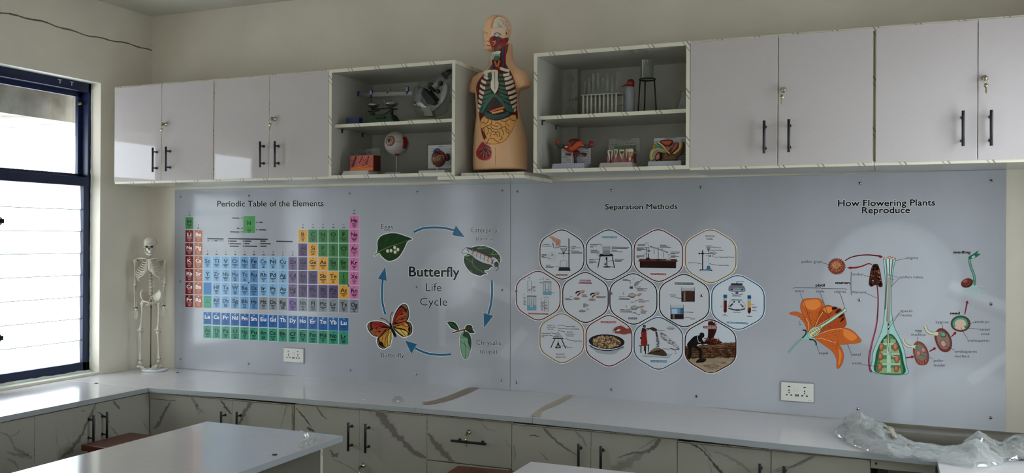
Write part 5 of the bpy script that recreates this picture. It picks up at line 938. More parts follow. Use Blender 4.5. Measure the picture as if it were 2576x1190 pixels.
# ---- sockets on the boards
def socket(q, label, sc):
    tl, tr, brr, bl_ = [PY(*p, YB-.004) for p in q]; x0, x1, z0, z1 = (tl.x+bl_.x)/2, (tr.x+brr.x)/2, (bl_.z+brr.z)/2, (tl.z+tr.z)/2
    u = thing('wall_socket', label, 'socket', ((x0+x1)/2, YB, (z0+z1)/2), 'double wall sockets'); y = YB-.009; w, hh = x1-x0, z1-z0
    MB().box(x0, x1, y, YB-.001, z0, z1, M_WHITEP).build('face_plate', u, bevel=.002)
    MB().box(x0+.002, x1+.004, YB-.004, YB-.0005, z0-.003, z1+.006, M_BEDGE).build('back_box', u)
    for i, c in enumerate((.25, .73)):
        b = MB(); X = lambda f: x0+w*f; Z = lambda f: z0+hh*f
        def slot(cx, cz, a_, b_): b.box(X(cx)-a_, X(cx)+a_, y-.0004, y+.001, Z(cz)-b_, Z(cz)+b_, M_SLOT)
        slot(c, .79, .006, .0022); slot(c, .58, .0025, .004); slot(c, .46, .0025, .003); slot(c-.07, .33, .0045, .0028); slot(c+.07, .33, .0045, .0028); b.build('socket_outlet', u, weld=False)
    for c in (.455, .535): MB().box(x0+w*(c-.036), x0+w*(c+.036), y-.0025, y+.001, z0+hh*.52, z0+hh*.74, M_WHITEP).build('switch', u, bevel=.0008)
    b = MB()
    for c in (.465, .53): b.box(x0+w*c-.0028, x0+w*c+.0028, y-.0004, y+.001, z0+hh*.27, z0+hh*.40, M_SLOT)
    b.build('usb_port', u); MB().box(x0+w*.84, x0+w*.93, y-.0003, y+.001, z0+hh*.085, z0+hh*.1, mat('grey_mark', '6a6c6e', .5)).build('maker_mark', u)
socket([(714.5, 876), (764, 877.5), (763.5, 912.5), (714.5, 910.5)], 'white double socket below the periodic table', 1)
socket([(1965, 961), (2047, 966), (2046, 1013), (1965, 1006.5)], 'white double socket at the lower end of the flowering plants poster', 1)
# ================================================================ SKELETON MODEL IN THE CORNER
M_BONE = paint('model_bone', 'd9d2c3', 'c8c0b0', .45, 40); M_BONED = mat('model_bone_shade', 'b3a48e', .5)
M_ROD = mat('green_rod', '3f5a52', .3, .6); M_JNT = mat('joint_black', '17161a', .5); M_DISC = mat('white_disc', 'dfe1e6', .3)
ZB = zt(-4.2); YS = -.15; SK = Vector((PY(389, 930, YS).x, YS, ZB))
sk = thing('skeleton_model', 'white human skeleton model on a round white stand in the window corner', 'skeleton model', SK)
def S(cx, cy, d=0): return PY(300+cx/2.975, 560+cy/2.975, YS+d+(cx-232)*.00049)
U = .00082                                        # metres per unit of that picture
MB().lathe([(0, 0), (.074, 0), (.078, .004), (.078, .010), (.073, .014), (0, .014)], (SK.x, SK.y, ZB+.0003), M_DISC, 40).build('stand_base', sk)
p = S(238, 560, .01); MB().tube([(p.x, p.y, ZB+.014), p], .0028, M_ROD, 12).lathe([(.006, 0), (.006, .02), (.003, .026)], (p.x, p.y, ZB+.014), M_ROD, 14).lathe([(.004, -.006), (.004, .006)], S(238, 632, .01), M_JNT, 10).build('stand_pole', sk)
def bone(name, pts, r, ends=1.7, n=10, m=None):
    pts = [Vector(p) for p in pts]; q = []; rr = []
    for i in range(9):
        t = i/8; f = t*(len(pts)-1); a = min(int(f), len(pts)-2); q.append(pts[a].lerp(pts[a+1], f-a)); e = abs(2*t-1)
        rr.append(r*(.82+(ends-.82)*max(0, (e-.62)/.38)**1.2))
    b = MB().tube(q, rr, m or M_BONE, n); b.ball(q[0], rr[0]*1.05, m or M_BONE, 10, 8).ball(q[-1], rr[-1]*1.05, m or M_BONE, 10, 8); return b
# skull: cranium, brow, cheekbones, dark sockets and nose opening
c = S(231, 152, -.01); b = MB(); vs, fs = [], []; NU, NV = 28, 20
def skullr(t, a):
    """t: polar angle from the crown, a: azimuth (a = -90 deg faces the room)"""
    x, y, z = math.sin(t)*math.cos(a), math.sin(t)*math.sin(a), math.cos(t)
    w = .0372*(1-.30*max(0, -z-.1)); f = .047*(1-.22*max(0, -z)); h = .039
    if z < 0 and y < 0: f *= .92
    return Vector((x*w, y*f*(.86 if y < 0 else 1), z*h))
for i in range(NV+1):
    for j in range(NU): vs.append(c+skullr(PI*i/NV, 2*PI*j/NU))
for i in range(NV):
    for j in range(NU): fs.append((i*NU+j, (i+1)*NU+j, (i+1)*NU+(j+1) % NU, i*NU+(j+1) % NU))
b.add(vs, fs, M_BONE, True)
b.ball(S(224, 200, -.035), (.021, .017, .018), M_BONE, 14, 10)                                           # maxilla
for cx in (196, 256): b.ball(S(cx, 186, -.027), (.010, .014, .0065), M_BONE, 10, 8); b.tube(smooth([S(cx, 188, -.028), S(cx+(-12 if cx < 220 else 10), 186, -.012), S(cx+(-10 if cx < 220 else 10), 182, .01)], n=4), .003, M_BONE, 8)
b.tube(smooth([S(186, 168, -.036), S(207, 165, -.047), S(225, 172, -.048), S(243, 166, -.046), S(262, 170, -.034)], n=4), .0045, M_BONE, 8)
h = b.build('skull', sk)
b = MB()
for cx in (205, 243): b.ball(S(cx, 180, -.046), (.0095, .006, .0078), M_JNT, 12, 8)
b.ball(S(223, 196, -.0535), (.0055, .004, .0065), M_JNT, 10, 8); b.build('skull_opening', h, label='dark eye sockets and nose opening')
j = MB().tube(smooth([S(192, 196, -.012), S(198, 222, -.022), S(212, 236, -.042), S(228, 239, -.046), S(244, 234, -.040), S(256, 220, -.020), S(262, 194, -.010)], n=4), [.0045]*6+[.006]*13+[.0045]*6, M_BONE, 10)
j.box(*sorted((S(212, 0, -.05).x, S(242, 0, -.05).x)), YS-.0535, YS-.044, S(0, 226, -.05).z, S(0, 212, -.05).z, M_BONE); j.build('jaw', sk, bevel=.002)
# spine
b = MB(); sp = [Vector(p) for p in smooth([S(229, 232, .0), S(230, 262, .004), S(233, 320, .018), S(235, 400, .012), S(237, 470, -.002), S(238, 540, .006)], n=6)]
for i, p in enumerate(sp):
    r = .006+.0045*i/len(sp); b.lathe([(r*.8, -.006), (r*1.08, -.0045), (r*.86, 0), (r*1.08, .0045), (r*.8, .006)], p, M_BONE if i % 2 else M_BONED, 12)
    b.ball(p+Vector((0, .012, -.003)), (.0025, .009, .003), M_BONE, 8, 6)
    for s in (-1, 1): b.ball(p+Vector((s*.012*(1+i/len(sp)*.4), .004, 0)), (.009, .0025, .0022), M_BONE, 8, 6)
b.build('spine', sk)
# rib cage: ten pairs of ribs, sternum
b = MB()
for i in range(10):
    t = i/9; zc = 268+i*13.5; w = (52+50*min(1, t*1.7)-10*max(0, t-.75)*4); dr = 22+16*t; back = S(233, zc-8, .02); dep = .050+.014*math.sin(PI*min(1, t*1.1))
    for s in (-1, 1):
        st = S(220+s*8-(2 if i > 3 else 0), min(276+i*11.5, 352) if i < 7 else 352+(i-7)*6, -.05)
        P_ = [back+Vector((s*.006, 0, 0)), S(233+s*w*.55, zc+2, .030), S(231+s*w*.95, zc+dr*.45, .010), S(228+s*w, zc+dr*.9, -.018), S(224+s*w*.78, zc+dr*1.35, -.042)]
        if i < 8: P_ += [S(222+s*w*.42, zc+dr*1.42-(i > 4)*(i-4)*7, -.052), st]
        b.tube(smooth(P_, n=5), .0030, M_BONE, 8)
        if 2 < i < 8: b.tube(smooth(P_[3:], n=4), .0034, M_BONE, 8)
h = b.build('rib_cage', sk)
b = MB(); b.prism([S(209, 272, -.054), S(238, 272, -.054), S(234, 292, -.055), S(231, 330, -.056), S(226, 356, -.055), S(218, 356, -.055), S(212, 330, -.056), S(214, 292, -.055)], (0, .005, 0), M_BONE); b.build('sternum', h, bevel=.0012)
for s, c0, c1, sc in ((-1, (208, 272), (128, 272), 146), (1, (236, 272), (334, 280), 312)):
    MB().tube(smooth([S(*c0, -.052), S((c0[0]*2+c1[0])/3, c0[1]-4, -.05), S((c0[0]+2*c1[0])/3, c1[1]-6, -.03), S(*c1, -.016)], n=5), .0034, M_BONE, 8).build('collarbone', sk)
    q = [S(sc+s*24, 276, .022), S(sc+s*6, 284, .02), S(sc-s*16, 290, .024), S(sc-s*18, 320, .03), S(sc-s*6, 352, .034), S(sc+s*8, 330, .026)]; MB().prism(q, (0, .005, 0), M_BONED).tube([q[0], q[2]], .0025, M_BONE, 8).build('shoulder_blade', sk, bevel=.001)
# arms
for s, sh, el, wr, hd in ((-1, (115, 284), (118, 466), (124, 634), (130, 712)), (1, (343, 284), (340, 452), (332, 618), (333, 712))):
    a_ = bone('', [S(*sh, .0), S((sh[0]+el[0])/2-s*2, (sh[1]+el[1])/2, .004), S(*el, 0)], .0053, 1.75); a_.ball(S(sh[0]-s*9, sh[1]-3, 0), (.0085, .009, .009), M_BONE, 12, 8); a_.tube([S(sh[0]-s*6, sh[1], 0), S(sh[0]-s*26, sh[1]-2, 0)], .0032, M_JNT, 8); a_.build('upper_arm', sk)
    f = bone('', [S(el[0]-5, el[1]+18, -.002), S(wr[0]-7, wr[1]-4, -.02)], .0036, 1.6)
    g = bone('', [S(el[0]+7, el[1]+18, .004), S(wr[0]+7, wr[1]-4, -.016)], .0034, 1.6); f.v, f.f, f.m, f.s = f.v+g.v, f.f+[[k+len(f.v) for k in q] for q in g.f], f.m+g.m, f.s+g.s
    f.tube([S(el[0]-9, el[1]+8, 0), S(el[0]+10, el[1]+8, 0)], .003, M_JNT, 8).tube([S(wr[0]-12, wr[1]+3, -.02), S(wr[0]+14, wr[1]+3, -.018)], .0034, M_JNT, 8); f.build('forearm', sk)
    h = MB(); h.ball(S(wr[0]+1, wr[1]+20, -.022), (.010, .006, .011), M_BONE, 10, 8)
    for k in range(5):
        o = (k-2)*6.5; L = (24, 64, 70, 66, 56)[k] if s < 0 else (56, 66, 70, 64, 24)[k]; x0 = wr[0]+1+o*.8; thumb = L == 24
        P_ = [S(x0, wr[1]+24, -.024), S(wr[0]+1+o*(2.1 if thumb else 1.1), wr[1]+24+L*.5, -.032), S(wr[0]+2+o*(2.2 if thumb else 1.1), wr[1]+22+L*.8, -.034), S(wr[0]+2+o*(2.1 if thumb else .95), wr[1]+20+L, -.030)]
        h.tube(smooth(P_, n=4), .0020, M_BONE, 7); [h.ball(p, .0026, M_BONE, 7, 5) for p in P_[1:3]]
    h.build('hand', sk)
# pelvis
b = MB()
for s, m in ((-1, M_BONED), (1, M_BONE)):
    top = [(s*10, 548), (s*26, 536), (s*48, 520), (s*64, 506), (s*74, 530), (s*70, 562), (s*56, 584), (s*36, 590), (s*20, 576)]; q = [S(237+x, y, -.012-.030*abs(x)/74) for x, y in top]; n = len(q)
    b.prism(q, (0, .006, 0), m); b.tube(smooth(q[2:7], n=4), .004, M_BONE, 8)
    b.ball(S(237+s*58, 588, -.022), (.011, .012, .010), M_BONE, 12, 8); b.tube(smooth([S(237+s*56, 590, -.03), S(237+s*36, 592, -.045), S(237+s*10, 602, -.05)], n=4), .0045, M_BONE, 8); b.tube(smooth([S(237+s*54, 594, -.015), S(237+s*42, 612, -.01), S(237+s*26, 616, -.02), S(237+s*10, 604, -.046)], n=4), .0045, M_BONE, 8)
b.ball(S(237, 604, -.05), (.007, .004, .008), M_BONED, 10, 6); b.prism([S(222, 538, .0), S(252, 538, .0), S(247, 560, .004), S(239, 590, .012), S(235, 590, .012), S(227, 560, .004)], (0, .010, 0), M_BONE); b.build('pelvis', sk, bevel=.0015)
# legs
for s, hp_, kn, an, toe in ((-1, (172, 592), (160, 806), (160, 1026), (141, 1112)), (1, (296, 592), (290, 802), (298, 1016), (266, 1108))):
    f = bone('', [S(hp_[0], hp_[1]+14, -.016), S((hp_[0]+kn[0])/2+2, (hp_[1]+kn[1])/2, -.022), S(kn[0]+1, kn[1]-8, -.018)], .0068, 1.75); f.ball(S(hp_[0]-s*6, hp_[1]+2, -.018), .010, M_BONE, 12, 8).tube([S(hp_[0]-s*8, hp_[1]+2, -.018), S(hp_[0]+s*10, hp_[1]+22, -.014)], .0066, M_BONE, 10)
    for e in (-1, 1): f.ball(S(kn[0]+e*11, kn[1]-2, -.015), (.009, .012, .010), M_BONE, 12, 8)
    f.build('thigh_bone', sk); MB().ball(S(kn[0], kn[1]-6, -.032), (.008, .0055, .009), M_BONE, 12, 8).build('kneecap', sk)
    t = bone('', [S(kn[0]-2, kn[1]+20, -.016), S(an[0]-2, an[1]-6, -.014)], .0058, 1.8); t.tube(smooth([S(kn[0]+s*16, kn[1]+26, -.008), S((kn[0]+an[0])/2+s*14, (kn[1]+an[1])/2, -.008), S(an[0]+s*9, an[1]-4, -.01)], n=4), .0026, M_BONE, 8)
    t.tube([S(kn[0]-18, kn[1]+14, -.016), S(kn[0]+20, kn[1]+14, -.016)], .0035, M_BONED, 8); t.tube([S(an[0]-12, an[1]+2, -.014), S(an[0]+12, an[1]+2, -.014)], .0032, M_JNT, 8); t.build('shin_bone', sk)
    a0 = S(an[0]-2, an[1]+8, -.012); z0 = ZB+.0155; T = Vector((S(toe[0], toe[1], -.05).x, YS-.062, z0+.004)); f = MB()
    f.ball((a0.x, a0.y+.014, z0+.010), (.010, .014, .0095), M_BONE, 12, 8); f.ball((a0.x, a0.y, max(a0.z-.012, z0+.02)), (.012, .014, .012), M_BONE, 12, 8); f.ball(Vector((a0.x, a0.y-.014, z0+.017)).lerp(T, .15), (.013, .018, .010), M_BONE, 12, 8)
    for k in range(5):
        o = (k-2)*.0075; st = Vector((a0.x+o*.8, a0.y-.018, z0+.016)); e = T+Vector((o*1.25, .004*abs(k-2), -.001)); f.tube(smooth([st, st.lerp(e, .5)+Vector((0, 0, .004)), st.lerp(e, .75), e], n=4), .0036 if k != (4 if s < 0 else 0) else .0036, M_BONE, 8); f.ball(e, .0042, M_BONE, 8, 6)
    f.build('foot', sk)
# ================================================================ ANATOMY TORSO
TSC = 2.05
def tc(name, h, r=.4, **k): return mat('torso_'+name, tuple(min(.9, v*TSC) for v in lin(h)), r, **k)
M_SKIN = tc('skin', 'b48a68', .34); M_DRED = tc('muscle', '470f0c', .35); M_RIB = tc('rib', 'b5aa9a', .4); M_CART = tc('cartilage', '2f5448', .35); M_GUT = tc('gut', 'b08047', .38); M_GUTD = tc('gut_gap', '4d2c14', .5); M_COLON = tc('colon', '24383a', .3); M_RED = tc('red', '7a1c18', .35); M_BRAIN = tc('brain', 'aaa090', .4); M_VES = tc('vessel', '8a3a3a', .4); M_BLUE = tc('vein', '27304e', .4); M_LIV = tc('liver', '24110f', .25); M_RIM = tc('rim', 'c08468', .4); M_STOM = tc('stomach', 'a85a30', .35); M_BONEC = tc('bone_cut', 'b39a86', .45); M_LINE = tc('line', '5a2a1e', .5); M_GOLD = tc('gold_edge', '9a6a26', .4); M_BLK = tc('pupil', '0d0c0d', .2)
TY = -.235
def TP(px, py, d=0): return PY(px, py, TY+d)
tb = TP(1258, 428); TZ = 2.0335
torso = thing('torso_model', 'human torso anatomy model with open chest, half the face uncovered and coiled yellow intestines', 'anatomy model', (tb.x, TY, TZ))
def ringpts(cx, y, w, df, db, py, n=40, e=2.3):
    """a body ring: centre px, height px, half-width in px, depth to the front and back in metres"""
    c = TP(cx, py); wm = w*.00204; out = []
    for j in range(n):
        a = 2*PI*j/n; ca, sa = math.cos(a), math.sin(a); k = (abs(ca)**e+abs(sa)**e)**(-1/e)
        out.append(Vector((c.x+wm*ca*k, c.y+y+(db if sa > 0 else df)*sa*k, c.z)))
    return out
def loft(b, rings, m, capa=True, capb=True):
    n = len(rings[0]); vs = [v for r in rings for v in r]; fs = []
    for i in range(len(rings)-1):
        for j in range(n): fs.append((i*n+j, i*n+(j+1) % n, (i+1)*n+(j+1) % n, (i+1)*n+j))
    if capa: fs.append(tuple(range(n))[::-1])
    if capb: fs.append(tuple(range((len(rings)-1)*n, len(rings)*n)))
    b.add(vs, fs, m, True)
def interp(rows, steps):
    out = []; pts = [Vector(r[:4]) for r in rows]; rest = [Vector((*r[4:], 0, 0)[:3]) for r in rows]
    A = smooth(pts, n=steps); B = smooth(rest, n=steps); return [(*a, *b_) for a, b_ in zip(A, B)]
b = MB()
# trunk rows: px row, centre px, half width, front depth, back depth, y shift
TR = [(429, 1258, 72, .098, .10, 0), (405, 1258, 72.5, .10, .105, 0), (375, 1258, 71.5, .104, .112, 0), (345, 1258, 69, .104, .112, 0), (315, 1256, 63.5, .102, .104, 0), (292, 1254, 57.5, .100, .098, 0), (270, 1252, 56, .102, .10, 0), (245, 1251, 56, .106, .104, 0), (222, 1252, 58, .105, .104, .004), (203, 1253, 60, .097, .098, .010), (190, 1255, 57, .086, .090, .014), (178, 1258, 48, .074, .078, .020), (168, 1260, 37.5, .062, .066, .026), (158, 1259, 31, .054, .056, .032), (148, 1255, 31, .050, .05, .036), (135, 1257, 26.5, .050, .048, .034), (122, 1259, 25, .052, .048, .030), (108, 1260, 25, .052, .050, .028)]
rows = interp([(r[1], r[0], r[2], r[3], r[4], r[5]) for r in TR], 3); loft(b, [ringpts(q[0], q[5], q[2], q[3], q[4], q[1]) for q in rows], M_SKIN)
# arm stumps
def arm(pts):
    rings = []
    for i, (px, py, r, d) in enumerate(pts):
        c = TP(px, py, d); p0 = TP(*pts[max(i-1, 0)][:2], pts[max(i-1, 0)][3]); p1 = TP(*pts[min(i+1, len(pts)-1)][:2], pts[min(i+1, len(pts)-1)][3]); t = (p1-p0).normalized(); u = Vector((0, 1, 0)); w = t.cross(u).normalized(); u = w.cross(t)
        rings.append([c+(u*math.sin(2*PI*j/24)*1.12+w*math.cos(2*PI*j/24))*r for j in range(24)])
    loft(b, rings, M_SKIN)
arm([(1232, 198, .036, .012), (1217, 200, .042, .008), (1205, 209, .046, .002), (1198, 223, .039, 0), (1196, 235, .034, 0)])
arm([(1278, 190, .036, .018), (1294, 191, .044, .014), (1308, 198, .047, .010), (1316, 209, .042, .008), (1320, 222, .035, .008)])
# head: turned to the left, three-quarter view
hc = TP(1251, 86, .012); yaw = math.radians(-30); ch, sh_ = math.cos(yaw), math.sin(yaw)
def HD(x, y, z): return hc+Vector((x*ch-y*sh_, x*sh_+y*ch, z))
HR = [(-.092, .022, -.072, -.012), (-.082, .036, -.078, .020), (-.066, .046, -.082, .042), (-.046, .053, -.083, .060), (-.026, .058, -.083, .078), (-.006, .062, -.082, .092), (.014, .065, -.083, .099), (.034, .067, -.084, .101), (.054, .066, -.080, .098), (.072, .060, -.070, .088), (.088, .047, -.052, .068), (.098, .028, -.026, .042), (.102, .010, -.004, .018)]
hr = interp([(r[0], r[1], r[2], r[3]) for r in HR], 2); rings = []
for z, w, f, k in [q[:4] for q in hr]:
    w, f, k = w*.90, f*.86, k*.80
    cy_ = (f+k)/2; hy = (k-f)/2; rings.append([HD(w*math.cos(2*PI*j/36)*(1 if math.sin(2*PI*j/36) > 0 else .93), cy_+hy*math.sin(2*PI*j/36), z) for j in range(36)])
loft(b, rings, M_SKIN)
b.ball(HD(0, -.077, -.026), (.010, .013, .012), M_SKIN, 12, 8).tube([HD(0, -.071, .012), HD(0, -.080, -.018)], [.006, .009], M_SKIN, 10)
b.ball(HD(0, -.068, -.055), (.020, .011, .0085), M_SKIN, 12, 8).ball(HD(0, -.063, -.082), (.018, .014, .012), M_SKIN, 12, 8)
b.tube(smooth([HD(-.042, -.052, .016), HD(-.024, -.068, .020), HD(-.006, -.072, .014)], n=4), .006, M_SKIN, 8)
body = b.build('body', torso, weld=False)
rm = body.modifiers.new('fuse', 'REMESH'); rm.mode = 'VOXEL'; rm.voxel_size = .0052; rm.use_smooth_shade = True
sm = body.modifiers.new('soften', 'SMOOTH'); sm.factor = .5; sm.iterations = 9
dg = bpy.context.evaluated_depsgraph_get(); bpy.context.view_layer.update(); dg.update()
from mathutils.bvhtree import BVHTree
ev = body.evaluated_get(dg); me = ev.to_mesh(); W_ = body.matrix_world
_vs = [ORG['body'] + v.co for v in me.vertices]; zmin = TZ+.0008
BVH = BVHTree.FromPolygons(_vs, [tuple(p.vertices) for p in me.polygons])
# bake the fused surface, cut flat where it stands and at the two arm stumps
def bake(obj, vs, polys, mats, faces_m=None):
    nm = bpy.data.meshes.new(obj.name); nm.from_pydata([v-ORG[obj.name] for v in vs], [], polys)
    for m in mats: nm.materials.append(m)
    nm.polygons.foreach_set('use_smooth', [True]*len(nm.polygons)); bm = bmesh.new(); bm.from_mesh(nm)
    bmesh.ops.bisect_plane(bm, geom=bm.verts[:]+bm.edges[:]+bm.faces[:], plane_co=Vector((0, 0, TZ+.0005))-ORG[obj.name], plane_no=(0, 0, -1), clear_outer=True)
    bmesh.ops.holes_fill(bm, edges=[e for e in bm.edges if e.is_boundary], sides=0); bm.to_mesh(nm); bm.free(); obj.modifiers.clear(); obj.data = nm
bake(body, _vs, [tuple(p.vertices) for p in me.polygons], [M_SKIN]); ev.to_mesh_clear()
def on(px, py, off=0.0):
    d = ray(px, py).normalized(); h = BVH.ray_cast(CAM, d)
    if h[0] is None or h[0].y > TY+.16:
        q = TP(px, py); h = BVH.find_nearest(q)
    return h[0]+h[1].normalized()*off if h[1].dot(d) < 0 else h[0]-d*off
def patch(b, pts, off, m, curve=True, step=4.5):
    """a skin-hugging patch of the model bounded by picture points"""
    q = smooth([(*p, 0) for p in pts], True, 4) if curve else [Vector((*p, 0)) for p in pts]
    bm = bmesh.new(); f = bm.faces.new([bm.verts.new(p) for p in q]); bmesh.ops.triangulate(bm, faces=[f])
    for _ in range(4):
        es = [e for e in bm.edges if e.calc_length() > step]
        if not es: break
        bmesh.ops.subdivide_edges(bm, edges=es, cuts=1); bmesh.ops.triangulate(bm, faces=[f for f in bm.faces if len(f.verts) > 3])
    bm.verts.index_update(); b.add([on(v.co.x, v.co.y, off) for v in bm.verts], [[v.index for v in f.verts] for f in bm.faces], m, True); bm.free(); return b
def rope(b, pts, r, m, off=None, n=8, k=4, closed=False):
    q = smooth([(*p, 0) for p in pts], closed, k); off = r*.4 if off is None else off; b.tube([on(p.x, p.y, off) for p in q], r, m, n, closed=closed); return b
# opened neck, chest and belly
CAV = [(1240, 122), (1246, 128), (1243, 140), (1241, 152), (1234, 168), (1222, 182), (1210, 194), (1200, 210), (1198, 226), (1201, 250), (1203, 276), (1206, 296), (1209, 318), (1212, 338), (1219, 354), (1232, 363), (1250, 362), (1268, 355), (1280, 342), (1290, 322), (1298, 302), (1303, 297), (1301, 270), (1300, 240), (1296, 210), (1288, 186), (1280, 172), (1272, 158), (1270, 144), (1276, 132), (1279, 110), (1272, 112), (1255, 120)]
b = patch(MB(), CAV, .0012, M_DRED); rope(b, CAV, .0022, M_RIM, .001, 6, 4, True); b.build('opened_cavity', torso)
# ribs with green cartilage
g = MB()
RL = [((1222, 187), (1228, 189), (1238, 187)), ((1219, 194), (1229, 198), (1240, 195)), ((1213, 204), (1224, 209), (1238, 207)), ((1210, 216), (1222, 223), (1236, 219)), ((1208, 229), (1219, 235), (1236, 229)), ((1207, 241), (1216, 246), (1238, 237)), ((1206, 253), (1214, 258), (1240, 244)), ((1205, 265), (1211, 268), (1226, 259)), ((1205, 276), (1208, 279), (1218, 270))]
RR = [((1281, 187), (1266, 190), (1256, 190)), ((1286, 194), (1269, 200), (1254, 200)), ((1290, 204), (1270, 211), (1254, 209)), ((1292, 215), (1272, 223), (1254, 219)), ((1295, 228), (1277, 235), (1255, 227)), ((1297, 240), (1280, 247), (1256, 236)), ((1297, 252), (1283, 259), (1262, 247)), ((1297, 264), (1287, 270), (1270, 262)), ((1296, 275), (1291, 279), (1276, 272))]
for lst in (RL, RR):
    for (x0, y0), (x1, y1), (x2, y2) in lst:
        xm, ym = (x0+x1)/2, (y0+y1)/2+1.2; b = MB()
        for o in (-1.9, 0, 1.9): rope(b, [(x0, y0+o), (xm, ym+o), (x1, y1+o)], .0040, M_RIB, .0035, 8, 3); rope(b, [(x1, y1+o), ((x1+x2)/2, (y1+y2)/2+1+o), (x2, y2+o)], .0038, M_CART, .0030, 8, 3)
        b.build('rib', torso)
for pts in ([(1244, 236), (1236, 246), (1226, 260), (1218, 274), (1214, 284)], [(1248, 238), (1258, 250), (1268, 266), (1278, 277), (1286, 281)]):
    for o in (-2, 2): rope(g, [(x+o, y) for x, y in pts], .0055, M_CART, .003)
rope(g, [(1245, 236), (1246, 246)], .006, M_CART, .003); g.build('rib_cartilage', torso)
b = patch(MB(), [(1238, 180), (1252, 180), (1254, 188), (1253, 200), (1255, 212), (1253, 224), (1250, 231), (1246, 236), (1242, 231), (1237, 224), (1236, 212), (1239, 200), (1239, 190)], .0105, M_RIB); rope(b, [(1246, 184), (1246, 226)], .0012, M_LINE, .011); b.build('breastbone', torso)
b = MB()
for pts in ([(1219, 186), (1227, 183), (1238, 179)], [(1281, 180), (1270, 178), (1259, 174)]):
    for o in (-1.5, 1.5): rope(b, [(x, y+o) for x, y in pts], .0052, M_RIB, .0055)
b.build('collarbone', torso); b = MB(); b.ball(on(1238, 177, .007), .008, M_RED, 12, 8); b.ball(on(1256, 174, .007), .008, M_RED, 12, 8); b.build('vessel_stump', torso)
# neck: voice box, windpipe muscles, vessels
b = patch(MB(), [(1240, 130), (1259, 128), (1259, 134), (1256, 138), (1242, 138)], .006, M_RIB); patch(b, [(1242, 138), (1257, 136), (1257, 146), (1244, 146)], .007, tc('larynx', '6f8e86')); patch(b, [(1245, 145), (1250, 141), (1257, 142), (1257, 151), (1250, 155), (1246, 152)], .0085, M_CART); b.build('voice_box', torso)
b = MB()
for pts, m, r in (([(1246, 156), (1250, 170)], M_STOM, .006), ([(1257, 154), (1253, 170)], M_STOM, .006), ([(1240, 150), (1241, 174)], M_BLUE, .004), ([(1265, 116), (1266, 140), (1267, 172)], M_BLUE, .005), ([(1272, 112), (1271, 140), (1271, 160)], M_RED, .004)): rope(b, pts, r, m, r*.6)
b.build('neck_vessels', torso)
# liver, stomach, colon, intestines, bladder artery dish
patch(MB(), [(1246, 250), (1258, 256), (1266, 268), (1268, 276), (1250, 284), (1232, 286), (1224, 280), (1230, 266), (1238, 254)], .008, M_LIV).build('liver', torso)
b = MB(); [rope(b, pts, .006, m, .011) for pts, m in (([(1236, 282), (1246, 277), (1258, 274), (1268, 271)], M_STOM), ([(1240, 285), (1252, 283), (1266, 279)], M_GUT), ([(1238, 279), (1250, 275)], M_RED))]; b.build('stomach', torso)
b = MB()
for i, o in enumerate((-3, 2)): rope(b, [(1222, 284+o), (1232, 292+o), (1248, 297+o), (1264, 294+o), (1280, 287+o)], .0105, M_COLON, .008, 10)
b.build('colon', torso)
GUT = [(1222, 294), (1240, 302), (1262, 302), (1282, 294), (1295, 292), (1294, 308), (1284, 330), (1270, 352), (1250, 360), (1234, 360), (1222, 354), (1226, 344), (1219, 330), (1212, 318), (1212, 305)]
b = patch(MB(), GUT, .0065, M_GUT); rope(b, GUT, .0045, M_GUT, .0028, 8, 4, True)
def gr(ox, oy, sc, lst, r=.0016): [rope(b, [(ox+x/sc, oy+y/sc) for x, y in pts], r, M_GUTD, .0066, 6, 4) for pts in lst]
gr(1230, 295, 14.48, [[(120, 100), (110, 220), (70, 270), (0, 300)], [(100, 230), (170, 300), (300, 340), (350, 310)], [(240, 230), (300, 210), (380, 230), (440, 290), (440, 400), (330, 445), (220, 440), (130, 400), (90, 320)], [(440, 400), (500, 480), (530, 570), (520, 660)], [(0, 410), (80, 420), (110, 500), (180, 535), (270, 550), (370, 530), (390, 600), (390, 680), (410, 724)], [(440, 140), (600, 160), (720, 90)], [(600, 160), (610, 240), (700, 310), (720, 360)],
    [(480, 400), (520, 360), (600, 360), (630, 420), (620, 500), (690, 570)], [(90, 540), (90, 640), (60, 724)], [(170, 620), (200, 640), (250, 620)], [(260, 560), (260, 600), (310, 640), (320, 724)]])
gr(1170, 270, 4.257, [[(225, 110), (255, 130), (245, 165), (215, 185)], [(185, 170), (215, 160)], [(180, 235), (215, 215), (262, 190)], [(205, 225), (215, 260), (205, 290)], [(240, 210), (255, 235), (252, 270), (240, 295)], [(470, 110), (490, 140), (530, 150)], [(430, 200), (440, 230), (470, 250), (460, 290)], [(245, 375), (262, 342), (300, 335), (325, 345)], [(318, 350), (345, 365), (380, 378)], [(225, 378), (250, 395)], [(375, 350), (400, 335), (392, 305)], [(210, 300), (230, 312), (238, 340)]])
b.build('intestines', torso)
rg = random.Random(3)
KID = [(1215, 356), (1222, 362), (1232, 368), (1237, 378), (1237, 392), (1231, 401), (1220, 404), (1208, 402), (1199, 393), (1198, 381), (1204, 369), (1210, 360)]
b = patch(MB(), KID, .0015, M_RED); rope(b, KID, .0022, M_RIM, .001, 6, 3, True)
for i in range(16):
    a_ = -.1+i*PI*1.05/15; x, y = 1221+math.cos(a_)*15, 380+math.sin(a_)*18; rope(b, [(1222, 370), ((1222+x)/2+rg.uniform(-1, 1), (370+y)/2), (x, y)], .0012, (M_RIM, M_BLUE, M_DRED)[i % 3], .0028, 6, 3)
for x, y in ((1220, 368), (1225, 374), (1218, 374), (1222, 378)): b.ball(on(x, y, .004), .0045, M_BLUE, 8, 6)
b.build('pelvic_vessels', torso)
rope(MB(), [(1246, 371), (1247, 384), (1246, 402), (1248, 427)], .0016, tc('groove', '7d5a44'), -.0006, 6).build('groin_line', torso)
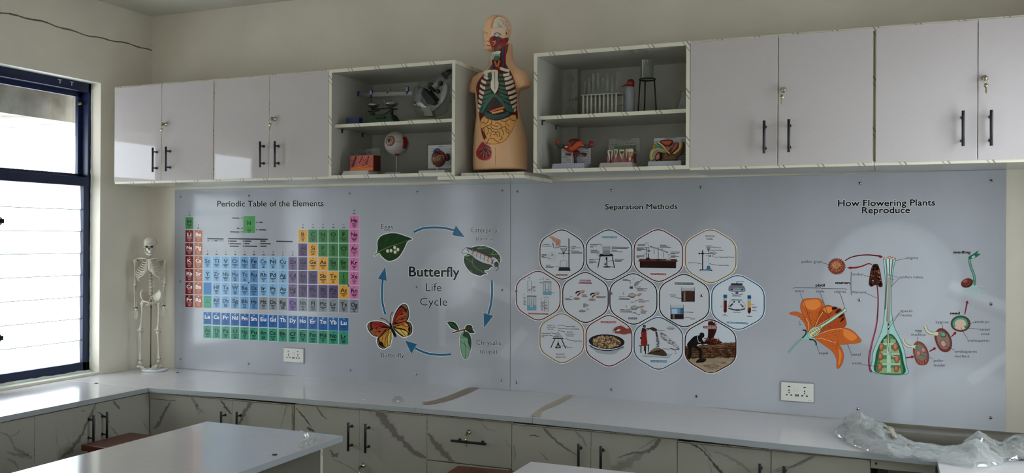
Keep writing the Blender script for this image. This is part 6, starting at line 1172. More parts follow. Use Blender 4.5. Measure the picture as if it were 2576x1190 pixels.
# head: brain, cut bone, eye, face muscles, ear, mouth line
b = patch(MB(), [(1241, 70), (1242, 58), (1246, 48), (1254, 43), (1264, 46), (1274, 54), (1282, 66), (1284, 73), (1262, 72)], .003, M_BRAIN)
for pts in ([(1244, 66), (1247, 58), (1252, 51), (1258, 47)], [(1248, 69), (1252, 62), (1249, 56), (1255, 52)], [(1256, 70), (1259, 64), (1255, 58), (1260, 52), (1266, 49)], [(1264, 70), (1267, 64), (1263, 58), (1268, 54)], [(1272, 71), (1274, 65), (1270, 60), (1273, 56)], [(1280, 71), (1280, 66), (1277, 61)]): rope(b, pts, .0048, M_BRAIN, .0022, 8, 5)
for pts in ([(1263, 71), (1260, 66), (1255, 64), (1252, 60)], [(1260, 66), (1256, 67), (1253, 69)], [(1275, 71), (1272, 64), (1273, 58), (1269, 53)], [(1272, 64), (1266, 60), (1263, 54), (1259, 50)], [(1266, 60), (1262, 61)], [(1273, 58), (1276, 55)], [(1274, 68), (1278, 63)]): rope(b, pts, .0009, M_VES, .0068, 6, 5)
h = b.build('brain', torso); rope(MB(), [(1236, 70), (1238, 58), (1243, 48), (1252, 42), (1262, 44)], .0022, M_GOLD, .002, 6).build('skull_rim', torso)
patch(MB(), [(1236, 72), (1278, 72), (1278, 96), (1262, 96), (1252, 88), (1244, 90), (1234, 95)], .0025, M_BONEC, False).build('skull_bone', torso)
rope(MB(), [(1279, 73), (1279, 84), (1277, 95)], .0022, M_GOLD, .003, 6).build('ear_edge', torso)
b = patch(MB(), [(1233, 96), (1242, 90), (1252, 92), (1262, 96), (1278, 95), (1276, 106), (1268, 116), (1256, 124), (1240, 128), (1236, 116), (1232, 106)], .003, M_RED); patch(b, [(1240, 94), (1256, 93), (1262, 102), (1254, 110), (1242, 106)], .0045, M_DRED)
for pts in ([(1240, 114), (1246, 106), (1238, 104)], [(1243, 108), (1246, 101)], [(1240, 118), (1240, 128)]): rope(b, pts, .0018, M_RIM, .005, 6)
b.build('face_muscles', torso)
patch(MB(), [(1244, 118), (1258, 114), (1262, 120), (1254, 126), (1242, 128)], .0055, tc('gland', '6e4438')).build('jaw_gland', torso)
q = on(1249, 88, .004); b = MB().ball(q, .0095, tc('eyeball', 'b5b9b5', .15), 16, 12); b.ball(q+(CAM-q).normalized()*.0062+Vector((-.002, 0, .001)), .0045, tc('iris', '5f7f88', .15), 12, 8).ball(q+(CAM-q).normalized()*.0085+Vector((-.003, 0, .001)), .0025, M_BLK, 10, 6); rope(b, [(1243, 88), (1248, 83), (1255, 85), (1259, 88)], .0016, M_BLK, .008, 6); b.build('eyeball', torso)
qe = Matrix.Rotation(yaw, 3, 'Z').to_quaternion(); b = MB().ball(HD(.052, .022, -.002), (.0075, .014, .024), M_SKIN, 16, 12, qe)
b.tube([HD(.0575+.004*math.sin(t), .024+.0135*math.cos(t), -.001+.0245*math.sin(t)) for t in [math.radians(a_) for a_ in range(200, -75, -18)]], .0036, M_SKIN, 8)
b.ball(HD(.0585, .017, -.004), (.003, .004, .008), M_LINE, 8, 6, qe); b.build('ear', torso)
b = MB(); rope(b, [(1225, 114), (1230, 115), (1236, 115)], .0018, M_LINE, .0004, 6); rope(b, [(1226, 103), (1231, 105)], .0012, M_LINE, .0003, 6); rope(b, [(1219, 84), (1224, 82), (1227, 85)], .0016, tc('eyelid', '8a6248'), .0004, 6); b.build('face_line', torso)
# ================================================================ THINGS ON THE OPEN SHELVES
GL = 1.7
def sm(h, r=.4, **k): return mat('shelf_'+h+'_%d' % int(r*100), tuple(min(.9, v*GL) for v in lin(h)), r, **k)
M_BASEW = mat('model_base_white', 'd2d0d0', .35); M_CARDW = mat('card_white', 'c5c6c8', .5); M_INK = mat('card_ink', '2b2d30', .6)
M_FILM = glass('clear_film', 'f0f3f1', .18, .06, .07, .22)
ZUL, ZUR, ZLL, ZLR = ZSL+.0004, ZSR+.0004, CZ0+TH+.0004, CZ0+.004+TH+.0004
def V(p, **k): return Vector(p)
def at(px, y, z):                                   # the point above shelf height z at depth y under picture column px
    d = ray(px, 300); p = CAM + d*((y-CAM.y)/d.y); return Vector((p.x, y, z))
def xm(px, y): return at(px, y, 0).x
def px2m(y): return .00199*(1+(y+.3)*.2)
def slab(name, parent, px0, px1, y0, y1, z0, h, m, taper=.008):
    """a display base with sloping sides"""
    x0, x1 = xm(px0, y0), xm(px1, y0); b = MB(); t = taper
    v = [(x0, y0, z0), (x1, y0, z0), (x1, y1, z0), (x0, y1, z0), (x0+t, y0+t, z0+h), (x1-t, y0+t, z0+h), (x1-t, y1-t, z0+h), (x0+t, y1-t, z0+h)]
    b.add(v, [(0, 3, 2, 1), (4, 5, 6, 7), (0, 1, 5, 4), (1, 2, 6, 5), (2, 3, 7, 6), (3, 0, 4, 7)], m); return b.build(name, parent, bevel=.001)
def solid(b, pts, y, th, m, curve=True, side=None, bulge=0):
    """a shape drawn in picture points at depth y, th thick"""
    q = smooth([(*p, 0) for p in pts], True, 4) if curve else [Vector((*p, 0)) for p in pts]
    return b.prism([PY(p.x, p.y, y) for p in q], (0, th, 0), m, side, True)
def wire(b, pts, y, r, m, n=8, k=4, closed=False): return b.tube([PY(p.x, p.y, y) for p in smooth([(*p, 0) for p in pts], closed, k)], r, m, n, closed=closed)
# ---- blue box
u = thing('small_box', 'small dark blue box at the left end of the upper shelf, beside the green scale', 'box', at(890, -.35, ZUL))
x0, x1 = xm(870.5, -.37), xm(903, -.37); b = MB().box(x0, x1, -.37, -.332, ZUL, ZUL+.024, sm('12203c', .5)); b.build('box_body', u, bevel=.0012)
MB().box(x0-.0008, x1+.0008, -.3708, -.3312, ZUL+.0242, ZUL+.038, sm('12203c', .5)).build('box_lid', u, bevel=.0012)
# ---- green two-pan scale
Y = -.26; u = thing('pan_balance', 'green-based mechanical scale with two silver pans on the upper shelf', 'balance', at(961, Y, ZUL)); GR = sm('1f3423', .4); BK = mat('cast_black', '15171a', .4)
def T(cx, cy, y=Y): return PY(860+cx/9.916, 200+cy/9.916, y)
zb = ZUL; a0, a1, c0, c1 = T(585, 1000), T(1415, 1000), T(760, 900), T(1290, 880); hz = T(1000, 885).z
v = [(a0.x, Y-.05, zb), (a1.x, Y-.05, zb), (a1.x, Y+.05, zb), (a0.x, Y+.05, zb), (c0.x, Y-.032, hz), (c1.x, Y-.032, hz), (c1.x, Y+.032, hz), (c0.x, Y+.032, hz)]
MB().add(v, [(0, 3, 2, 1), (4, 5, 6, 7), (0, 1, 5, 4), (1, 2, 6, 5), (2, 3, 7, 6), (3, 0, 4, 7)], GR).build('base', u, bevel=.006, seg=3)
b = MB(); q0, q1 = T(850, 925, Y-.045), T(1060, 955, Y-.047); b.box(q0.x, q1.x, Y-.048, Y-.038, q1.z, q0.z, BK); b.build('scale_plate', u, bevel=.001)
b = MB().tube([T(745, 748), T(1160, 715), T(1330, 735)], .0042, BK, 10).tube([T(650, 795), T(760, 800), T(900, 780), T(950, 770)], .003, BK, 8).tube([T(1060, 870), T(1170, 800), T(1290, 740), T(1390, 738)], .003, BK, 8); b.build('beam', u)
for cx, h0, h1 in ((785, 900, 750), (1250, 880, 720)): MB().lathe([(.0075, 0), (.0075, T(0, h1).z-T(0, h0).z-.012), (.004, T(0, h1).z-T(0, h0).z)], T(cx, h0), BK, 14).build('pillar', u)
for cx, cy in ((778, 715), (1245, 685)):
    c = T(cx, cy); MB().lathe([(0, 0), (.012, 0), (.026, .005), (.0345, .014), (.037, .021), (.0355, .021), (.033, .0155), (.025, .0075), (0, .003)], c, mat('pan_silver', 'aab0b4', .25, .9), 32).lathe([(.004, -.008), (.004, .0)], c, BK, 10).build('pan', u)
MB().tube([T(1020, 880), T(1020, 590)], .0014, mat('thin_steel', '77777a', .3, .9), 8).build('pointer_post', u); MB().tube([T(1072, 575), T(1045, 515)], .0028, sm('8f8f80', .4), 8).build('pointer', u)
# ---- graduated beam balance with blue riders
Y = -.17; u = thing('beam_balance', 'long silver graduated beam with blue sliders on a thin stand behind the green scale', 'balance', at(980, Y, ZUL)); BL = sm('1a2b63', .4)
b = MB(); q = [T(430, 335, Y), T(1760, 300, Y), T(1760, 392, Y), T(430, 438, Y)]; b.prism(q, (0, .004, 0), mat('beam_silver', '9b9d9a', .3, .7))
for i in range(28):
    t = .04+i/29; p = q[3].lerp(q[2], t); h = .006 if i % 5 else .010; b.box(p.x-.0004, p.x+.0004, Y-.0006, Y, p.z+.001, p.z+h, M_INK)
b.lathe([(0, 0), (.0045, 0), (.0045, .001), (0, .001)], T(1140, 330, Y), M_INK, 12, (0, -1, 0)).box(T(1055, 0, Y).x, T(1105, 0, Y).x, Y-.0006, Y, T(0, 338, Y).z, T(0, 332, Y).z, M_INK).box(T(1180, 0, Y).x, T(1225, 0, Y).x, Y-.0006, Y, T(0, 334, Y).z, T(0, 328, Y).z, M_INK)
b.build('beam', u, weld=False)
MB().tube([T(205, 392, Y), T(360, 390, Y)], .0016, BK, 8).lathe([(0, -.005), (.0055, -.004), (.0055, .004), (0, .005)], T(290, 388, Y), BK, 12, (1, 0, 0)).build('counterweight', u)
x = T(355, 0, Y).x; MB().box(x, T(425, 0, Y).x, Y-.006, Y+.010, T(0, 445, Y).z, T(0, 325, Y).z, BL).build('end_block', u, bevel=.001)
for cx, cy, h in ((730, 318, 178), (1625, 285, 188)):
    r = MB(); x0, x1 = T(cx-32, 0, Y).x, T(cx+32, 0, Y).x; z1, zm, z0 = T(0, cy, Y).z, T(0, cy+115, Y).z, T(0, cy+h, Y).z
    r.prism([(x0, Y-.004, z1), (x1, Y-.004, z1), (x1, Y-.004, zm), ((x0+x1)/2+.0015, Y-.004, z0), ((x0+x1)/2-.0015, Y-.004, z0), (x0, Y-.004, zm)], (0, .0115, 0), BL).box(x0+.0022, x1-.0022, Y-.0045, Y-.0038, zm+.001, z1-.003, sm('8f9498', .4)); r.build('slider', u, weld=False)
c = T(1203, 0, Y); MB().tube([(c.x, Y+.008, ZUL+.008), (c.x, Y+.008, T(0, 285, Y).z), (c.x, Y+.008, T(0, 260, Y).z)], .0019, mat('thin_steel', '77777a', .3), 8).lathe([(0, 0), (.03, 0), (.03, .005), (.006, .009), (0, .009)], (c.x, Y+.008, ZUL), BK, 24).build('stand', u)
# ---- microscope in its plastic bag
Y = -.27; GM = sm('74766e', .35); DK = mat('microscope_black', '17181a', .35); y0 = -.335
def M(cx, cy, y=Y): return PY(1020+cx/7.933, 160+cy/7.933, y)
u = thing('microscope', 'grey microscope with tilted tube and black stage inside a clear plastic bag', 'microscope', M(450, 1060)*1.0 + Vector((0, 0, ZUL-M(450, 1060).z)))
xa, xb = M(20, 0, y0).x, M(600, 0, y0).x; MB().box(xa, xb, y0, y0+.12, ZUL, ZUL+.015, GM).build('base', u, bevel=.003)
b = MB(); b.prism([M(*p, Y-.022) for p in ((280, 935), (440, 815), (480, 850), (550, 1046), (370, 1048), (375, 965))], (0, .044, 0), GM); b.build('pillar', u, bevel=.002)
MB().lathe([(0, 0), (.0085, 0), (.0085, .006), (.006, .009), (0, .009)], M(415, 860, Y-.022), M_CHROME, 18, (0, -1, 0)).build('hinge_knob', u)
arm_o = [(470, 800), (600, 790), (690, 700), (690, 620), (740, 540), (790, 400), (830, 440), (828, 540), (790, 680), (700, 810), (600, 905), (520, 938)]
b = MB(); b.prism([M(p.x, p.y, Y-.014) for p in smooth([(*p, 0) for p in arm_o], True, 3)], (0, .028, 0), GM); b.build('arm', u, bevel=.002)
def rod(p, q, r0, r1, m, y=Y, n=20): P0, P1 = M(*p, y), M(*q, y); d = P1-P0; return MB().lathe([(0, 0), (r0, 0), (r1, d.length), (0, d.length)], P0, m, n, d)
rod((575, 480), (780, 255), .0185, .0185, GM).build('tube', u); b = rod((770, 265), (800, 232), .022, .0215, DK); g = rod((800, 235), (905, 125), .0150, .0145, DK); b.v, b.f, b.m, b.s = b.v+g.v, b.f+[[k+len(b.v) for k in q] for q in g.f], b.m+g.m, b.s+g.s; b.build('eyepiece', u)
b = MB().ball(M(520, 455), (.020, .020, .016), DK, 16, 10); b.prism([M(*p, Y-.016) for p in ((455, 380), (500, 360), (545, 385), (560, 430), (520, 480), (575, 540), (540, 560), (490, 520), (465, 450))], (0, .032, 0), DK); b.build('nosepiece', u, bevel=.002)
for p, q, m in (((450, 430), (345, 430), GM), ((470, 500), (475, 560), M_CHROME)): rod(p, q, .0075, .005, m).build('objective', u)
b = MB(); b.prism([M(*p, Y-.045) for p in ((212, 470), (250, 445), (370, 490), (545, 690), (605, 775), (560, 815), (520, 825), (420, 790))], (0, .09, 0), DK); b.build('stage', u, bevel=.003)
for c, r in (((705, 400), .0145), ((655, 557), .0125)): MB().lathe([(0, 0), (r, 0), (r, .012), (r*.8, .016), (0, .016)], M(*c, Y-.014), DK, 22, (0, -1, 0)).build('focus_knob', u)
b = MB().lathe([(0, 0), (.011, 0), (.011, .003), (0, .003)], M(200, 810), M_CHROME, 18, (.5, -1, .6)).tube([M(180, 760), M(290, 880)], .004, DK, 8); b.build('mirror', u)
# the bag: a crumpled film hull round the instrument
b = MB(); hull = [(230, 400), (430, 340), (740, 190), (900, 150), (960, 220), (905, 480), (900, 760), (800, 1000), (640, 1050), (330, 1030), (150, 900), (120, 700), (170, 520)]
rings = []; K_ = smooth([(*p, 0) for p in hull], True, 3); rq = random.Random(5)
for t in range(7):
    a = PI*t/6; s_ = .55+.45*math.sin(a); yy = Y-.078*math.cos(a); ring = []
    for i, p in enumerate(K_):
        w = 1+.05*math.sin(i*2.3+t*1.7)+rq.uniform(-.035, .035); cx, cy = 520, 640; q = M(cx+(p.x-cx)*s_*w, min(cy+(p.y-cy)*s_*w, 1052), yy); q.z = max(q.z, ZUL+.002); q.x = min(q.x, -2.0915); ring.append(q)
    rings.append(ring)
n = len(K_); b.add([v for r in rings for v in r], [(i*n+j, i*n+(j+1) % n, (i+1)*n+(j+1) % n, (i+1)*n+j) for i in range(6) for j in range(n)], M_FILM, True); b.build('plastic_bag', u, label='crumpled clear plastic bag')
# ---- skin block model
Y0 = -.37; RD = sm('7a2f24', .45)
def K1(cx, cy, y=Y0): return PY(850+cx/5.2267, 320+cy/5.2267, y)
u = thing('skin_model', 'red cube model of human skin layers on a white base, lower left shelf', 'anatomy model', at(905, -.31, ZLL))
slab('base', u, 859, 927, Y0, Y0+.115, ZLL, .0265, M_BASEW); zt_ = ZLL+.0267
yb = Y0+.014; b = MB(); q = [K1(160, 565, yb), K1(465, 555, yb), K1(465, 365, yb), K1(145, 375, yb)]; z1 = q[2].z
b.box(q[0].x, q[1].x, yb, yb+.075, zt_, z1, sm('8a4034', .45), {1: sm('4d1712'), 5: sm('3a120e')}); b.box(q[0].x, q[1].x, yb-.0008, yb, zt_, zt_+.016, sm('a8591f'), None)
rg = random.Random(11)
def fp(cx, cy, d=.0012): return K1(cx, cy, yb-d)
for i in range(11): x = 160+i*28; solid_pts = [(x, 378), (x+14, 378), (x+12+rg.uniform(-6, 6), 420+rg.uniform(0, 40)), (x+4, 415)]; b.prism([fp(*p, .0016) for p in solid_pts], (0, .0016, 0), sm('9c5a48'))
for i in range(34):
    cx, cy = rg.uniform(165, 450), rg.uniform(395, 520); m = sm(rg.choice(['a0503f', '5a1a16', 'b06a52', '6e231c', '933a30'])); r = rg.uniform(.002, .0045); b.ball(fp(cx, cy, 0), (r, .0016, r*rg.uniform(.7, 1.4)), m, 10, 6)
for pts, m, r in (([(240, 380), (225, 430), (205, 480), (185, 515)], sm('2a100e'), .0045), ([(330, 380), (300, 430), (280, 470)], sm('6e1a16'), .003), ([(405, 380), (385, 440), (370, 500)], sm('6a1c18'), .004), ([(255, 520), (270, 505), (290, 520), (275, 530)], sm('b5654c'), .0018), ([(170, 545), (240, 535), (330, 525), (410, 500), (460, 490)], sm('b5732a'), .003)): b.tube([fp(p.x, p.y, .0004) for p in smooth([(*p, 0) for p in pts], n=4)], r, m, 8)
h = b.build('skin_block', u, weld=False); b = MB()
for pts in ([(205, 365, ), (170, 330)], [(355, 358), (440, 320)], [(430, 362), (452, 345)]): b.tube([K1(*p, yb+.02) for p in pts], .0008, M_BLK, 6)
b.build('hair', u)
c0, c1 = K1(225, 355, yb+.02), K1(355, 285, yb+.02); b = MB(); rq = random.Random(8); N_ = 9
vs = [Vector((c0.x+(c1.x-c0.x)*i/N_, yb+.006+.05*j/N_, z1+.001+(c1.z-z1)*(.75*math.sin(PI*(.1+.8*i/N_))*(.6+.4*math.sin(PI*j/N_))+rq.uniform(0, .3)))) for j in range(N_+1) for i in range(N_+1)]
b.add(vs, [(j*10+i, j*10+i+1, j*10+i+11, j*10+i+10) for j in range(N_) for i in range(N_)], M_FILM); tag(b.build('plastic_wrap', origin=((c0.x+c1.x)/2, yb+.03, z1), weld=False), 'scrap of crinkled clear plastic lying on top of the skin model', 'plastic wrap')
def card(name, u, px0, px1, py0, py1, y, m, text=None, lines=(), film=False, tilt=0):
    a, c = PY(px0, py1, y), PY(px1, py0, y); b = MB().box(a.x, c.x, y, y+.0015, a.z, c.z, m)
    for x0, x1, yy in lines: p, q = PY(x0, yy, y), PY(x1, yy, y); b.box(p.x, q.x, y-.0004, y, p.z-.0007, p.z+.0007, M_INK)
    h = b.build(name, u, weld=False)
    if text:
        vs, fs, w = glyphs(text[0]); P0, P1 = PY(text[1], text[3], y-.0006), PY(text[2], text[3], y-.0006); s_ = (P1.x-P0.x)/w; MB().add([Vector((P0.x+a_*s_, y-.0006, P0.z+c_*s_*text[4])) for a_, c_ in vs], fs, M_INK).build('card_lettering', h, weld=False)
    return h
rl = random.Random(21)
def rows(x0, x1, y0, y1, n, w): return [(x, x+w*rl.uniform(.5, 1), y0+(y1-y0)*i/n) for i in range(n) for x in (x0, x1-w)]
card('label_card', u, 919, 955, 373, 428, Y0+.10, M_FILM, None, rows(930, 954, 382, 425, 9, 9))
# ---- eyeball model
Y = -.28; u = thing('eye_model', 'large white eyeball model on a rod, standing on a small grey base', 'anatomy model', at(998, Y, ZLL)); WE = sm('857e78', .3)
slab('base', u, 966, 1008.5, Y-.03, Y+.05, ZLL, .0185, mat('model_base_grey', '9d9ca4', .4), .002)
c = PY(997.5, 361, Y); R = .0665; MB().tube([(c.x, Y, ZLL+.0185), (c.x, Y, c.z-R*.9)], .0035, mat('cream_rod', 'b5ab98', .35), 12).build('rod', u)
b = MB().ball(c, R, WE, 48, 32); b.ball(c+Vector((-.004, .012, R*.34)), (R*.70, R*.62, R*.70), WE, 28, 18); b.build('eyeball', u)
ax = Vector((-.06, -.99, .13)).normalized(); e = MB(); e.lathe([(0, R*1.075), (R*.16, R*1.06), (R*.26, R*1.03), (R*.36, R*.985), (R*.40, R*.955), (R*.405, R*.92)][::-1], c, sm('5f4a3a', .15), 36, ax); e.lathe([(R*.395, R*.925), (R*.43, R*.925), (R*.43, R*.895), (R*.395, R*.9)], c, sm('5a241c', .4), 36, ax)
e.lathe([(R*.12, R*1.09), (0, R*1.095)], c, sm('2a201a', .1), 24, ax).lathe([(R*.20, R*1.062), (R*.145, R*1.082)], c, sm('84705c', .15), 28, ax).lathe([(R*.34, R*1.005), (R*.29, R*1.028)], c, sm('7d6550', .15), 32, ax); e.build('iris', u)
ring = [c+Vector((math.cos(t)*R*1.001, math.sin(t)*R*1.001, .002)) for t in [2*PI*i/60 for i in range(60)]]; MB().tube(ring, .0009, M_DARK, 6, closed=True).build('seam', u)
def sph(b, az0, az1, el0, el1, m, r=1.02, n=8):
    vs = [c+Vector((math.cos(math.radians(el0+(el1-el0)*j/n))*math.sin(math.radians(az0+(az1-az0)*i/n)), -math.cos(math.radians(el0+(el1-el0)*j/n))*math.cos(math.radians(az0+(az1-az0)*i/n)), math.sin(math.radians(el0+(el1-el0)*j/n))))*R*r for j in range(n+1) for i in range(n+1)]
    b.add(vs, [(j*(n+1)+i, j*(n+1)+i+1, (j+1)*(n+1)+i+1, (j+1)*(n+1)+i) for j in range(n) for i in range(n)], m, True); return b
b = sph(MB(), 62, 92, -28, 28, sm('6a0f0e', .35)); o = b.build('eye_muscle', u, weld=False); o.modifiers.new('thickness', 'SOLIDIFY').thickness = .003
b = sph(MB(), 10, 70, -82, -62, sm('6a0f0e', .35)); o = b.build('eye_muscle', u, weld=False); o.modifiers.new('thickness', 'SOLIDIFY').thickness = .003
# ---- heart model
Y = -.30; u = thing('heart_model', 'small brown heart model on a white stand in front of a lettered card', 'anatomy model', at(1100, Y, ZLL)); slab('base', u, 1051, 1119.5, -.345, -.245, ZLL, .0205, M_BASEW, .006)
def H(cx, cy, y=Y): return PY(850+cx/5.2267, 320+cy/5.2267, y)
MB().tube([(H(1310, 0).x, Y, ZLL+.0205), H(1310, 500)], .0038, M_WHITEP, 12).build('peg', u)
c = H(1325, 425); b = MB(); vs, fs = [], []; N1, N2 = 24, 16
for i in range(N2+1):
    for j in range(N1):
        a, t = PI*i/N2, 2*PI*j/N1; z = math.cos(a); w = math.sin(a)*(1+.12*z); vs.append(c+Vector((w*math.cos(t)*.0395-.006*z*z, w*math.sin(t)*.034, z*.042-.004*math.cos(t)*math.sin(a))))
b.add(vs, [(i*N1+j, (i+1)*N1+j, (i+1)*N1+(j+1) % N1, i*N1+(j+1) % N1) for i in range(N2) for j in range(N1)], sm('4d2a20', .35), True); b.build('heart', u)
b = MB().tube(smooth([H(1290, 350), H(1330, 330), H(1380, 350), H(1400, 400)], n=4), [.010]*13, sm('5a1414', .35), 12); b.build('aorta', u); MB().ball(H(1440, 395, Y+.01), (.014, .014, .021), sm('3d1014', .35), 14, 10).build('atrium', u); MB().tube(smooth([H(1270, 345, Y+.005), H(1275, 310, Y+.005), H(1310, 295, Y+.005), H(1340, 315, Y+.005)], n=4), .008, sm('163a63', .4), 12).build('blue_vessel', u)
b = MB()
def hs(cx, cy):
    p = H(cx, cy); d = (p-CAM).normalized(); dx, dz = (p.x-c.x)/.0405, (p.z-c.z)/.043; k = max(.05, 1-dx*dx-dz*dz); return Vector((p.x, Y-.0345*math.sqrt(k)-.0005, p.z))
for pts in ([(1265, 380), (1250, 410), (1245, 440), (1270, 455), (1290, 445)], [(1255, 425), (1280, 435)], [(1330, 460), (1325, 430), (1340, 400), (1370, 375), (1400, 385), (1408, 420)], [(1345, 455), (1350, 420), (1365, 395)], [(1362, 440), (1375, 410), (1385, 395)], [(1260, 485), (1290, 505), (1310, 512)]): b.tube([hs(p.x, p.y) for p in smooth([(*p, 0) for p in pts], n=4)], .0016, sm('a08a52', .4), 6)
b.build('heart_vein', u)
card('label_card', u, 1077, 1140.5, 363.5, 424, -.24, M_CARDW, ('HEART', 1103, 1114, 370.5, .9), rows(1082, 1139, 375, 421, 7, 9))
# ---- glass stack at the back left of the right upper shelf
def G(cx, cy, y): return PY(1400+cx/7.576, 150+cy/7.576, y)
Y = -.15; u = thing('glass_generator', 'clear glass gas generator of stacked bulbs in the back corner of the right upper shelf', 'glassware', at(1436, Y, ZUR)); k = .0021/7.576*3.63; c = G(270, 0, Y)
def zz(cy): return G(270, cy, Y).z-ZUR
MB().lathe([(.006, zz(235)), (.0045, zz(255)), (.0045, zz(285)), (.014, zz(315)), (.0185, zz(365)), (.014, zz(420)), (.0055, zz(460)), (.005, zz(540))][::-1], (c.x, Y, ZUR), M_GLASS, 28).build('upper_bulb', u)
MB().lathe([(.0055, zz(540)), (.013, zz(545)), (.0135, zz(640)), (.011, zz(660)), (.005, zz(670)), (.005, zz(715))][::-1], (c.x-.002, Y, ZUR), M_GLASS, 28).build('neck', u)
MB().lathe([(.005, zz(715)), (.014, zz(745)), (.018, zz(790)), (.014, zz(840)), (.008, zz(870)), (.012, zz(920)), (.026, zz(970)), (.028, .004), (.024, 0), (0, 0)][::-1], (c.x, Y, ZUR), M_GLASS, 28).build('lower_bulb', u)
MB().tube([G(310, 780, Y), G(375, 748, Y)], .0055, M_GLASS, 14).tube([G(372, 720, Y), G(395, 770, Y)], .0075, M_GLASS, 14).build('side_spout', u)
# ---- test tube rack with tubes
Y = -.29; PW = sm('8b877a', .4); u = thing('test_tube_rack', 'white plastic test tube rack with a row of pegs on the right upper shelf', 'rack', at(1511, Y, ZUR)); x0, x1 = G(445, 0, Y-.035).x, G(1190, 0, Y-.035).x
MB().box(x0, x1, Y-.035, Y+.035, ZUR, ZUR+.009, PW).build('base', u, bevel=.0015); b = MB(); xa, xb = G(470, 0, Y-.03).x, G(1235, 0, Y-.03).x; zt2 = G(850, 652, Y-.03).z; b.box(xa, xb, Y-.034, Y+.034, zt2-.004, zt2, PW); b.build('top_plate', u, bevel=.0012)
b = MB().box(xa+.004, xb-.002, Y+.006, Y+.034, zt2-.052, zt2-.048, PW); b.build('middle_plate', u, bevel=.001)
for i in range(9): p = G(512+78.5*i, 0, Y-.028); MB().lathe([(.0048, 0), (.0042, zt2-.004-ZUR-.009)], (p.x, Y-.028, ZUR+.009), PW, 14).build('peg', u)
for xx in (xa+.004, xb-.006): MB().box(xx-.003, xx+.003, Y+.018, Y+.03, ZUR+.009, zt2-.004, PW).build('post', u)
tops = [(540, 430), (620, 345), (700, 265), (790, 250), (885, 352), (970, 245), (1065, 325), (1160, 230)]
def tube_(cx, top, y, label, r=.0068):
    p = G(cx, 0, y); ztop = G(cx, top, y).z; z0 = ZUR+.010; o = MB().lathe([(0, 0), (r*.6, .001), (r, .007), (r, ztop-z0-.002), (r*1.15, ztop-z0), (r*.9, ztop-z0), (r*.86, .008), (0, .003)], (p.x, y, z0), M_GLASS, 20).build('test_tube', origin=(p.x, y, z0)); tag(o, label, 'test tube', 'test tubes in the white rack')
for i, (cx, top) in enumerate(tops): tube_(cx, top, Y+.010, ['leftmost, shortest glass test tube standing in the white rack', 'second glass test tube from the left in the white rack', 'tall third glass test tube from the left in the white rack', 'tall fourth glass test tube from the left in the white rack', 'fifth glass test tube from the left in the white rack, shorter than its neighbours', 'tall glass test tube at the sixth place from the left in the white rack', 'glass test tube next to the rightmost in the white rack', 'rightmost and tallest glass test tube in the white rack, beside the wash bottle'][i])
Y2 = -.17; p = G(685, 0, Y2); zf = G(685, 455, Y2).z-ZUR
tag(MB().lathe([(0, 0), (.03, 0), (.034, .006), (.035, zf-.035), (.030, zf-.014), (.018, zf-.002), (.012, zf), (.0, zf)], (p.x, Y2, ZUR), M_GLASS, 28).build('glass_bell', origin=(p.x, Y2, ZUR)), 'clear domed glass jar standing behind the test tube rack', 'glassware')
# ---- wash bottle
Y = -.27; u = thing('wash_bottle', 'white plastic wash bottle with a red spout cap beside the test tubes', 'bottle', at(1584, Y, ZUR)); c = G(1400, 0, Y); WBm = mat('milky_plastic', '8e9194', .4, sss=0); zc = G(0, 600, Y).z-ZUR
MB().lathe([(0, 0), (.0235, 0), (.025, .003), (.025, zc-.022), (.020, zc-.008), (.0165, zc), (0, zc)], (c.x, Y, ZUR), WBm, 32).build('bottle_body', u)
b = MB(); RC = sm('5e0d0f', .35); b.lathe([(0, 0), (.0185, 0), (.0185, .022), (.0165, .028), (.012, .034), (0, .037)], (c.x+.004, Y, ZUR+zc), RC, 24); b.build('cap', u); MB().tube(smooth([G(1430, 470, Y), G(1390, 465, Y), G(1340, 478, Y), G(1230, 518, Y)], n=4), [.0095]*3+[.009, .0085, .008, .0075, .0065, .0055, .0045, .0035, .0026, .0018], RC, 12).build('spout', u)
# ---- tripod with a beaker on it
Y = -.26; u = thing('tripod_stand', 'black three-legged ring stand on the right upper shelf', 'tripod', at(1629, Y, ZUR)); c = G(1732, 0, Y); zr = G(0, 490, Y).z; RR_ = .0385
MB().tube([(c.x+RR_*math.cos(t), Y+RR_*math.sin(t), zr) for t in [2*PI*i/36 for i in range(36)]], .0038, BK, 10, closed=True).build('ring', u)
for a, q in ((-100-38, (1560, 965)), (120, (1645, 960)), (-15, (1915, 948))):
    t = math.radians(a); s_ = Vector((c.x+RR_*math.cos(t), Y+RR_*math.sin(t), zr)); e = Vector((c.x+(RR_+.012)*math.cos(t), Y+(RR_+.012)*math.sin(t), ZUR+.002)); MB().tube([s_, e], .0036, BK, 10).build('leg', u)
zb = G(0, 150, Y).z-zr; o = MB().lathe([(0, 0), (.030, 0), (.0325, .004), (.0325, zb-.004), (.0345, zb), (.0335, zb), (.0315, zb-.005), (.0315, .006), (0, .003)], (c.x-.002, Y, zr+.0038), M_GLASS, 36).build('beaker', origin=(c.x, Y, zr+.0038)); tag(o, 'clear glass beaker standing on the black tripod', 'beaker')
# ---- flask half hidden by the cupboard door
Y = -.24; c = G(2420, 0, Y); o = MB().lathe([(0, 0), (.038, 0), (.040, .004), (.016, .075), (.0135, .085), (.0135, .105), (.017, .109), (.0125, .109), (.012, .084), (.036, .006), (0, .004)], (c.x, Y, ZUR), M_GLASS, 32).build('conical_flask', origin=(c.x, Y, ZUR)); tag(o, 'clear conical flask at the far right of the upper shelf, against the cupboard', 'flask')
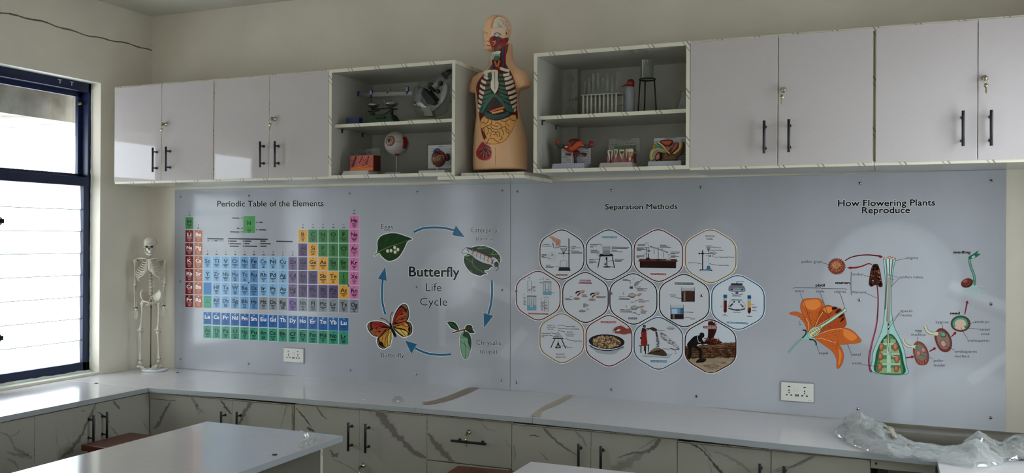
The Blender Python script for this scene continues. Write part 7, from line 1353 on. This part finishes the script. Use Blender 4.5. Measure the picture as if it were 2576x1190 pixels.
# ---- uterus model
def U_(cx, cy, y): return PY(1380+cx/7.625, 340+cy/7.625, y)
Y = -.30; ORG_ = sm('8e3418', .35); DR = sm('3a0f0c', .35); DG = sm('34352e', .35); RD2 = sm('6a0f12', .3); u = thing('uterus_model', 'orange and dark red uterus model above a white base, leftmost on the right lower shelf', 'anatomy model', at(1440, Y, ZLR)); slab('base', u, 1387, 1471, -.38, -.27, ZLR, .029, mat('model_base_lilac', 'a3a3b8', .4), .006)
b = MB()
def US(pts, y, th, m): return [U_(p.x, p.y, y) for p in smooth([(*p, 0) for p in pts], True, 4)]
def pillow(pts, y, th, m, name, side=None):
    """rounded solid from an outline: two inset steps front and back"""
    q = smooth([(*p, 0) for p in pts], True, 4); cx = sum(p.x for p in q)/len(q); cy = sum(p.y for p in q)/len(q); b = MB(); rings = []
    for s_, d in ((.55, -th/2), (.86, -th*.40), (1, -th*.12), (1, th*.12), (.86, th*.4), (.55, th/2)): rings.append([pillow.f(cx+(p.x-cx)*s_, cy+(p.y-cy)*s_, y+d) for p in q])
    n = len(q); b.add([v for r in rings for v in r], [(i*n+j, i*n+(j+1) % n, (i+1)*n+(j+1) % n, (i+1)*n+j) for i in range(5) for j in range(n)]+[tuple(range(n))[::-1], tuple(range(5*n, 6*n))], m, True); return b.build(name, u)
pillow.f = U_
pillow([(340, 290), (365, 170), (370, 110), (430, 72), (520, 60), (610, 85), (650, 140), (685, 190), (670, 220), (620, 215), (560, 270), (500, 310), (420, 335)], Y, .055, ORG_, 'uterus_wall'); pillow([(385, 120), (440, 82), (520, 70), (600, 92), (615, 112), (550, 130), (490, 185), (440, 230), (410, 225), (420, 160)], Y-.022, .016, DR, 'uterine_cavity')
MB().ball(U_(335, 235, Y-.022), (.012, .010, .012), RD2, 14, 10).ball(U_(335, 222, Y-.030), (.008, .005, .004), sm('b09a8a'), 10, 6).build('ovary', u)
for pts, m, r in (([(190, 170), (210, 215), (255, 225), (300, 190)], DG, .009), ([(660, 195), (700, 222), (760, 225), (795, 195)], DG, .0085)): MB().tube([U_(p.x, p.y, Y) for p in smooth([(*p, 0) for p in pts], n=4)], r, m, 12).build('tube', u)
b = MB(); cc = U_(165, 148, Y); b.ball(cc, .0105, ORG_, 14, 10); [b.ball(cc+Vector((.010*math.cos(t), -.003, .010*math.sin(t))), .004, ORG_, 8, 6) for t in [i*PI/4 for i in range(8)]]; b.ball(cc+Vector((0, -.009, 0)), .0045, sm('4a130c'), 10, 8); b.build('tube_fringe', u)
pillow([(780, 125), (830, 115), (865, 140), (860, 200), (830, 235), (795, 230), (785, 190)], Y, .028, RD2, 'ovary')
pillow([(480, 330), (520, 290), (580, 300), (610, 345), (585, 385), (545, 430), (545, 560), (490, 560), (485, 440), (470, 390)], Y-.005, .030, DR, 'cervix'); pillow([(322, 352), (345, 345), (380, 350), (430, 355), (420, 385), (395, 395), (370, 380), (335, 385)], Y-.004, .014, DR, 'ligament'); pillow([(600, 350), (650, 335), (720, 345), (738, 365), (710, 410), (670, 405), (640, 375)], Y-.004, .018, DR, 'ligament')
x = U_(452, 0, Y+.006).x; MB().box(x-.003, x+.003, Y+.004, Y+.01, ZLR+.029, U_(0, 340, Y).z, M_WHITEP).build('peg', u)
card('label_card', u, 1412, 1486, 371, 414, -.275, M_CARDW, None, [(1380+a/7.625, 1380+c/7.625, 340+e/7.625) for a, c, e in ((260, 330, 300), (300, 440, 330), (265, 380, 405), (260, 370, 430), (335, 435, 462), (345, 435, 482), (390, 440, 516), (590, 775, 285), (620, 775, 315), (690, 770, 350), (585, 650, 405), (740, 795, 425), (580, 790, 480), (640, 790, 515), (570, 690, 522), (580, 640, 548))])
# ---- teeth model
def D(cx, cy, y): return PY(1500+cx/6.533, 335+cy/6.533, y)
Y = -.33; u = thing('tooth_model', 'pink gum block with cut white teeth on a white base, right lower shelf', 'anatomy model', at(1556, Y, ZLR)); slab('base', u, 1506, 1591.5, -.385, -.28, ZLR, .0265, mat('model_base_pinkish', 'b5aaa8', .4), .007)
PK, PK2 = sm('8a5650', .35), sm('73423e', .35); x0, x1 = D(185, 0, Y).x, D(628, 0, Y).x; zg = D(0, 350, Y).z; z0 = ZLR+.0267
MB().box(x0, x1, Y, Y+.045, z0, z0+.003, sm('5a1010')).build('gum_plate', u); b = MB().box(x0+.001, x1-.004, Y+.001, Y+.044, z0+.003, zg, PK, {5: sm('5a1012')})
for i in range(6): p = D(205+i*58, 0, Y); b.ball((p.x, Y+.002, zg-.030), (.0085, .004, .030), PK2 if i % 2 else PK, 12, 10)
b.build('gum', u, weld=False)
def tooth(cx, w, top, root, m=None):
    q = [(cx-w, top), (cx-w*.5, top-6), (cx+w*.5, top-6), (cx+w, top), (cx+w*1.05, top+40), (cx+w*.7, top+95), (cx+w*.3, root-20), (cx, root), (cx-w*.3, root-20), (cx-w*.7, top+95), (cx-w*1.05, top+40)]
    return q
pillow.f = D
for cx, w, top, root in ((232, 44, 285, 470), (322, 30, 268, 420), (420, 44, 272, 440), (500, 20, 262, 420)):
    pillow(tooth(cx, w, top, root), Y-.001, .016, sm('a39a86', .3), 'tooth')
for cx, w in ((232, 22), (420, 32)): pillow([(cx-w, 300), (cx+w, 300), (cx+w*.5, 335), (cx+5, 350), (cx+4, 460), (cx-4, 460), (cx-5, 350), (cx-w*.5, 335)], Y-.0125, .006, sm('4f3312'), 'tooth_pulp')
pillow([(305, 290), (325, 284), (340, 300), (334, 345), (322, 360), (310, 345)], Y-.0125, .006, sm('4a544c'), 'filling'); b = MB(); b.tube([D(236, 330, Y-.014), D(233, 470, Y-.014)], .0026, M_BLK, 8).ball(D(235, 480, Y-.010), (.010, .005, .004), sm('2a0a0a'), 10, 6); b.build('abscess', u)
h = pillow([(522, 262), (560, 250), (600, 258), (612, 290), (605, 312), (520, 312)], Y-.010, .024, sm('a39a86', .3), 'tooth'); pillow([(522, 314), (606, 314), (600, 350), (578, 395), (530, 395), (528, 350)], Y-.010, .020, sm('846c44', .4), 'tooth_root'); pillow([(535, 397), (574, 397), (562, 450), (548, 470), (540, 450)], Y-.010, .012, sm('a8a090', .4), 'tooth_root')
MB().box(D(570, 0, Y).x, D(626, 0, Y).x, Y-.001, Y+.001, D(0, 440, Y).z, D(0, 400, Y).z, sm('6e1014')).build('red_gum', u); b = MB(); g0, g1 = D(290, 250, Y+.05), D(640, 195, Y+.05); b.box(g0.x, g1.x, Y+.052, Y+.06, g0.z-.02, g1.z, sm('3f4836')); b.build('green_strip', u, bevel=.002)
card('label_card', u, 1531, 1609, 347, 411, -.272, M_FILM, ('TOOTH DEVELOPMENT', 1551, 1588, 353.5, 1.0), [(1500+a/6.533, 1500+c/6.533, 335+e/6.533) for a, c, e in ((430, 510, 142), (245, 285, 188), (305, 370, 180), (308, 350, 195), (398, 455, 180), (478, 530, 165), (555, 650, 165), (640, 690, 195), (620, 665, 290), (640, 665, 460))])
# ---- pelvis section model
Y = -.33; u = thing('pelvis_model', 'brown sectioned male pelvis model on a white base, rightmost on the right lower shelf', 'anatomy model', at(1678, Y, ZLR)); slab('base', u, 1629.5, 1714.5, -.385, -.29, ZLR, .0265, mat('model_base_blueish', 'b0b5bb', .4), .003)
TN = sm('4f3418', .4); TN2 = sm('432a14', .4)
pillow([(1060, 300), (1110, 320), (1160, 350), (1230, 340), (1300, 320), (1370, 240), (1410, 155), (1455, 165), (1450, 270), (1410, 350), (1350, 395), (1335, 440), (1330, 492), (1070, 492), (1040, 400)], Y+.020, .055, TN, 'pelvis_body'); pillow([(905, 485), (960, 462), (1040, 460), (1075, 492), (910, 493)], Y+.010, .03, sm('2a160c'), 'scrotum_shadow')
YL = sm('948452', .4); pillow([(880, 430), (885, 320), (920, 262), (980, 240), (1060, 246), (1130, 280), (1180, 300), (1160, 318), (1080, 290), (1010, 280), (960, 310), (935, 370), (935, 440), (905, 462)], Y-.004, .026, YL, 'penis_section')
b = MB(); [wire(b, [(1500+x/6.533, 335+y/6.533) for x, y in pts], Y-.018, .0016, m, 6) for pts, m in (([(905, 420), (915, 340), (960, 275), (1040, 262), (1140, 298)], sm('b0a684')), ([(925, 400), (940, 330), (980, 290), (1050, 276), (1120, 305)], sm('6e5c34')))]; b.build('urethra', u)
pillow([(1040, 138), (1100, 112), (1180, 104), (1245, 112), (1262, 150), (1230, 205), (1180, 215), (1110, 200)], Y-.004, .030, sm('4a0f0d', .35), 'bladder_wall'); pillow([(1065, 142), (1120, 122), (1190, 118), (1245, 124), (1240, 165), (1190, 205), (1120, 190)], Y-.014, .018, sm('8a3d28', .35), 'bladder')
pillow([(1120, 215), (1200, 220), (1230, 250), (1200, 290), (1150, 280)], Y-.004, .022, sm('8a4a34', .35), 'prostate'); pillow([(985, 180), (1010, 165), (1090, 215), (1100, 240), (990, 222)], Y-.004, .022, sm('2f6a5a', .35), 'pubic_bone'); pillow([(935, 190), (980, 180), (985, 240), (930, 255)], Y, .022, sm('7a6830', .4), 'fat_layer'); wire_b = MB(); wire(wire_b, [(1500+1020/6.533, 335+150/6.533), (1500+1100/6.533, 335+215/6.533), (1500+1170/6.533, 335+300/6.533), (1500+1210/6.533, 335+340/6.533)], Y-.014, .003, sm('b09a5a'), 8); wire_b.build('muscle_band', u)
pillow([(1270, 160), (1350, 158), (1350, 220), (1290, 300), (1240, 340), (1210, 330), (1220, 270), (1265, 220)], Y-.004, .028, sm('4a0f0d', .35), 'rectum_wall'); pillow([(1290, 160), (1340, 160), (1335, 220), (1280, 290), (1250, 310), (1250, 270), (1285, 210)], Y-.014, .016, sm('8a3a28', .35), 'rectum')
pillow([(1372, 155), (1412, 152), (1410, 220), (1370, 290), (1310, 335), (1262, 345), (1262, 325), (1320, 290), (1360, 230)], Y-.006, .026, sm('9a8850', .4), 'sacrum'); pillow([(965, 420), (975, 360), (1020, 310), (1050, 330), (1062, 380), (1045, 430), (1000, 458), (970, 450)], Y-.006, .026, sm('3d0f10', .35), 'testis_wall'); pillow([(978, 415), (990, 365), (1022, 330), (1042, 345), (1048, 385), (1032, 425), (1000, 442)], Y-.016, .014, sm('8a5a54', .35), 'testis')
card('label_card', u, 1645, 1727, 344.5, 411, -.27, M_CARDW, ('MALE PELVIS', 1673, 1700, 349.5, 1.0), [(1500+a/6.533, 1500+c/6.533, 335+e/6.533) for a, c, e in ((965, 1030, 140), (970, 1010, 155), (1385, 1470, 104), (1400, 1470, 120), (1390, 1470, 138), (1440, 1470, 160), (1450, 1475, 262), (1420, 1475, 350), (1400, 1475, 405), (1380, 1475, 440), (1370, 1475, 468))])
# ================================================================ SINK END, WRAPPING FILM, TAPE AND SCRAPS
u = thing('sink', 'stainless steel sink partly covered with plastic film at the far right of the worktop', 'sink', (.2, -.28, .84)); zs = zt(.1)+.001
X0, X1, Y0_, Y1_ = -.098, .70, -.518, -.052; bx0, bx1, by0, by1 = -.03, .62, -.475, -.165; zf = zs-.17
b = MB(); V_ = [(X0, Y0_, zs), (X1, Y0_, zs), (X1, Y1_, zs), (X0, Y1_, zs), (bx0, by0, zs-.002), (bx1, by0, zs-.002), (bx1, by1, zs-.002), (bx0, by1, zs-.002)]
b.add(V_, [(0, 1, 5, 4), (1, 2, 6, 5), (2, 3, 7, 6), (3, 0, 4, 7)], M_STEEL); b.box(X0, X1, Y1_-.004, Y1_+.004, zs-.004, zs+.012, M_STEEL); b.box(X0, X1, Y0_-.003, Y0_+.002, zs-.005, zs+.004, M_STEEL).box(X0-.002, X0+.002, Y0_, Y1_, zs-.005, zs+.004, M_STEEL); b.build('rim', u, weld=False)
b = MB(); t = .02; V_ = [(bx0, by0, zs-.002), (bx1, by0, zs-.002), (bx1, by1, zs-.002), (bx0, by1, zs-.002), (bx0+t, by0+t, zf), (bx1-t, by0+t, zf), (bx1-t, by1-t, zf), (bx0+t, by1-t, zf)]
b.add(V_, [(0, 1, 5, 4), (1, 2, 6, 5), (2, 3, 7, 6), (3, 0, 4, 7), (4, 5, 6, 7)], M_STEEL); b.build('basin', u); MB().lathe([(0, .001), (.02, .001), (.034, .004), (.036, .001)][::-1], ((bx0+bx1)/2, (by0+by1)/2, zf), M_CHROME, 24).build('drain', u)
def film_mat():
    m = bpy.data.materials.new('milky_film'); m.use_nodes = True; t = m.node_tree; t.nodes.clear(); N = t.nodes.new; L = t.links.new
    o = N('ShaderNodeOutputMaterial'); a = N('ShaderNodeBsdfTransparent'); d = N('ShaderNodeBsdfDiffuse'); tl = N('ShaderNodeBsdfTranslucent'); g = N('ShaderNodeBsdfGlossy'); m1, m2, m3 = N('ShaderNodeMixShader'), N('ShaderNodeMixShader'), N('ShaderNodeMixShader'); lw = N('ShaderNodeLayerWeight'); lw.inputs[0].default_value = .4
    a.inputs[0].default_value = (.93, .95, .95, 1); d.inputs[0].default_value = (.95, .96, .95, 1); tl.inputs[0].default_value = (.95, .96, .95, 1); g.inputs[0].default_value = (1, 1, 1, 1); g.inputs['Roughness'].default_value = .09; m1.inputs[0].default_value = .5; m3.inputs[0].default_value = .18
    ml = N('ShaderNodeMath'); ml.operation = 'MULTIPLY_ADD'; ml.inputs[1].default_value = .55; ml.inputs[2].default_value = .10
    L(lw.outputs['Facing'], ml.inputs[0]); L(ml.outputs[0], m2.inputs[0]); L(d.outputs[0], m1.inputs[1]); L(tl.outputs[0], m1.inputs[2]); L(a.outputs[0], m2.inputs[1]); L(m1.outputs[0], m2.inputs[2]); L(m2.outputs[0], m3.inputs[1]); L(g.outputs[0], m3.inputs[2]); L(m3.outputs[0], o.inputs[0]); return m
M_MILK = film_mat()
BACK = [(2104, 1084), (2128, 1068), (2165, 1062), (2215, 1072), (2250, 1092), (2300, 1112), (2370, 1122), (2425, 1124), (2455, 1108), (2482, 1112), (2520, 1120), (2552, 1112), (2600, 1102)]
FRONT = [(2100, 1088), (2118, 1102), (2150, 1120), (2195, 1137), (2245, 1147), (2295, 1150), (2350, 1158), (2405, 1166), (2450, 1171), (2490, 1167), (2525, 1157), (2556, 1153), (2600, 1150)]
HT = [.004, .05, .075, .045, .03, .018, .014, .03, .065, .035, .028, .05, .05]
def crumple(seed, hs, nu=170, nv=46, v0=0, v1=1, u0=0, u1=12):
    b = MB(); vs = []; off = Vector((seed*3.1, seed*1.7, 0))
    for i in range(nu+1):
        f = u0+(u1-u0)*i/nu; k = min(int(f), 11); t = f-k; bp = Vector(BACK[k]).lerp(Vector(BACK[k+1]), t); fp_ = Vector(FRONT[k]).lerp(Vector(FRONT[k+1]), t); h = HT[k]+(HT[k+1]-HT[k])*t
        A, B = PZ(bp.x, bp.y, .853), PZ(fp_.x, fp_.y, .853)
        for j in range(nv+1):
            v = v0+(v1-v0)*j/nv; p = A.lerp(B, v); e = max(0, min(1, 4*v*(1-v)))**.6; q = Vector((p.x*11, p.y*11, 0))+off
            n1 = noise.noise(q); n2 = 1-abs(noise.noise(q*1.5+Vector((5, 2, 1))))*2; n3 = 1-abs(noise.noise(q*4.2+Vector((1, 7, 3))))*2
            n4 = 1-abs(noise.noise(q*10.5+Vector((3, 4, 9))))*2
            z = h*e*hs*(.74+.42*n1) + .010*e*n2 + .0055*n3*e + .0022*n4*e + .004*n1
            p = p+Vector((.018*noise.noise(q*2+Vector((9, 1, 4))), .018*noise.noise(q*2+Vector((2, 8, 6))), 0)); zl = zt(p.x)+.003+.0015*seed
            if -.5 < p.y < -.06 and p.x > -.09: zl = max(zl, zs+.004+.001*seed)
            vs.append(Vector((p.x, min(p.y, -.006), max(zl, zl+z))))
    b.add(vs, [(i*(nv+1)+j, i*(nv+1)+j+1, (i+1)*(nv+1)+j+1, (i+1)*(nv+1)+j) for i in range(nu) for j in range(nv)], M_MILK, True); return b
u = thing('plastic_sheet', 'large crumpled sheet of milky plastic film heaped along the edge of the sink', 'plastic sheet', (.2, -.5, zt(.1)+.002))
crumple(1, 1.0).build('film_layer', u, weld=False); crumple(2, .72, 150, 40, .06, .97).build('film_layer', u, weld=False); crumple(3, 1.25, 90, 30, .05, .75, .4, 4.2).build('film_layer', u, weld=False); crumple(4, 1.1, 90, 30, .0, .6, 7.2, 12).build('film_layer', u, weld=False)
# yellowed twisted film strands on top of the heap
b = MB(); M_YF = mat('yellowed_film', 'c9bb93', .3)
for i in range(9):
    o = i*3.2; b.tube([PZ(p.x, p.y, zs+.035+.02*math.sin(i*1.3)) for p in smooth([(2203+o*.5, 1080-o*.25, 0), (2216+o, 1071+o*.2, 0), (2234+o*.6, 1080+o*.4, 0), (2246+o*.4, 1096+o*.2, 0)], n=4)], .0035+.001*(i % 3), M_YF if i % 3 else M_MILK, 6)
o = b.build('film_strands', u, label='yellowed twisted plastic strands')
b = MB(); rq = random.Random(13)
for i in range(46): x = 2512+i*1.5; p = PZ(x, 1154+rq.uniform(-1.5, 2)+i*.04, zt(.3)+.006); b.tube([p, p+Vector((rq.uniform(.006, .02), rq.uniform(-.012, .004), rq.uniform(-.001, .006)))], .0016, mat('navy_fringe', '171a35', .6), 5)
o = b.build('fringed_strip', origin=PZ(2545, 1155, zt(.3)+.002)); tag(o, 'dark navy frayed strip poking out under the plastic film', 'strip')
# brown tape left along two joints
def residue(pts_l, pts_r, label, cols):
    L_ = smooth([(*p, 0) for p in pts_l], n=5); R_ = smooth([(*p, 0) for p in pts_r], n=5); b = MB(); k = len(L_); nv = 6; vs = []; rq = random.Random(len(label))
    for i in range(k):
        for j in range(nv+1):
            p = L_[i].lerp(R_[i], j/nv); q = PZ(p.x, p.y, .861); z = zt(q.x)+.0012+.0018*max(0, noise.noise(Vector((q.x*60, q.y*60, 2))))+.004*max(0, noise.noise(Vector((q.x*25, q.y*25, 5))))*math.sin(PI*j/nv); vs.append(Vector((q.x, min(q.y, -.0065), z)))
    fs = [(i*(nv+1)+j, i*(nv+1)+j+1, (i+1)*(nv+1)+j+1, (i+1)*(nv+1)+j) for i in range(k-1) for j in range(nv)]
    b.add(vs, fs, cols, True)
    o = b.build('adhesive_tape', origin=vs[len(vs)//2], weld=False); tag(o, label, 'tape', 'tape marks on the worktop'); return o
T1 = paint('tape_brown', '84705a', '9c8870', .4, 60); T2 = paint('tape_cream', 'a8997f', 'bcb0a0', .45, 60)
residue([(1184, 974), (1150, 988), (1118, 1001), (1085, 1010), (1062, 1014)], [(1208, 977), (1180, 990), (1145, 1004), (1110, 1014), (1070, 1021)], 'brown strip of tape along the joint nearer the corner', T1)
residue([(1429, 994), (1405, 1007), (1380, 1018), (1358, 1030), (1334, 1049)], [(1440, 998), (1418, 1012), (1392, 1025), (1366, 1034), (1362, 1052)], 'cream tape remnant along the joint nearer the sink', T2)
# scraps on the worktop and the bench
def scrap(pts, z, amp, name, label, cat, m, seed):
    q = smooth([(*p, 0) for p in pts], True, 4); cx = sum(p.x for p in q)/len(q); cy = sum(p.y for p in q)/len(q); b = MB(); n = len(q); vs = []; R = 6
    for r in range(R+1):
        for p in q:
            f = (r+.15)/(R+.15); w = PZ(cx+(p.x-cx)*f, cy+(p.y-cy)*f, z); vs.append(w+Vector((0, 0, .0012+amp*max(0, noise.noise(Vector((w.x*45+seed, w.y*45, seed))))+amp*.5*(1-f))))
    fs = [(i*n+j, i*n+(j+1) % n, (i+1)*n+(j+1) % n, (i+1)*n+j) for i in range(R) for j in range(n)]+[tuple(range(n))]
    b.add(vs, fs, m); o = b.build(name, origin=vs[0], weld=False); tag(o, label, cat); return o
scrap([(755, 1082), (766, 1088), (775, 1104), (790, 1094), (800, 1094), (806, 1102), (822, 1104), (800, 1114), (775, 1124), (756, 1130), (750, 1120), (760, 1106), (768, 1108), (762, 1096)], .85, .022, 'plastic_scrap', 'crumpled clear plastic scrap on the corner of the left bench', 'plastic scrap', M_MILK, 3)
scrap([(986, 1010), (992, 1002), (1002, 997), (1014, 1002), (1016, 1012), (1004, 1014)], .863, .014, 'plastic_scrap', 'tiny clear plastic scrap on the worktop left of the brown tape', 'plastic scrap', M_FILM, 5)
p = PZ(1000.5, 1012, .8632); tag(MB().ball((p.x, p.y, p.z+.0045), (.009, .007, .0042), M_WHITEP, 14, 8).build('white_chip', origin=p), 'small white pebble-like chip at the front edge of the worktop', 'chip')
p = PZ(914, 1007, .8625); tag(MB().ball((p.x, p.y, p.z+.0022), (.011, .006, .002), M_WHITEP, 12, 6).build('white_flake', origin=p), 'flat white flake on the worktop above the black bar handles', 'flake')
for px, py, r, lab in ((242, 964.5, .011, 'dark oval washer on the window worktop'), (447, 937.5, .009, 'dark oval washer on the worktop right of the skeleton stand')):
    p = PZ(px, py, .8448); tag(MB().lathe([(r*.45, 0), (r, 0), (r, .0022), (r*.45, .0022), (r*.45, 0)], (p.x, p.y, p.z), mat('dark_washer', '3a3733', .5), 20).build('washer', origin=p), lab, 'washer', 'dark washers')
p = PZ(691, 1145, .8503); tag(MB().box(p.x-.008, p.x+.008, p.y-.006, p.y+.006, p.z, p.z+.004, M_BLACK).build('black_clip', origin=p, bevel=.001), 'tiny black plastic piece lying on the left bench', 'clip')
